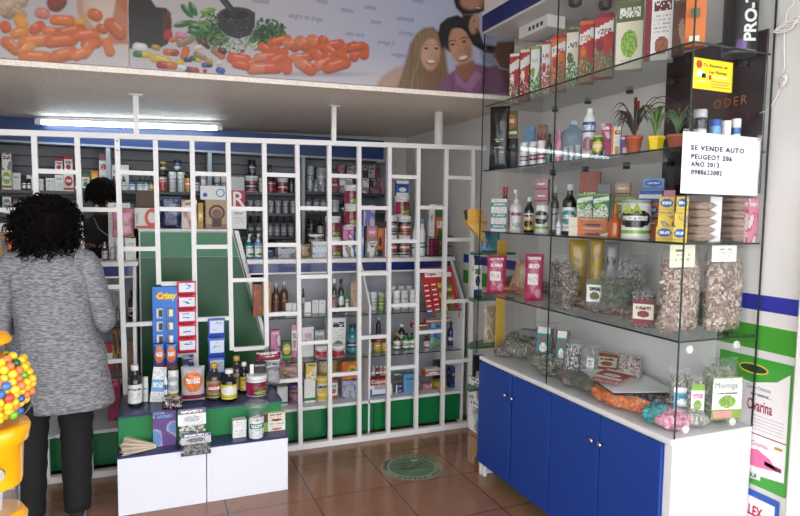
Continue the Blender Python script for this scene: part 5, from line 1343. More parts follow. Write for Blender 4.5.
for j in range(3):
    for i in range(2):
        m = MB(); x, z = (-.22 + i * .42) * W, H * (.60 - j * .2); m.bbox(x - .018, x + .018, -.014, -.0025, z - .028, z + .028, .003); m.bbox(x - .004, x + .016, -.0148, -.0142, z - .02, z + .02, .0004, 1)
        m.build('blister', [M([(206, 208, 210), (120, 120, 124)][i], .25), M(['dark', 'white'][i], .4)], e)
def strip(name, x0, y0, x1, y1, n, Y, base, patch, label, marks):
    e, W, H = hang_card(name, x0, y0, x1, y1, Y, '', '', label, 'sachet strip'); hs = H / n; R = random.Random(x0)
    for k in range(n):
        z = H - (k + 1) * hs
        m = pillow(W, hs * .97, .014, None, .3, seed=k + 2, n=8, nz=8)
        m.v = [(a, b, c + z) for a, b, c in m.v]
        s_ = m.build('sachet', M(base, .3), e)
        q = MB(); q.bbox(-W * .38, W * .42, -.0088, -.0075, z + hs * .24, z + hs * .86, .0004)
        for t in range(5): xx, zz = R.uniform(-.26, .2) * W, z + hs * R.uniform(.4, .75); q.box(xx, xx + W * .16, -.0093, -.0088, zz, zz + .004, 1)
        for t in range(4): xx = (-.36 + t * .2) * W; q.ball((xx, -.008, z + hs * .12), .007, 8, 6, 2, sc=(1, .3, .8))
        q.build('print', [M(patch, .35), M(marks, .4), M(base if base != (206, 30, 60) else 'maroon', .4)], s_)
    return e
strip('sachet_strip', 176.5, 281, 196, 353, 5, YC, (206, 30, 60), (220, 224, 236), 'long pink red and white sachet strip hanging on the grille', 'blue')
strip('sachet_strip', 207.5, 318, 225, 377, 3, YC, (40, 74, 170), (206, 216, 232), 'blue edged white sachet strip hanging above the podium bottles', 'sky')
CTX = dict(Y=3.60, z=.56, suf='hanging below the blue candy card', maxd=.03)
for k, (x0, x1) in enumerate(((153.5, 165), (165.5, 177.5))):
    P_('pouch', x0, 343, x1, ['left', 'right'][k] + ' blue and orange snack packet', 'blue/orange/red', 'c', z=.60, d=.02, seal='navy', name='snack_packet', cat='packet')
    P_('pouch', x0 + 1, 361, x1 - .5, ['left', 'right'][k] + ' lower blue snack packet', 'navy/orange/blue', 'c', z=.53, dy=.03, d=.02, seal='navy', name='snack_packet', cat='packet')
P_('box', 182, 355, 194, 'small navy and white carton below the red sachet strip', 'navy/lilac/silver', 'd', z=.56, suf='', d=.02)

# ============================================================ IN THE GLASS CASE
RZ = math.radians(-48)
XC = 1.90
def shelf(z, suf, X=XC): 
    CTX.clear(); CTX.update(X=X, z=z, suf=suf, rz=RZ, maxd=.07)
# --- top shelf
shelf(2.12, 'on the top glass shelf', 1.87)
for x0, yt, x1, dsc, pal, st in [
    (511, 55, 521, 'red and white tea carton, farthest', 'red/white/olive', 'f'), (521.5, 51, 531, 'red fruit tea carton second from far end', 'red/cream/maroon', 'f'),
    (532, 48, 541.5, 'white and green aloe carton third from far end', 'white/lime/green', 'f'), (543, 43, 552, 'white carton with red top fourth from far end', 'white/red/rust', 'f'),
    (552.5, 37, 566.5, 'wide orange red herbal carton left of the green one', 'orange/red/olive', 'f'), (567.5, 31, 579.5, 'white and green carton between two red cartons', 'cream/olive/green', 'f'),
    (580.5, 23, 594.5, 'orange red carton with green plant picture', 'red/orange/green', 'f'), (596, 16, 614, 'bright red carton with white lettering and green leaves', 'red/maroon/green', 'f'),
    (618, 4, 644, 'cream carton with dark green top badge', 'cream/olive/lime', 'a'), (647, -4, 674, 'large red and white carton beside the dark brown box', 'white/maroon/rust', 'b')]:
    P_('box', x0, yt, x1, dsc, pal, st, name='tea_carton', d=.06, flap=(x0 < 600))
P_('box', 674, -10, 686, 'narrow dark brown patterned carton', 'brown/maroon/tan', 'd', name='tea_carton')
oc = P_('box', 687, -14, 706, 'plain orange carton with small green square', 'orange/orange/white', 'k', name='tea_carton', dy=-.04)
MB().box(-.018, .012, -.0365, -.0358, .10, .13).build('green_square', M('olive'), oc); MB().box(-.02, .014, -.0365, -.0358, .012, .034).build('barcode', M('cream'), oc)
pt = assemble('protein_tub', [('body', MB().lathe([(.050, 0), (.060, .004), (.060, .012)], 28), M((150, 150, 156), .3, .5)), ('sleeve', MB().lathe([(.0595, .012), (.0595, .36)], 28), M((20, 20, 24), .3)), ('violet_patch', MB().wrap(.0598, .014, .05, art('purple/purple/lilac', 8, 10, 6, 'k'), -1.75 - .87, -1.2 - .87), GLOSSP)],
    (2.075, 1.675, 2.1205), 0, 'tall black protein tub with white upright letters on the top shelf', 'tub')
# lettering runs up the tub, facing the viewer
t_ = text_mesh('PRO-TEIN', .062, M('white', .4), (0, 0, 0), parent=pt, ext=.0006, bold=.002)
ang = math.atan2(-1.675, -2.075) + .55; bx_, by_ = .0608 * math.cos(ang), .0608 * math.sin(ang)
t_.matrix_local = Matrix.Translation((bx_, by_, .04)) @ Matrix.Rotation(ang + math.pi / 2, 4, 'Z') @ Matrix.Rotation(math.pi / 2, 4, 'X') @ Matrix.Rotation(math.pi / 2, 4, 'Z') @ Matrix.Translation((0, -.022, 0))
# --- second shelf
shelf(1.76, 'on the second glass shelf')
bp = P_('pouch', 478, 110, 498, 'black coffee bag with white print at the far end', 'black/black/black', 'k', name='coffee_bag', cat='bag', seal='black', d=.05, dy=-.06)
m = MB(); R = random.Random(2)
for k in range(9): x, z = R.uniform(-.03, .02), R.choice([.16, .15, .12, .115, .09, .085]); m.box(x, x + R.uniform(.01, .025), -.0275, -.0268, z, z + .004)
m.build('white_print', M('white'), bp)
for k, (x0, c) in enumerate(((498.5, 'white/black/grey'), (504.8, 'black/dark/white'), (511.2, 'black/dark/grey'))):
    P_('box', x0, 138.5, x0 + 6, ['white slim carton beside two black ones', 'black slim carton in the middle', 'black slim carton, right of the three'][k], c, 'p', d=.035, dy=-.05)
P_('box', 498, 112, 515, 'beauty mask packet with orange turban picture standing on slim cartons', 'olive/orange/cream', 'c', z=1.945, d=.012, name='mask_packet', cat='packet', suf='', dy=-.03)
for k, x in enumerate((524, 533, 541.5)): P_('jar', x - 4.2, 143 - k, x + 4.2, ['left', 'middle', 'right'][k] + ' white capsule jar with wine label', 'white/maroon/white', 'h', dy=-.05)
P_('box', 524, 127, 535, 'blue teal blister box behind the capsule jars', 'sky/teal/grey', 'd', dy=.07); P_('box', 537, 125, 547, 'dark red and blue card box behind the capsule jars', 'rust/navy/grey', 'd', dy=.07)
P_('bot', 546, 134, 552.5, 'little dark bottle with green flag label', 'green/brown/dark', 'b', cap='dark', dy=-.04)
P_('bot', 555, 130, 562.5, 'pink lotion bottle with pink cap', 'pink/white/mauve', 'h', glass='pink', cap='pink', dy=-.04)
jug = empty('water_jug', tuple(at_x(573, 130, 1.96).xy) + (1.7605,), 0, 'clear bluish plastic jug behind small glass jars on the second shelf', 'jug')
BLUEP = see_through('blue_plastic', (.66, .76, .88), .05, .05, 1.4, .3, .25, (.55, .66, .8), 30)
MB().lathe([(.05, .001), (.062, .01), (.062, .12), (.058, .13), (.062, .14), (.05, .17), (.02, .19), (.02, .205)], 24).build('body', BLUEP, jug); MB().lathe([(.023, .2), (.023, .22)], 16).build('cap', M((180, 196, 210), .3), jug)
row_of('jar', [565.5, 571.5, 577.5], 147, 5.4, 'tiny glass jar with grey lid in front of the jug', 'silver/white/dark', 'p', 'tiny glass jars before the jug', lid='silver', dy=-.08)
P_('bot', 583, 109, 595.5, 'tall white bottle with blue label', 'white/blue/mauve', 'a', glass='white', cap='white', dy=-.05, lab=(.05, .8), neck=.06)
P_('can', 592, 136, 603, 'squat tin with green and yellow round logo', 'green/yellow/dark', 'c', lid='yellow', dy=-.09)
P_('box', 601.5, 124, 611, 'magenta and blue detergent box', 'magenta/blue/white', 'd', dy=-.05); P_('box', 611.5, 127, 621, 'white and orange slanted box', 'white/orange/mustard', 'b', dy=-.05)
P_('box', 620, 136, 630, 'small purple flowered box beside the terracotta pot', 'purple/rust/white', 'd', dy=-.06)
# plants
def blade(m, base, az, L, rise, droop, w_, mi=0, n=9):
    pts = []; R_ = []
    for i in range(n + 1):
        t = i / n; r = L * t; z = rise * math.sin(min(1, t * 1.15) * math.pi / 2) - droop * t ** 2.4
        pts.append((base[0] + r * math.cos(az), base[1] + r * math.sin(az), base[2] + z)); R_.append(w_ * math.sin(math.pi * min(.97, .12 + t * .86)) + .0006)
    sx, sy = -math.sin(az), math.cos(az); vs = []
    for p, w in zip(pts, R_): vs += [(p[0] - sx * w, p[1] - sy * w, p[2] + w * .35), (p[0], p[1], p[2]), (p[0] + sx * w, p[1] + sy * w, p[2] + w * .35), (p[0], p[1], p[2] - .0012)]
    fs = []
    for i in range(n):
        a = i * 4; fs += [(a, a + 4, a + 5, a + 1), (a + 1, a + 5, a + 6, a + 2), (a + 2, a + 6, a + 7, a + 3), (a + 3, a + 7, a + 4, a)]
    m._add(vs, fs, mi, None, True)
def plant(name, px, py, X, z, pot_r, pot_h, potcol, square, leaves, label, colr, seed):
    p = at_x(px, py, X); e = empty(name, (X, p.y, z + .0006), 0, label, 'potted plant'); R = random.Random(seed)
    n = 6 if square else 22
    MB().lathe([(pot_r * .7, 0), (pot_r * .96, pot_h * .8), (pot_r * 1.05, pot_h * .82), (pot_r * 1.05, pot_h), (pot_r * .92, pot_h), (pot_r * .9, pot_h * .88)], n, smooth=not square, cap=False).build('pot', M(potcol, .4), e)
    m = MB().lathe([(pot_r * .69, .001), (pot_r * .70, .004)], n); m.build('pot_base', M(potcol, .4), e)
    MB().lathe([(pot_r * .9, pot_h * .85), (pot_r * .3, pot_h * .92)], 16).build('soil', M((52, 40, 32), .95), e)
    m = MB()
    for k in range(leaves[0]):
        L = leaves[1] * R.uniform(.55, 1); blade(m, (0, 0, pot_h * .9 + leaves[5] * R.random()), R.uniform(0, 6.28), L * leaves[2], leaves[3] * R.uniform(.6, 1), leaves[4] * R.uniform(.3, 1), leaves[6], k % len(colr))
    if leaves[1] > .15: m.v = [(a_ * .42, b_, c_) for a_, b_, c_ in m.v]
    m.build('foliage', [M(c_, .4, var=.3) for c_ in colr], e)
    return e
pl = plant('potted_plant', 634, 140, 1.835, 1.76, .034, .075, (186, 92, 66), False, (30, .20, .95, .15, .13, .05, .0075), 'dark purple leaved plant in a terracotta pot on the second shelf', [(58, 40, 50), (78, 60, 62), (70, 84, 62)], 4)
k = MB(); k.bbox(-.012, .012, -.004, .004, .185, .215, .002); k.box(-.0012, .0012, -.001, .001, .07, .19); k.build('red_tag', M('red'), pl).location = (-.01, -.02, 0)
plant('potted_plant', 655.5, 140, 1.84, 1.76, .034, .062, (238, 206, 24), True, (34, .085, .5, .12, .02, .02, .0055), 'spiky green succulent in a yellow pot beside the purple plant', [(96, 132, 74), (140, 168, 96), (70, 110, 60)], 5)
plant('potted_plant', 677, 140, 1.86, 1.76, .036, .06, (176, 96, 76), False, (22, .09, .7, .11, .05, .02, .006), 'broad leaved green plant in a terracotta pot near the glass corner', [(72, 104, 70), (96, 124, 84)], 6)
CTX.update(X=1.93)
P_('jar', 694, 109, 708, 'shiny metal tin with black band near the end glass', 'dark/grey/silver', 'h', lid='silver', X_=0) if False else None
for x, y, w_, dsc, pal, lid, X in ((700, 110, 13, 'shiny metal tin with black band near the end glass', 'dark/silver/grey', 'silver', 1.83), (714.5, 120, 11.5, 'white cream jar with blue label, left', 'sky/white/blue', 'blue', 1.90), (726.5, 121, 9.5, 'plain white cream jar between the blue ones', 'white/sky/white', 'white', 1.95), (737, 119, 9.5, 'white cream jar with blue label, right', 'blue/white/sky', 'white', 2.0)):
    CTX['X'] = X; p = at_x(x, y, X)
    P_('jar', x - w_ / 2, y, x + w_ / 2, dsc, pal, 'h', lid=lid)
# --- third shelf
shelf(1.415, 'on the third glass shelf', 1.86)
for k, (y0, hh) in enumerate(((223, .06), (213, .06), (203, .06))):
    P_('box', 481, y0, 497, ['lowest', 'middle', 'topmost'][k] + ' white and teal box of the far stack', 'white/teal/dark', 'h', up=k > 0, h=hh, d=.07)
P_('bot', 498.5, 187, 508.5, 'dark rose bottle with bright red cap', 'rust/white/maroon', 'a', glass='maroon', cap='red')
P_('pump', 509.5, 190, 522.5, 'white lotion bottle with pump and pink print', 'white/magenta/silver', 'b')
P_('bot', 524, 197, 534.5, 'black bottle with yellow and white label', 'yellow/white/dark', 'a', glass='black', cap='white')
P_('can', 535, 203, 549, 'white tin with dark berry picture', 'white/dark/lime', 'c', lid='silver')
for k in range(2): P_('box', 535.5, 190 - 10 * k, 549, ['lower', 'upper'][k] + ' mauve box on the berry tin', 'mauve/mauve/maroon', 'c', up=True, h=.06, d=.05, suf='')
P_('bot', 550.5, 187, 559.5, 'tall grey bottle with pale label left of the glass joint', 'silver/white/dark', 'p', glass='dark', cap='silver', dy=.05)
P_('drop', 556, 213, 561, 'short white bottle near the glass joint', 'white/silver/grey', 'p', glass='white', cap='silver', dy=-.07)
P_('bot', 562.5, 184, 577, 'tall black bottle with round emblem and clear pump', 'white/teal/silver', 'c', glass='black', cap='silver', dy=-.02)
for k, x0 in enumerate((577.5, 594)):
    P_('box', x0, 194, x0 + 15.5, ['left', 'right'][k] + ' green herbal carton with white ribbon', 'green/lime/white', 'f', z=1.502, d=.04, suf='')
for k in range(2): P_('box', 569.5, 229 - 9 * k, 608, ['lower', 'upper'][k] + ' long orange and cream flat box', 'orange/cream/navy', 'b', z=1.4156 + .043 * k, h=.042, d=.09, dy=.0)
P_('box', 580, 172, 600, 'copper brown carton at the back', 'rust/rust/brown', 'c', dy=.12); P_('box', 598, 184, 610, 'grey blue carton at the back', 'grey/grey/sky', 'p', dy=.13)
hn = empty('honey_bottle', tuple(at_x(615, 225, 1.80).xy) + (1.4155,), 0, 'amber honey bottle with ribbed body on the third shelf', 'bottle')
MB().lathe([(.024, 0), (.031, .008), (.026, .02), (.032, .032), (.027, .046), (.03, .06), (.022, .078), (.01, .09), (.008, .11)], 18).build('body', M((170, 84, 24), .1, coat=.5), hn); MB().lathe([(.009, .108), (.006, .14), (.002, .148)], 12).build('spout', M('orange', .3), hn)
bt = P_('can', 621.5, 200, 651, 'large white milk powder tin with dark bowl picture', 'white/dark/lime', 'c', dy=-.03)
lab = text_mesh('&A', .052, M((150, 170, 40)), (0, 0, 0), parent=bt, ext=.0006, bold=.002); lab.location = (-.04, -.0665, .105)
P_('box', 616, 170, 631, 'kraft box with brown flower, top of the back stack', 'kraft/tan/brown', 'c', z=1.60, dy=.12, h=.06)
for k, x0 in enumerate((615.5, 626)): P_('box', x0, 183, x0 + 10, ['left', 'right'][k] + ' olive green box under the kraft box', 'olive/lime/cream', 't', z=1.415 + .09, dy=.12, h=.09)
P_('box', 616, 197, 634, 'rose pink box low in the back stack', 'pink/mauve/maroon', 'd', dy=.12, h=.085)
P_('box', 640, 205, 658, 'orange and blue box, lowest of the bright stack', 'orange/blue/white', 'd', dy=.08, h=.075); P_('box', 637, 193, 660, 'orange blue box, middle of the bright stack', 'orange/blue/navy', 'c', up=True, dy=.08, h=.075)
P_('box', 640, 183, 662, 'royal blue box with white title on the bright stack', 'blue/white/navy', 'h', up=True, dy=.08, h=.05); P_('box', 644, 172, 664, 'bright blue box topmost of the bright stack', 'sky/blue/navy', 'c', up=True, dy=.09, h=.05)
P_('box', 664, 182, 675, 'rosy brown tall box beside the bright stack', 'mauve/pink/purple', 't', dy=.10, h=.2)
CTX['X'] = 1.80
for k, (x0, x1) in enumerate(((656, 672), (673, 686))): 
    for j in range(3): P_('box', x0 + j * 1.5, 231 - 10 * j, x1 + j * .6, ['lower', 'middle', 'upper'][j] + ' yellow and blue packet, ' + ['left', 'right'][k] + ' stack by the corner', 'yellow/blue/mustard', ['c', 'd', 'c'][j], up=j > 0, h=.055, d=.04)
fl = pillow(.15, .10, .02, seed=6).build('flat_white_packet', M((226, 224, 220), .4), None, (1.785, 1.98, 1.424)); fl.rotation_euler = (math.radians(-90), 0, RZ); tag(fl, 'flat white packet lying before the milk powder tin', 'packet')
# packets of brown powder seen through the end glass
PWD = M((164, 134, 118), .6, name='brown_powder', var=.2, bscale=50)
def powder_stack(px0, px1, X0, n, label, grp, zh=.030, dx=0):
    a = at_y(px0, 220, 1.66); b = at_y(px1, 220, 1.66); W = b.x - a.x
    me = pillow(W, .10, zh * .98, None, .25, seed=12).mesh('powder_packet', PWD)
    film = pillow(W * 1.04, .108, zh * 1.0, None, .3, seed=13).mesh('clear_film', CELLO)
    for k in range(n):
        e = empty('powder_packet', ((a.x + b.x) / 2, 1.615, 1.416 + zh * (k + .5)), 0, label, 'packet', grp)
        e.rotation_euler = (math.radians(-90), 0, .04 * math.sin(k * 2.1)); link('powder', me, e); f = link('film', film, e); f.location = (0, 0, -.003)
powder_stack(686, 707, 0, 5, 'clear packet of brown powder in the left end stack', 'left stack of powder packets')
powder_stack(722, 742, 0, 6, 'clear packet of brown powder in the right end stack', 'right stack of powder packets')
wc = MB().bbox(-.03, .03, -.003, .003, 0, .17, .001).build('white_card', M('white', .5)); q = at_y(715, 220, 1.64); wc.location = (q.x, 1.64, 1.4156); tag(wc, 'blank white card standing between the two powder stacks', 'card')
CTX.clear(); CTX.update(Y=1.63, z=1.415, suf='', maxd=.05)
P_('box', 743, 199, 753, 'pink and white label box right of the powder stacks', 'pink/red/white', 'd', suf='', d=.05)
# --- fourth shelf
shelf(1.06, 'on the fourth glass shelf', 1.84)
for k, (x0, x1, y0) in enumerate(((484.5, 504, 255), (525, 543.5, 254))): P_('pouch', x0, y0, x1, ['left', 'right'][k] + ' crimson pouch with white panel', 'magenta/pink/white', 'q', seal='magenta', name='crimson_pouch', d=.04, rz=-35)
kp = P_('pouch', 508, 262, 525, 'kraft paper packet tilted between the crimson pouches', 'kraft/tan/rust', 'd', seal='kraft', d=.03, dy=.04); kp.rotation_euler.y = .25
def yz(px, py, z): return at_z(px, py, z)
def lying(px, py, z, w_, h_, d_, cols, label, rz=-60, n=120, card=None, cardpos=(0, .45, .6, .4), seed=1, size=.014, aspect=3., group=None, name='herb_bag', cat='herb bag', lift=0.0, tilt=-88, top=.08):
    p = at_z(px, py, z); e = herb_bag(name, w_, h_, d_, cols, label, cat, n, size, card, cardpos, top, seed, group, aspect)
    e.rotation_euler = (math.radians(tilt), 0, math.radians(rz)); 
    off = Vector((math.sin(-math.radians(rz)), math.cos(math.radians(rz)), 0)) * (h_ / 2)
    e.location = (p.x - off.x, p.y - off.y, z + d_ / 2 + .002 + lift); return e
BARKD = [(128, 98, 82), (150, 120, 102), (98, 74, 62), (172, 148, 130), (82, 62, 52)]
for k, (px, py, s_) in enumerate(((522, 290, 5), (560, 299, 15), (590, 312, 25), (628, 320, 35), (575, 290, 45))):
    z_ = 1.06; lying(px, py, z_, 0.23, 0.32, 0.07, BARKD, ['far', 'second', 'third', 'near', 'inner'][k] + ' flat bag of brown bark chips lying on the fourth shelf', rz=-3 + k * 4 - (30 if k == 4 else 0), n=260, seed=s_, size=.032, aspect=4.2)
lying(512, 296, 1.06, 0.110, 0.069, 0.019, [(226, 110, 60), (214, 96, 50)], 'small orange sachet at the far edge of the fourth shelf', rz=-30, n=60, seed=61, lift=.03, cat='sachet', name='orange_sachet')
CTX['X'] = 1.95
P_('pouch', 569, 240, 587, 'yellow paper bag at the back', 'mustard/yellow/tan', 'p', seal='mustard', d=.04); P_('pouch', 590, 238, 604, 'brown and mustard paper bag at the back', 'mustard/tan/kraft', 'p', seal='mustard', d=.04); P_('pouch', 604.5, 242, 619, 'grey brown foil bag at the back', 'grey/tan/dark', 'p', seal='grey', d=.04)
def stand_bag(px0, yt, px1, X, z, cols, label, card=None, cardpos=(0, .5, .6, .4), seed=1, n=170, rz=-48, d=.06, size=.014, aspect=3., word=None, top=.12, h=None, name='herb_bag', cat='herb bag', tilt=0):
    p = at_x((px0 + px1) / 2, yt + 15, X); zc = proj(p)[2]; W = (px1 - px0) * zc / F_PX; H = h or at_x((px0 + px1) / 2, yt, X).z - z; H = min(H, .345) if z > 1 else H
    e = herb_bag(name, W, H, d, cols, label, cat, n, size, card, cardpos, top, seed, None, aspect, word)
    e.location = (X, p.y, z + .001); e.rotation_euler = (math.radians(tilt), 0, math.radians(rz)); return e
for k in range(3): stand_bag(549 + k * 6, 256 + 4 * k, 566 + k * 6, 1.86 - k * .03, 1.06, DARKH, ['left', 'middle', 'right'][k] + ' clear pack of brown pods hanging beside the glass joint', seed=70 + k, n=80, d=.03, tilt=-8, size=.02)
stand_bag(600, 272, 634, 1.84, 1.10, [(70, 84, 58), (96, 110, 78), (52, 62, 44)], 'clear bag of dark green leaves on the bark bags', seed=75, n=200, d=.06)
stand_bag(587, 279, 603, 1.82, 1.09, HERB, 'clear bag with white printed header left of the green leaves', ('white/olive/dark'), (0, .08, .95, .9), seed=76, n=60, d=.03)
stand_bag(632, 288, 656, 1.82, 1.06, DARKH, 'small bag with cream and maroon label beside the tall bark bag', ('cream/maroon/brown'), (0, .12, .8, .6), seed=77, n=90, d=.05)
for k in range(3): stand_bag(590 + k * 16, 252 + k * 2, 614 + k * 16, 1.98, 1.06, [(160, 160, 156), (190, 190, 186), (130, 128, 124)], ['left', 'middle', 'right'][k] + ' crinkled cellophane bundle at the back of the fourth shelf', seed=80 + k, n=40, d=.06, size=.03, aspect=2)
def tall_bag(px0, yt, px1, X, Y, z, label, seed, hx0, hx1, hyt, hyb, pal):
    a = at_y(px0, 290, Y); b = at_y(px1, 290, Y); W = b.x - a.x; H = min(.345, at_y((px0 + px1) / 2, yt, Y).z - z)
    e = herb_bag('bark_bag', W, H, .09, BARK, label, 'herb bag', 420, .024, None, top=.16, seed=seed, aspect=3.2)
    e.location = ((a.x + b.x) / 2, Y, z + .001)
    h0 = at_y(hx0, hyt, Y - .05); h1 = at_y(hx1, hyb, Y - .05)
    m = MB(); A = art(pal, nseed(), 14, 10, 'p'); m.grid((h0.x - e.location.x, -.05, h1.z - z), (h1.x - h0.x, 0, 0), (0, 0, h0.z - h1.z), A); m.grid((h1.x - e.location.x, -.048, h1.z - z), (h0.x - h1.x, 0, 0), (0, 0, h0.z - h1.z), A); m.build('header_card', PRINT, e)
    return e
tall_bag(657, 243, 695, 0, 1.70, 1.06, 'tall clear bag of shredded bark with cream header card, left', 91, 667, 691, 243, 266, 'cream/lime/olive')
tall_bag(716, 245, 750, 0, 1.66, 1.06, 'tall clear bag of shredded bark with small kraft tag, right', 92, 723, 746, 246, 262, 'white/kraft/tan')
for k in range(2): 
    a = at_y(696 + 9 * k, 290, 1.80); g = herb_bag('herb_bag', .055, .16, .03, [(60, 110, 70), (84, 130, 90), (120, 150, 120)], ['left', 'right'][k] + ' narrow green herb bag between the tall bark bags', 'herb bag', 60, .016, seed=95 + k); g.location = (a.x, 1.80, 1.061)
lying(712, 330, 1.06, 0.122, 0.138, 0.038, [(90, 92, 96), (140, 142, 146)], 'dark grey cellophane packet between the tall bark bags', rz=-20, n=60, seed=97)
# --- case floor (top of the blue cabinet)
shelf(.70, 'on the case floor', 1.84)
ZF = .70
stand_bag(533, 322, 553, 1.90, ZF, [(90, 80, 70), (120, 110, 96)], 'clear pack with teal label, left of the pair', ('teal/white/rust'), (0, .12, .62, .75), seed=101, n=90, d=.04, tilt=-14)
stand_bag(554, 324, 569, 1.90, ZF, [(90, 80, 70), (120, 110, 96)], 'clear pack with teal label, right of the pair', ('teal/white/rust'), (0, .10, .6, .75), seed=102, n=80, d=.04, tilt=-10)
stand_bag(563, 338, 579, 1.86, ZF, [(40, 40, 40), (220, 220, 216)], 'small clear pack of black and white seeds', None, seed=103, n=110, d=.03, tilt=-20, size=.012)
stand_bag(578, 342, 598, 1.90, ZF, [(130, 130, 124), (160, 160, 154)], 'crinkled grey pack with small white tag', ('white/silver/dark'), (.1, .35, .35, .3), seed=104, n=60, d=.04, tilt=-20)
stand_bag(594, 346, 618, 1.98, ZF + .05, HERB, 'herb pack with cream and brown badge label', ('cream/rust/brown'), (0, .1, .8, .7), seed=105, n=90, d=.04, tilt=-50)
stand_bag(616, 348, 640, 1.96, ZF + .04, [(206, 196, 190), (150, 60, 70), (230, 226, 220)], 'striped clear packet leaning at the back wall', None, seed=106, n=70, d=.04, tilt=-45, size=.03, aspect=5)
CTX['X'] = 2.08; P_('box', 515, 328, 535, 'frosted grey plastic box at the back', 'grey/silver/dark', 'p')
lying(496, 354, ZF, 0.110, 0.115, 0.057, DARKH, 'small bag of very dark herb at the far end of the case floor', rz=-40, n=110, seed=111, size=.022)
lying(516, 357, ZF, 0.171, 0.196, 0.085, HERB, 'long bag of grey green herb along the front edge', rz=-10, n=240, seed=112, size=.022)
lying(541, 360, ZF, 0.146, 0.149, 0.038, HERB, 'flat bag with yellow and white label on top of herbs', rz=-75, n=50, card='white/lime/red', cardpos=(0, .1, .9, .8), seed=113, lift=.05)
lying(548, 374, ZF, 0.183, 0.207, 0.085, HERB, 'wide bag of olive herb beside the blue doors', rz=-15, n=240, seed=114, size=.022)
lying(578, 372, ZF, 0.244, 0.207, 0.085, DARKH, 'large lumpy bag of dark bark in the middle of the case floor', rz=-30, n=300, seed=115, size=.018)
lying(560, 387, ZF, 0.122, 0.115, 0.057, [(120, 96, 92), (150, 120, 116), (96, 76, 70)], 'bag of reddish brown root pieces at the front edge', rz=-20, n=130, seed=116)
lying(588, 392, ZF, 0.159, 0.184, 0.067, [(84, 92, 62), (110, 118, 84), (64, 72, 50)], 'bag of dark green herb under the white sheet corner', rz=-10, n=220, seed=117)
for k, (px, py) in enumerate(((603, 401), (615, 408), (634, 413))): lying(px, py, ZF, 0.091, 0.098, 0.057, [(232, 128, 60), (240, 150, 84), (214, 104, 44)], ['far', 'middle', 'near'][k] + ' small bag of bright orange powder', rz=-20 + 12 * k, n=230, seed=120 + k, size=.016, aspect=1.4, name='orange_bag', cat='spice bag')
lying(655, 402, ZF, 0.146, 0.172, 0.057, HERB, 'grey herb bag with white label near the case corner', rz=-80, n=140, card='white/silver/sky', cardpos=(0, .5, .8, .4), seed=124)
lying(676, 408, ZF, 0.146, 0.161, 0.057, BARK, 'bag of brown straw pieces behind the teal bag', rz=-60, n=160, seed=125)
lying(643, 425, ZF, 0.104, 0.115, 0.057, [(30, 170, 176), (60, 190, 196), (20, 140, 150)], 'small bright teal powder bag', rz=-55, n=230, seed=126, size=.018, aspect=1.4, name='teal_bag', cat='spice bag')
lying(660, 418, ZF, 0.085, 0.092, 0.038, HERB, 'white labelled small bag behind the teal bag', rz=-60, n=40, card='white/sky/teal', cardpos=(0, .1, .95, .8), seed=127)
lying(681, 432, ZF, 0.122, 0.127, 0.057, [(232, 150, 176), (240, 176, 196), (214, 124, 156)], 'small pink powder bag', rz=-55, n=250, seed=128, size=.018, aspect=1.4, name='pink_bag', cat='spice bag')
lying(700, 428, ZF, 0.122, 0.138, 0.057, [(150, 140, 128), (196, 190, 180)], 'grey seed bag with pale label by the end glass', rz=-40, n=110, card='silver/white/grey', cardpos=(0, .5, .7, .4), seed=129)
# white sheet with red labelled bag on it
p = at_z(609, 383, ZF + .075); ws = empty('white_tray_sheet', (p.x + .0, p.y, ZF + .080), math.radians(-18), 'big white paper sheet lying over the herb bags', 'sheet')
MB().bbox(-.135, .135, -.19, .19, 0, .0022, .001).build('sheet', M((232, 232, 234), .45), ws); MB().bbox(-.137, .13, -.192, .186, -.006, -.0005, .001).build('dark_folder', M('dark', .4), ws)
lying(612, 381, ZF + .084, .15, .20, .02, [(196, 120, 110), (220, 170, 160), (170, 70, 70)], 'clear bag with red border label on the white sheet', rz=-70, n=60, card='red/white/rust', cardpos=(0, .15, .85, .72), seed=130, name='red_label_bag', cat='bag')
mo = stand_bag(703, 362, 744, 1.93, ZF, [(120, 130, 104), (150, 158, 132), (98, 108, 84)], 'large clear bag of moringa leaf with white name label', None, seed=140, n=340, d=.09, rz=-14, h=.26)
q = MB(); q.grid((-.065, -.052, .03), (.125, 0, 0), (0, 0, .165), art('white/lime/olive', 300, 24, 30, 't')); q.box(-.065, .06, -.0515, -.0505, .03, .195, 1); q.build('label_card', [PRINT, M('white')], mo)
MB().box(-.062, .056, -.0528, -.0522, .135, .19).build('label_field', M((236, 238, 232), .5), mo); MB().box(-.06, .02, -.0532, -.0528, .035, .062).build('pink_print', M((226, 150, 150)), mo)
text_mesh('Moringa', .034, M((90, 94, 96)), (-.058, -.0534, .152), parent=mo, ext=.0003, xs=.86)
mo.location = (2.055, 1.665, ZF + .001)
stand_bag(677, 362, 700, 1.86, ZF, HERB, 'small clear herb bag with teal label left of the moringa bag', 'sky/white/teal', (0, .15, .7, .5), seed=141, n=120, d=.05, rz=-30, h=.21).location = (1.93, 1.74, ZF + .001)
stand_bag(692, 372, 710, 1.84, ZF, HERB, 'clear herb bag with pink and lime label touching the moringa bag', 'white/lime/pink', (0, .1, .8, .7), seed=142, n=80, d=.04, rz=-20, h=.20).location = (1.955, 1.69, ZF + .001)

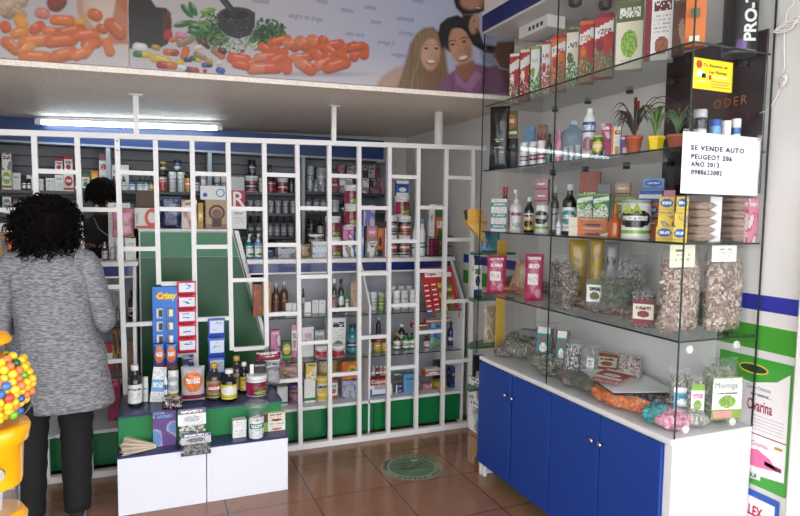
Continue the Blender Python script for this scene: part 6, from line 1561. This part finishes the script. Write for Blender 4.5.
# more clutter of clear packs towards the back of the case floor
for k, (px, py, w_, h_, cl, rz_, lb) in enumerate(((520, 346, .15, .16, HERB, 20, 'green grey pack at the far back of the case floor'), (556, 356, .16, .16, DARKH, -60, 'dark pack behind the flat yellow labelled bag'), (590, 362, .17, .17, [(150, 148, 144), (190, 190, 188), (110, 106, 104)], 10, 'pale crinkled pack behind the dark bark bag'), (628, 372, .15, .15, DARKH, -40, 'brownish pack behind the white sheet'), (650, 385, .14, .15, [(100, 110, 92), (150, 156, 140), (190, 192, 184)], 15, 'grey green pack at the right end of the white sheet'), (690, 402, .13, .13, HERB, -30, 'grey herb pack in front of the small teal labelled bag'))):
    lying(px, py, ZF, w_, h_, .08, cl, lb, rz=rz_, n=170, seed=150 + k, size=.02)

# keep everything in the case clear of its panes and boards
bpy.context.view_layer.update()
def world_box(o):
    lo, hi = Vector((9, 9, 9)), Vector((-9, -9, -9))
    for q in [o] + list(o.children_recursive):
        if q.type != 'MESH': continue
        n = len(q.data.vertices); a = np.empty(n * 3, np.float32); q.data.vertices.foreach_get('co', a); a = a.reshape(-1, 3); mw = np.array(q.matrix_world); a = a @ mw[:3, :3].T + mw[:3, 3]
        lo = Vector(np.minimum(lo, a.min(0))); hi = Vector(np.maximum(hi, a.max(0)))
    return lo, hi
LEV = [ZB] + SZ + [2.52]
for o in [q for q in COL.objects if q.parent is None and 'category' in q and q.name not in ('glass_display_case', 'header_box', 'wall_poster_panel', 'sign_block', 'potted_plant', 'potted_plant.001', 'potted_plant.002', 'car_sale_notice', 'yellow_sticker', 'wire_basket')]:
    lo, hi = world_box(o); c = (lo + hi) / 2
    if not (DX0 < c.x < DX1 and DY0 < c.y < CY1 and c.z > ZB and c.z < 2.5): continue
    dx = max(0, DX0 + .008 - lo.x) - max(0, hi.x - (DX1 - .010)); dy = max(0, DY0 + .008 - lo.y) - max(0, hi.y - (DY1 - .010))
    lv = max(l for l in LEV if l < c.z); dz = max(0, lv + .0008 - lo.z)
    top = min([l for l in LEV if l > c.z]) - .010
    if hi.z + dz > top and o.name.split('.')[0] not in ('protein_tub',):
        o.scale.z *= max(.6, (top - lv) / (hi.z + dz - lv)) if abs(o.rotation_euler.x) < .3 else 1
    o.location += Vector((dx, dy, dz))

# ============================================================ CORNER SHELVES AT THE FAR END OF THE CASE
cs = empty('corner_shelf_unit', (0, 0, 0), 0, 'corner unit of green quarter round shelves with yellow post beside the case', 'shelf unit')
GS = M((24, 92, 60), .3, coat=.2)
def quarter(px, py, z=None, r=.12):
    p = at_y(px, py, 3.12)
    m = MB(); n = 12; cx, cy = 2.0, 3.04
    pts = [(cx, cy)] + [(cx - .29 * math.cos(t), cy + .20 * math.sin(t)) for t in [math.pi / 2 * i / n for i in range(n + 1)]]
    m.prism(pts, p.z - .012, p.z, axis='z'); m.build('green_shelf', GS, cs); return p.z + .0006
qz = [quarter(*q) for q in ((484, 252), (486, 297), (486, 343), (484, 384))]
MB().bbox(1.87, 1.93, 3.027, 3.038, 0, 1.36, .002).build('yellow_post', M((206, 164, 60), .5), cs)
p = at_y(481, 222, 3.12); yk = empty('wall_bracket_shelf', (0, 0, 0), 0, 'small mustard wooden bracket shelf with a dark ornament above the green shelves', 'shelf')
MB().bbox(1.68, 1.81, 3.06, 3.14, p.z - .006, p.z + .006, .002).build('shelf_top', M((196, 150, 62), .5), yk); MB().prism([(1.69, p.z - .006), (1.81, p.z - .006), (1.81, p.z - .12), (1.79, p.z - .10)], 3.08, 3.12).build('bracket', M((206, 164, 90), .5), yk)
MB().bbox(1.69, 1.79, 3.07, 3.08, p.z + .0, p.z + .075, .002).build('backing', M((196, 150, 62), .5), yk)
orn = MB(); R = random.Random(5)
for k in range(9): orn.ball((1.70 + .08 * R.random(), 3.10 + .02 * R.random(), p.z + .006 + .018 + .03 * R.random()), .02, 8, 6)
tag(orn.build('moss_ornament', M((48, 62, 54), .7, var=.4, bump=.5)), 'dark green mossy ornament on the mustard bracket shelf', 'ornament')
CTX.clear(); CTX.update(Y=3.12, suf='on the top green corner shelf', maxd=.05, z=qz[0])
P_('pouch', 481.5, 232, 500, 'blue and teal foil packet', 'teal/sky/blue', 'd', seal='teal')
CTX.update(suf='on the second green corner shelf', z=qz[1])
P_('box', 473, 258, 481, 'white carton with navy top and green base', 'white/navy/green', 't')
CTX.update(suf='on the third green corner shelf', z=qz[2])
P_('pouch', 484, 305, 497, 'clear packet of beige grains', 'tan/cream/kraft', 'd', seal='cream'); P_('box', 497.5, 301, 502, 'narrow white and rose box', 'white/mauve/maroon', 'b')
CTX.update(suf='on the lowest green corner shelf', z=qz[3])
cr = P_('box', 473, 355, 483, 'black framed card reader', 'black/silver/dark', 'k', name='card_reader', cat='card reader', d=.02)
MB().box(-.018, .018, -.0108, -.0102, .03, .085).build('screen', M('silver', .3), cr)
bin_ = empty('paper_sack', (0, 0, 0), 0, 'stack of labelled white and kraft packs beside the blue cabinet', 'pack stack') if False else None
z = 0.003
for k, (hh, pal, dsc) in enumerate(((.20, 'kraft/tan/brown', 'kraft brown carton on the floor, lowest of the stack by the cabinet'), (.20, 'white/silver/dark', 'white carton with dark print, middle of the floor stack by the cabinet'), (.13, 'white/maroon/dark', 'white carton with wine print, topmost of the floor stack by the cabinet'))):
    P_('box', 473, 420, 488, dsc, pal, 'd', z=z, h=hh, suf='', d=.12, dy=-.02); z += hh + .001

# ============================================================ PEOPLE
def skinned(name, joints, edges, root, head, extra=None, sub=2, voxel=.007, mat=None):
    """joints: name -> (co, rx, ry); one continuous surface grown from the skeleton, head shape fused in"""
    keys = list(joints); me = bpy.data.meshes.new(name); me.from_pydata([joints[k][0] for k in keys], [(keys.index(a), keys.index(b)) for a, b in edges], [])
    o = bpy.data.objects.new(name, me); COL.objects.link(o)
    sk = o.modifiers.new('skin', 'SKIN'); sk.use_smooth_shade = True
    for i, k in enumerate(keys):
        v = me.skin_vertices[0].data[i]; v.radius = (joints[k][1], joints[k][2]); v.use_root = (k == root)
    ss = o.modifiers.new('sub', 'SUBSURF'); ss.levels = sub; ss.render_levels = sub
    dg = bpy.context.evaluated_depsgraph_get(); bm_ = bpy.data.meshes.new_from_object(o.evaluated_get(dg))
    bpy.data.objects.remove(o)
    # fuse with the head
    m = MB(); m.v = [tuple(v.co) for v in bm_.vertices]; m.f = [tuple(p.vertices) for p in bm_.polygons]; m.m = [0] * len(m.f); m.c = [None] * len(m.f); m.s = [True] * len(m.f)
    head(m)
    q = m.build(name, mat)
    r = q.modifiers.new('r', 'REMESH'); r.mode = 'VOXEL'; r.voxel_size = voxel; r.use_smooth_shade = True
    s = q.modifiers.new('s', 'SMOOTH'); s.iterations = 3; s.factor = .5
    apply_mods(q); q.data.materials.clear(); q.data.materials.append(mat)
    for p in q.data.polygons: p.use_smooth = True
    return q
def head_shape(c, pitch, face, s=1.0):
    """skull, jaw, nose, ears, brow and lips as overlapping volumes; face = -1 looks along -Y"""
    def f(m):
        M0 = Matrix.Translation(c) @ Matrix.Rotation(pitch * -face, 4, 'X') @ Matrix.Scale(s, 4)
        def b(p, r, sc): m.X = M0; m.ball((p[0], p[1] * -face * -1, p[2]), r, 16, 12, sc=sc)
        fy = face
        m.X = M0
        m.ball((0, -.012 * fy, .02), .085, 20, 14, sc=(.9, 1.12, 1.05)); m.ball((0, .022 * fy, -.045), .06, 16, 12, sc=(.92, 1.0, 1.15))
        m.ball((0, .055 * fy, -.085), .024, 12, 8, sc=(1.1, .9, .8)); m.ball((0, .093 * fy, -.022), .014, 10, 8, sc=(1, 1.2, 1)); m.ball((0, .083 * fy, .0), .009, 8, 6, sc=(.9, 1.2, 2.4))
        m.ball((0, .072 * fy, .035), .02, 12, 8, sc=(2.4, .8, .6)); m.ball((0, .080 * fy, -.055), .011, 10, 6, sc=(2.0, .8, .45)); m.ball((0, .079 * fy, -.064), .011, 10, 6, sc=(1.7, .8, .5))
        for sx in (-1, 1): m.ball((sx * .078, -.008 * fy, -.012), .018, 10, 8, sc=(.4, .8, 1.5)); m.ball((sx * .04, .062 * fy, -.025), .022, 10, 8, sc=(1, .7, .9))
        m.X = None
    return f
def eyes(parent, c, pitch, face, s=1.0):
    for sx in (-1, 1):
        M0 = Matrix.Translation(c) @ Matrix.Rotation(pitch * -face, 4, 'X')
        m = MB(); m.X = M0; m.ball((sx * .031, .0775 * face, .006), .011, 12, 8); m.X = M0; m.ball((sx * .031, .0865 * face, .006), .0045, 10, 6, 1); m.build('eye', [M((220, 214, 208), .3), M((30, 22, 20), .2)], parent)
def hand_mesh(parent, wrist, direction, palm_n, side, mat, name='hand', curl=.5):
    """palm plus five separate bent fingers, rooted at the wrist"""
    d = Vector(direction).normalized(); n = Vector(palm_n); n = (n - d * n.dot(d)).normalized(); s = d.cross(n) * side; w_ = Vector(wrist); m = MB()
    m.tube([w_, w_ + d * .03, w_ + d * .06, w_ + d * .085], [.026, .032, .038, .036], 10, ry=[.018, .016, .015, .012])
    for k, (o_, L, r) in enumerate(((-.028, .062, .0078), (-.010, .072, .0085), (.009, .068, .0085), (.027, .052, .0074))):
        p = w_ + d * .078 + s * o_; pts = [p]; a = 0
        for j, f in enumerate((.42, .33, .25)):
            a += curl * (.5 + .25 * j); pts.append(pts[-1] + (d * math.cos(a) + n * math.sin(a)) * L * f)
        m.tube(pts, [r, r * .96, r * .88, r * .7], 8)
        m.ball(pts[-1], r * .7, 8, 6)
    p = w_ + d * .03 - s * .028; q = (d * .7 - s * .7 + n * .15).normalized()
    pts = [p, p + q * .03, p + (q * .6 + d * .5).normalized() * .055, p + (q * .35 + d * .75 + n * .2).normalized() * .078]
    m.tube(pts, [.012, .0105, .0095, .007], 8); m.ball(pts[-1], .007, 8, 6)
    return m.build(name, mat, parent)
def body_joints(spec):
    J = {}; E = []
    ph, neck = spec['pelvis'], spec['neck']
    J['pelvis'] = (ph, .12, .095); J['belly'] = (Vector(ph).lerp(Vector(neck), .35), .115, .09); J['chest'] = (Vector(ph).lerp(Vector(neck), .75), .12, .09)
    J['neck'] = (neck, .05, .05); J['head'] = (spec['head'], .055, .06); E += [('pelvis', 'belly'), ('belly', 'chest'), ('chest', 'neck'), ('neck', 'head')]
    for sd in ('l', 'r'):
        sh, el, wr = spec['arm_' + sd]; hp, kn, an, toe = spec['leg_' + sd]
        J['sh' + sd] = (sh, .048, .048); J['el' + sd] = (el, .036, .036); J['wr' + sd] = (wr, .024, .022)
        J['hp' + sd] = (hp, .085, .085); J['kn' + sd] = (kn, .055, .055); J['an' + sd] = (an, .036, .036); J['to' + sd] = (toe, .034, .026)
        E += [('chest', 'sh' + sd), ('sh' + sd, 'el' + sd), ('el' + sd, 'wr' + sd), ('pelvis', 'hp' + sd), ('hp' + sd, 'kn' + sd), ('kn' + sd, 'an' + sd), ('an' + sd, 'to' + sd)]
    return J, E
def loft(m, rings, n=40, folds=0.0, seed=0, mi=0):
    vs = []; N = len(rings)
    for j, (cx, cy, z, rx, ry) in enumerate(rings):
        for k in range(n):
            a = 2 * math.pi * k / n; f = 1 + folds * noise.noise(Vector((math.cos(a) * 3 + seed, math.sin(a) * 3, z * 2.2))) + folds * .6 * noise.noise(Vector((math.cos(a) * 2, math.sin(a) * 2 + seed, z * 9)))
            ex = 1.0; vs.append((cx + rx * f * math.copysign(abs(math.cos(a)) ** .85, math.cos(a)), cy + ry * f * math.copysign(abs(math.sin(a)) ** .85, math.sin(a)), z))
    fs = [(j * n + k, j * n + (k + 1) % n, (j + 1) * n + (k + 1) % n, (j + 1) * n + k) for j in range(N - 1) for k in range(n)]
    m._add(vs, fs, mi, None, True)
def dense(keys, step=.02):
    out = []; keys = sorted(keys, key=lambda r: r[2]); z = keys[0][2]
    while z < keys[-1][2]:
        for a, b in zip(keys[:-1], keys[1:]):
            if a[2] <= z <= b[2]:
                t = (z - a[2]) / (b[2] - a[2]); t2 = t * t * (3 - 2 * t); out.append(tuple(a[i] + (b[i] - a[i]) * (t2 if i != 2 else t) for i in range(5))); break
        z += step
    out.append(keys[-1]); return out
def limb(m, pts, rr, n=16, sub=7, folds=.04, seed=0):
    P = []; R_ = []
    pts = [Vector(p) for p in pts]
    for i in range(len(pts) - 1):
        p0 = pts[max(0, i - 1)]; p1 = pts[i]; p2 = pts[i + 1]; p3 = pts[min(len(pts) - 1, i + 2)]
        for s_ in range(sub):
            t = s_ / sub; P.append(.5 * ((2 * p1) + (p2 - p0) * t + (2 * p0 - 5 * p1 + 4 * p2 - p3) * t * t + (3 * p1 - p0 - 3 * p2 + p3) * t ** 3) if False else p1.lerp(p2, t))
            R_.append((rr[i] + (rr[i + 1] - rr[i]) * t) * (1 + folds * math.sin(len(P) * 1.9 + seed)))
    P.append(pts[-1]); R_.append(rr[-1]); 
    for _ in range(2): P = [P[0]] + [(P[i - 1] + P[i] * 2 + P[i + 1]) / 4 for i in range(1, len(P) - 1)] + [P[-1]]
    m.tube(P, R_, n)

def melange():
    m = bpy.data.materials.new('grey_melange_knit'); m.use_nodes = True; nt = m.node_tree; b = nt.nodes['Principled BSDF']; b.inputs['Roughness'].default_value = .9
    tc = nt.nodes.new('ShaderNodeTexCoord'); mp = nt.nodes.new('ShaderNodeMapping'); mp.inputs['Scale'].default_value = (38, 38, 170); nz = nt.nodes.new('ShaderNodeTexNoise'); nz.inputs['Scale'].default_value = 1; nz.inputs['Detail'].default_value = 3
    rp = nt.nodes.new('ShaderNodeValToRGB'); rp.color_ramp.elements[0].position = .36; rp.color_ramp.elements[1].position = .66
    rp.color_ramp.elements[0].color = lin((98, 99, 104)) + (1,); rp.color_ramp.elements[1].color = lin((156, 157, 162)) + (1,)
    nt.links.new(tc.outputs['Object'], mp.inputs[0]); nt.links.new(mp.outputs[0], nz.inputs[0]); nt.links.new(nz.outputs[0], rp.inputs[0]); nt.links.new(rp.outputs[0], b.inputs['Base Color']); return m
SKIN = M((150, 104, 82), .55, name='skin'); BLACKC = M((16, 15, 17), .85, name='black_cloth', bump=.1, bscale=90)
p0 = at_z(57, 521, 0)
wo = empty('person', (p0.x, p0.y, 0), 0, 'person seen from behind in long grey sweater and black trousers', 'person')
hc = Vector((-.005, .03, 1.455))
spec = dict(pelvis=(.02, .01, .84), neck=(0, .01, 1.31), head=tuple(hc), arm_l=((-.165, 0, 1.235), (-.245, .02, .95), (-.15, .25, .97)), arm_r=((.165, 0, 1.235), (.25, .03, .95), (.13, .25, 1.0)),
            leg_l=((-.09, 0, .78), (-.11, .02, .45), (-.115, -.01, .085), (-.125, .12, .035)), leg_r=((.085, 0, .78), (.10, .03, .45), (.10, 0, .085), (.115, .13, .035)))
J, E_ = body_joints(spec)
bd = skinned('body', J, E_, 'pelvis', head_shape(hc, .12, 1), mat=SKIN); bd.parent = wo
eyes(wo, hc, .12, 1)
m = MB(); loft(m, dense([(.075, .005, .565, .215, .155), (.066, .0, .66, .208, .152), (.05, -.005, .80, .205, .155), (.02, 0, .95, .178, .138), (.005, 0, 1.08, .178, .13), (0, 0, 1.18, .186, .122), (0, .0, 1.25, .168, .108), (0, .005, 1.285, .12, .09), (0, .01, 1.31, .075, .07), (0, .012, 1.335, .062, .062)]), 44, .07, 3)
for sd, sg in (('l', -1), ('r', 1)):
    a, b, c_ = [Vector(q) for q in spec['arm_' + sd]]
    limb(m, [a + Vector((-sg * .05, 0, .01)), a, a.lerp(b, .5), b, b.lerp(c_, .5), c_ + (b - c_) * .08], [.075, .072, .062, .056, .050, .040], seed=sg, folds=.03)
sw = m.build('grey_sweater', melange(), wo); sd_ = sw.modifiers.new('s', 'SOLIDIFY'); sd_.thickness = .004; apply_mods(sw)
m = MB(); loft(m, dense([(.03, .005, .56, .19, .14), (.03, .005, .80, .155, .12), (.02, 0, .90, .145, .11)]), 32, .03, 5)
for sd, sg in (('l', -1), ('r', 1)):
    h_, k_, a_, t_2 = [Vector(q) for q in spec['leg_' + sd]]
    limb(m, [h_ + Vector((0, 0, .02)), h_.lerp(k_, .5), k_, k_.lerp(a_, .5), a_ + Vector((0, 0, -.035))], [.105, .098, .080, .074, .066], seed=sg, folds=.035)
m.build('black_trousers', BLACKC, wo)
for sd, sg in (('l', -1), ('r', 1)):
    h_, k_, a_, t_2 = [Vector(q) for q in spec['leg_' + sd]]
    m = MB(); m.tube([(a_.x, a_.y - .045, .036), (a_.x, a_.y, .042), ((a_.x + t_2.x) / 2, a_.y + .07, .038), (t_2.x, t_2.y + .02, .028), (t_2.x, t_2.y + .05, .022)], [.030, .038, .041, .040, .02], 14, ry=[.03, .036, .032, .024, .014])
    m.bbox(a_.x - .036, a_.x + .036, a_.y - .065, a_.y + .12, .0, .012, .004, 1); m.build('shoe', [M((34, 34, 38), .6), M((180, 180, 180), .6)], wo)
    a, b, c_ = [Vector(q) for q in spec['arm_' + sd]]; hand_mesh(wo, c_, (c_ - b), (0, .3, -1), sg, SKIN)
def curly(parent, c, rx, ry, rz, n, mat, seed, cut=None, dens=.014):
    R = random.Random(seed); m = MB(); vs = []; nu, nv = 40, 28
    for j in range(nv + 1):
        t = math.pi * j / nv
        for i in range(nu):
            a = 2 * math.pi * i / nu; d = Vector((math.sin(t) * math.cos(a), math.sin(t) * math.sin(a), math.cos(t)))
            f = 1 + .13 * noise.noise(d * 2.6 + Vector((seed, 0, 0))) + .10 * noise.noise(d * 7 + Vector((0, seed, 0))); vs.append((c[0] + rx * .93 * d.x * f, c[1] + ry * .93 * d.y * f, c[2] + rz * .93 * d.z * f))
    fs = [(j * nu + i, (j + 1) * nu + i, (j + 1) * nu + (i + 1) % nu, j * nu + (i + 1) % nu) for j in range(nv) for i in range(nu)]
    m._add(vs, fs, 0, None, True)
    for k in range(n):
        z_ = R.uniform(-1, 1); a = R.uniform(0, 6.283); q = math.sqrt(1 - z_ * z_); d = Vector((q * math.cos(a), q * math.sin(a), z_))
        p = Vector((c[0] + rx * .9 * d.x, c[1] + ry * .9 * d.y, c[2] + rz * .9 * d.z)); dr = (d * .55 + Vector((R.uniform(-.4, .4), R.uniform(-.4, .4), -.75))).normalized(); s1 = dr.cross(Vector((.3, .2, 1))).normalized(); s2 = dr.cross(s1)
        rr = R.uniform(.006, .013); ph = R.uniform(0, 6.28); L = R.uniform(.03, .075); pts = []
        for i in range(9):
            t = i / 8; w_ = ph + t * R.choice([8.0]); pts.append(p + dr * (L * t) + d * .02 * math.sin(t * 2.5) + (s1 * math.cos(w_) + s2 * math.sin(w_)) * rr)
        m.tube(pts, [.0045 * (1 - .6 * i / 8) for i in range(9)], 4)
    return m.build('curly_hair', mat, parent)
HAIR = M((13, 8, 8), .75, name='dark_hair', var=.5, bscale=30)
HAIR.node_tree.nodes['Principled BSDF'].inputs['Specular IOR Level'].default_value = .12
curly(wo, (-.012, .0, 1.43), .150, .145, .143, 620, HAIR, 7)

wo.scale.x = .90
# shop attendant behind the grille, head lowered
vy = 4.50; pv = at_y(103, 200, vy)
ve = empty('person', (pv.x, vy, 0), 0, 'person in black behind the grille with dark hair and lowered head', 'person')
hc2 = Vector((0, -.05, pv.z + .02)); nk = (0, 0, hc2.z - .15)
spec2 = dict(pelvis=(0, .03, .92), neck=nk, head=tuple(hc2), arm_l=((-.18, .01, nk[2] - .07), (-.25, .02, nk[2] - .34), (-.12, -.17, 1.235)), arm_r=((.18, .01, nk[2] - .07), (.23, .02, nk[2] - .34), (.08, -.17, 1.235)),
             leg_l=((-.09, .02, .86), (-.10, .0, .48), (-.10, .03, .085), (-.11, -.09, .035)), leg_r=((.09, .02, .86), (.10, 0, .48), (.10, .03, .085), (.11, -.09, .035)))
J, E_ = body_joints(spec2)
b2 = skinned('body', J, E_, 'pelvis', head_shape(hc2, .95, -1, 1.0), mat=M((92, 60, 46), .55, name='skin_deep')); b2.parent = ve
eyes(ve, hc2, .95, -1)
m = MB(); zt = nk[2]
loft(m, dense([(0, .02, .86, .19, .14), (0, .02, 1.0, .17, .13), (0, .01, 1.2, .18, .13), (0, 0, zt - .12, .2, .13), (0, 0, zt - .05, .17, .11), (0, 0, zt - .01, .10, .085), (0, -.01, zt + .03, .066, .066)]), 36, .05, 8)
for sd, sg in (('l', -1), ('r', 1)):
    a, b, c_ = [Vector(q) for q in spec2['arm_' + sd]]; limb(m, [a + Vector((-sg * .05, 0, .01)), a, a.lerp(b, .5), b, b.lerp(c_, .6)], [.078, .074, .062, .056, .048], seed=sg, folds=.03)
    hand_mesh(ve, c_, (c_ - b), (0, -.2, -1), -sg, M((92, 60, 46), .55, name='skin_deep'))
m.build('black_jacket', BLACKC, ve)
MB().tube([(-.05, -.09, zt + .01), (-.02, -.125, zt - .06), (.03, -.14, zt - .10), (.09, -.135, zt - .13), (.12, -.13, zt - .20)], .004, 6).build('lanyard', M((120, 124, 130), .4), ve)
m = MB(); loft(m, dense([(0, .02, .7, .17, .13), (0, .02, .92, .17, .13)]), 28, .03, 9)
for sd, sg in (('l', -1), ('r', 1)):
    h_, k_, a_, t_2 = [Vector(q) for q in spec2['leg_' + sd]]; limb(m, [h_, h_.lerp(k_, .5), k_, k_.lerp(a_, .5), a_ + Vector((0, 0, -.03))], [.1, .092, .075, .068, .062])
    s_ = MB(); s_.tube([(a_.x, a_.y + .04, .036), (a_.x, a_.y, .042), (t_2.x, t_2.y, .03), (t_2.x, t_2.y - .05, .022)], [.03, .038, .04, .02], 12, ry=[.03, .036, .026, .014]); s_.build('shoe', M('black'), ve)
m.build('dark_trousers', M((26, 26, 32), .8), ve)
m = MB(); vs = []; nu, nv = 32, 20      # short hair cap, open over the face
M0 = Matrix.Translation(hc2) @ Matrix.Rotation(.95, 4, 'X')
for k in range(420):
    R = random.Random(k); z_ = R.uniform(-.25, 1); a = R.uniform(0, 6.283); q = math.sqrt(1 - z_ * z_); d = Vector((q * math.cos(a), q * math.sin(a), z_))
    if d.y < -.45 and d.z < .45: continue
    p = Vector((.083 * d.x, .012 + .102 * d.y, .025 + .095 * d.z)); t_ = Vector((d.x * .3, d.y * .3 - .3, d.z * .2 - .3)); m.X = M0; m.tube([p, p + t_ * .03 + d * .008, p + t_ * .06 + d * .004], [.008, .007, .003], 5)
m.X = M0
for j in range(nv + 1):
    t = math.pi * .62 * j / nv
    for i in range(nu):
        a = 2 * math.pi * i / nu; tt = t if math.sin(a) > -.3 else min(t, 1.05 + .15 * math.cos(a) ** 2); vs.append((.085 * math.sin(tt) * math.cos(a), .012 + .104 * math.sin(tt) * math.sin(a), .024 + .098 * math.cos(tt)))
m._add(vs, [(j * nu + i, (j + 1) * nu + i, (j + 1) * nu + (i + 1) % nu, j * nu + (i + 1) % nu) for j in range(nv) for i in range(nu)], 0, None, True)
m.build('short_hair', HAIR, ve)

# ============================================================ GUMBALL MACHINE
D_ = 1.62
gcen = CAM + _ray(-13, 386) * (D_ / F_PX)
GR = 45.5 * D_ / F_PX
def gz(py): return (CAM + _ray(0, py) * (D_ / F_PX)).z
gm_ = empty('gumball_machine', (gcen.x, gcen.y, 0), 0, 'yellow gumball machine with clear globe at the left edge', 'gumball machine')
zc_ = gcen.z
prof = [];
for k in range(0, 25):
    t = math.radians(22 + (158 - 22) * k / 24); prof.append((GR * math.sin(t), zc_ - GR * math.cos(t)))
MB().lathe(prof, 40, cap=False).build('globe', GLASS, gm_)
YEL = M((246, 172, 10), .28, name='gumball_yellow', coat=.4)
zt_, zb_ = prof[-1][1], prof[0][1]
MB().lathe([(GR * .36, zt_ - .002), (GR * .48, zt_ + .004), (GR * .50, zt_ + .012), (GR * .4, zt_ + .03), (GR * .12, zt_ + .038), (GR * .10, zt_ + .05), (.002, zt_ + .052)], 36).build('lid', M((240, 160, 16), .3, coat=.3), gm_)
z1, z2 = gz(442), gz(488)
MB().lathe([(GR * .60, z2), (GR * .62, z2 + .01), (GR * .66, z1 - .012), (GR * .76, z1 - .002), (GR * .80, zb_ - .004), (GR * .76, zb_ + .008), (GR * .30, zb_ - .003)], 40).build('body', YEL, gm_)
MB().lathe([(GR * .55, z2 - .075), (GR * .56, z2 - .002)], 32).build('clear_collar', PLASTIC, gm_); MB().lathe([(GR * .2, z2 - .075), (GR * .24, z2 - .001)], 20).build('inner_post', M((200, 200, 204), .3), gm_)
MB().lathe([(GR * .30, 0.60), (GR * .66, 0.62), (GR * .70, z2 - .095), (GR * .60, z2 - .076)], 36).build('base', YEL, gm_)
MB().lathe([(.05, .024), (.026, .05), (.024, .60)], 20).build('stand_pole', M((40, 40, 44), .4), gm_); MB().lathe([(.16, 0), (.16, .012), (.05, .024)], 32).build('stand_foot', M((40, 40, 44), .4), gm_)
m = MB(); m.lathe([(.018, 0), (.018, .012)], 18); k_ = m.build('coin_knob', CHROME, gm_); k_.location = (GR * .3, -GR * .76, (z1 + z2) / 2); k_.rotation_euler.x = math.pi / 2
R = random.Random(11); br = .0118; cols = [('yellow', (244, 200, 30), 60), ('dark green', (34, 92, 64), 12), ('orange', (240, 130, 70), 16), ('blue', (36, 100, 180), 13), ('light green', (110, 190, 60), 8), ('red', (206, 62, 50), 5)]
names = [c for c in cols for _ in range(c[2])]; base_ = {}
for nm, rgb, _ in cols:
    me = MB().ball((0, 0, 0), br, 16, 10).mesh('gumball', M(rgb, .3, coat=.5)); base_[nm] = me
pts = []
view = (Vector((0, 0, 1.5)) - Vector(gcen)).normalized()
a_ = br * 2.04; n_ = int(GR / a_) + 2
for i in range(-n_, n_ + 1):
    for j in range(-n_, n_ + 1):
        for k in range(-n_, n_ + 1):
            x = (i + .5 * ((j + k) % 2)) * a_; y = (j * .866 + (k % 2) * .2887) * a_; z = k * .8165 * a_
            v = Vector((x, y, z)); v = Matrix.Rotation(.5, 3, 'X') @ Matrix.Rotation(.7, 3, 'Y') @ v
            if v.length > GR - br - .0025 or v.length < GR - br - .030: continue
            if v.z > GR * .68 or v.z < -GR * .90: continue
            if v.dot(view) < -.06: continue
            pts.append(v)
for v in pts:
    nm, rgb, _ = R.choice(names); o = link('gumball', base_[nm], None, Vector(gcen) + v)
    tag(o, nm + ' gumball inside the clear globe of the machine', 'gumball', nm + ' gumballs in the globe')
print('gumballs', len(pts))
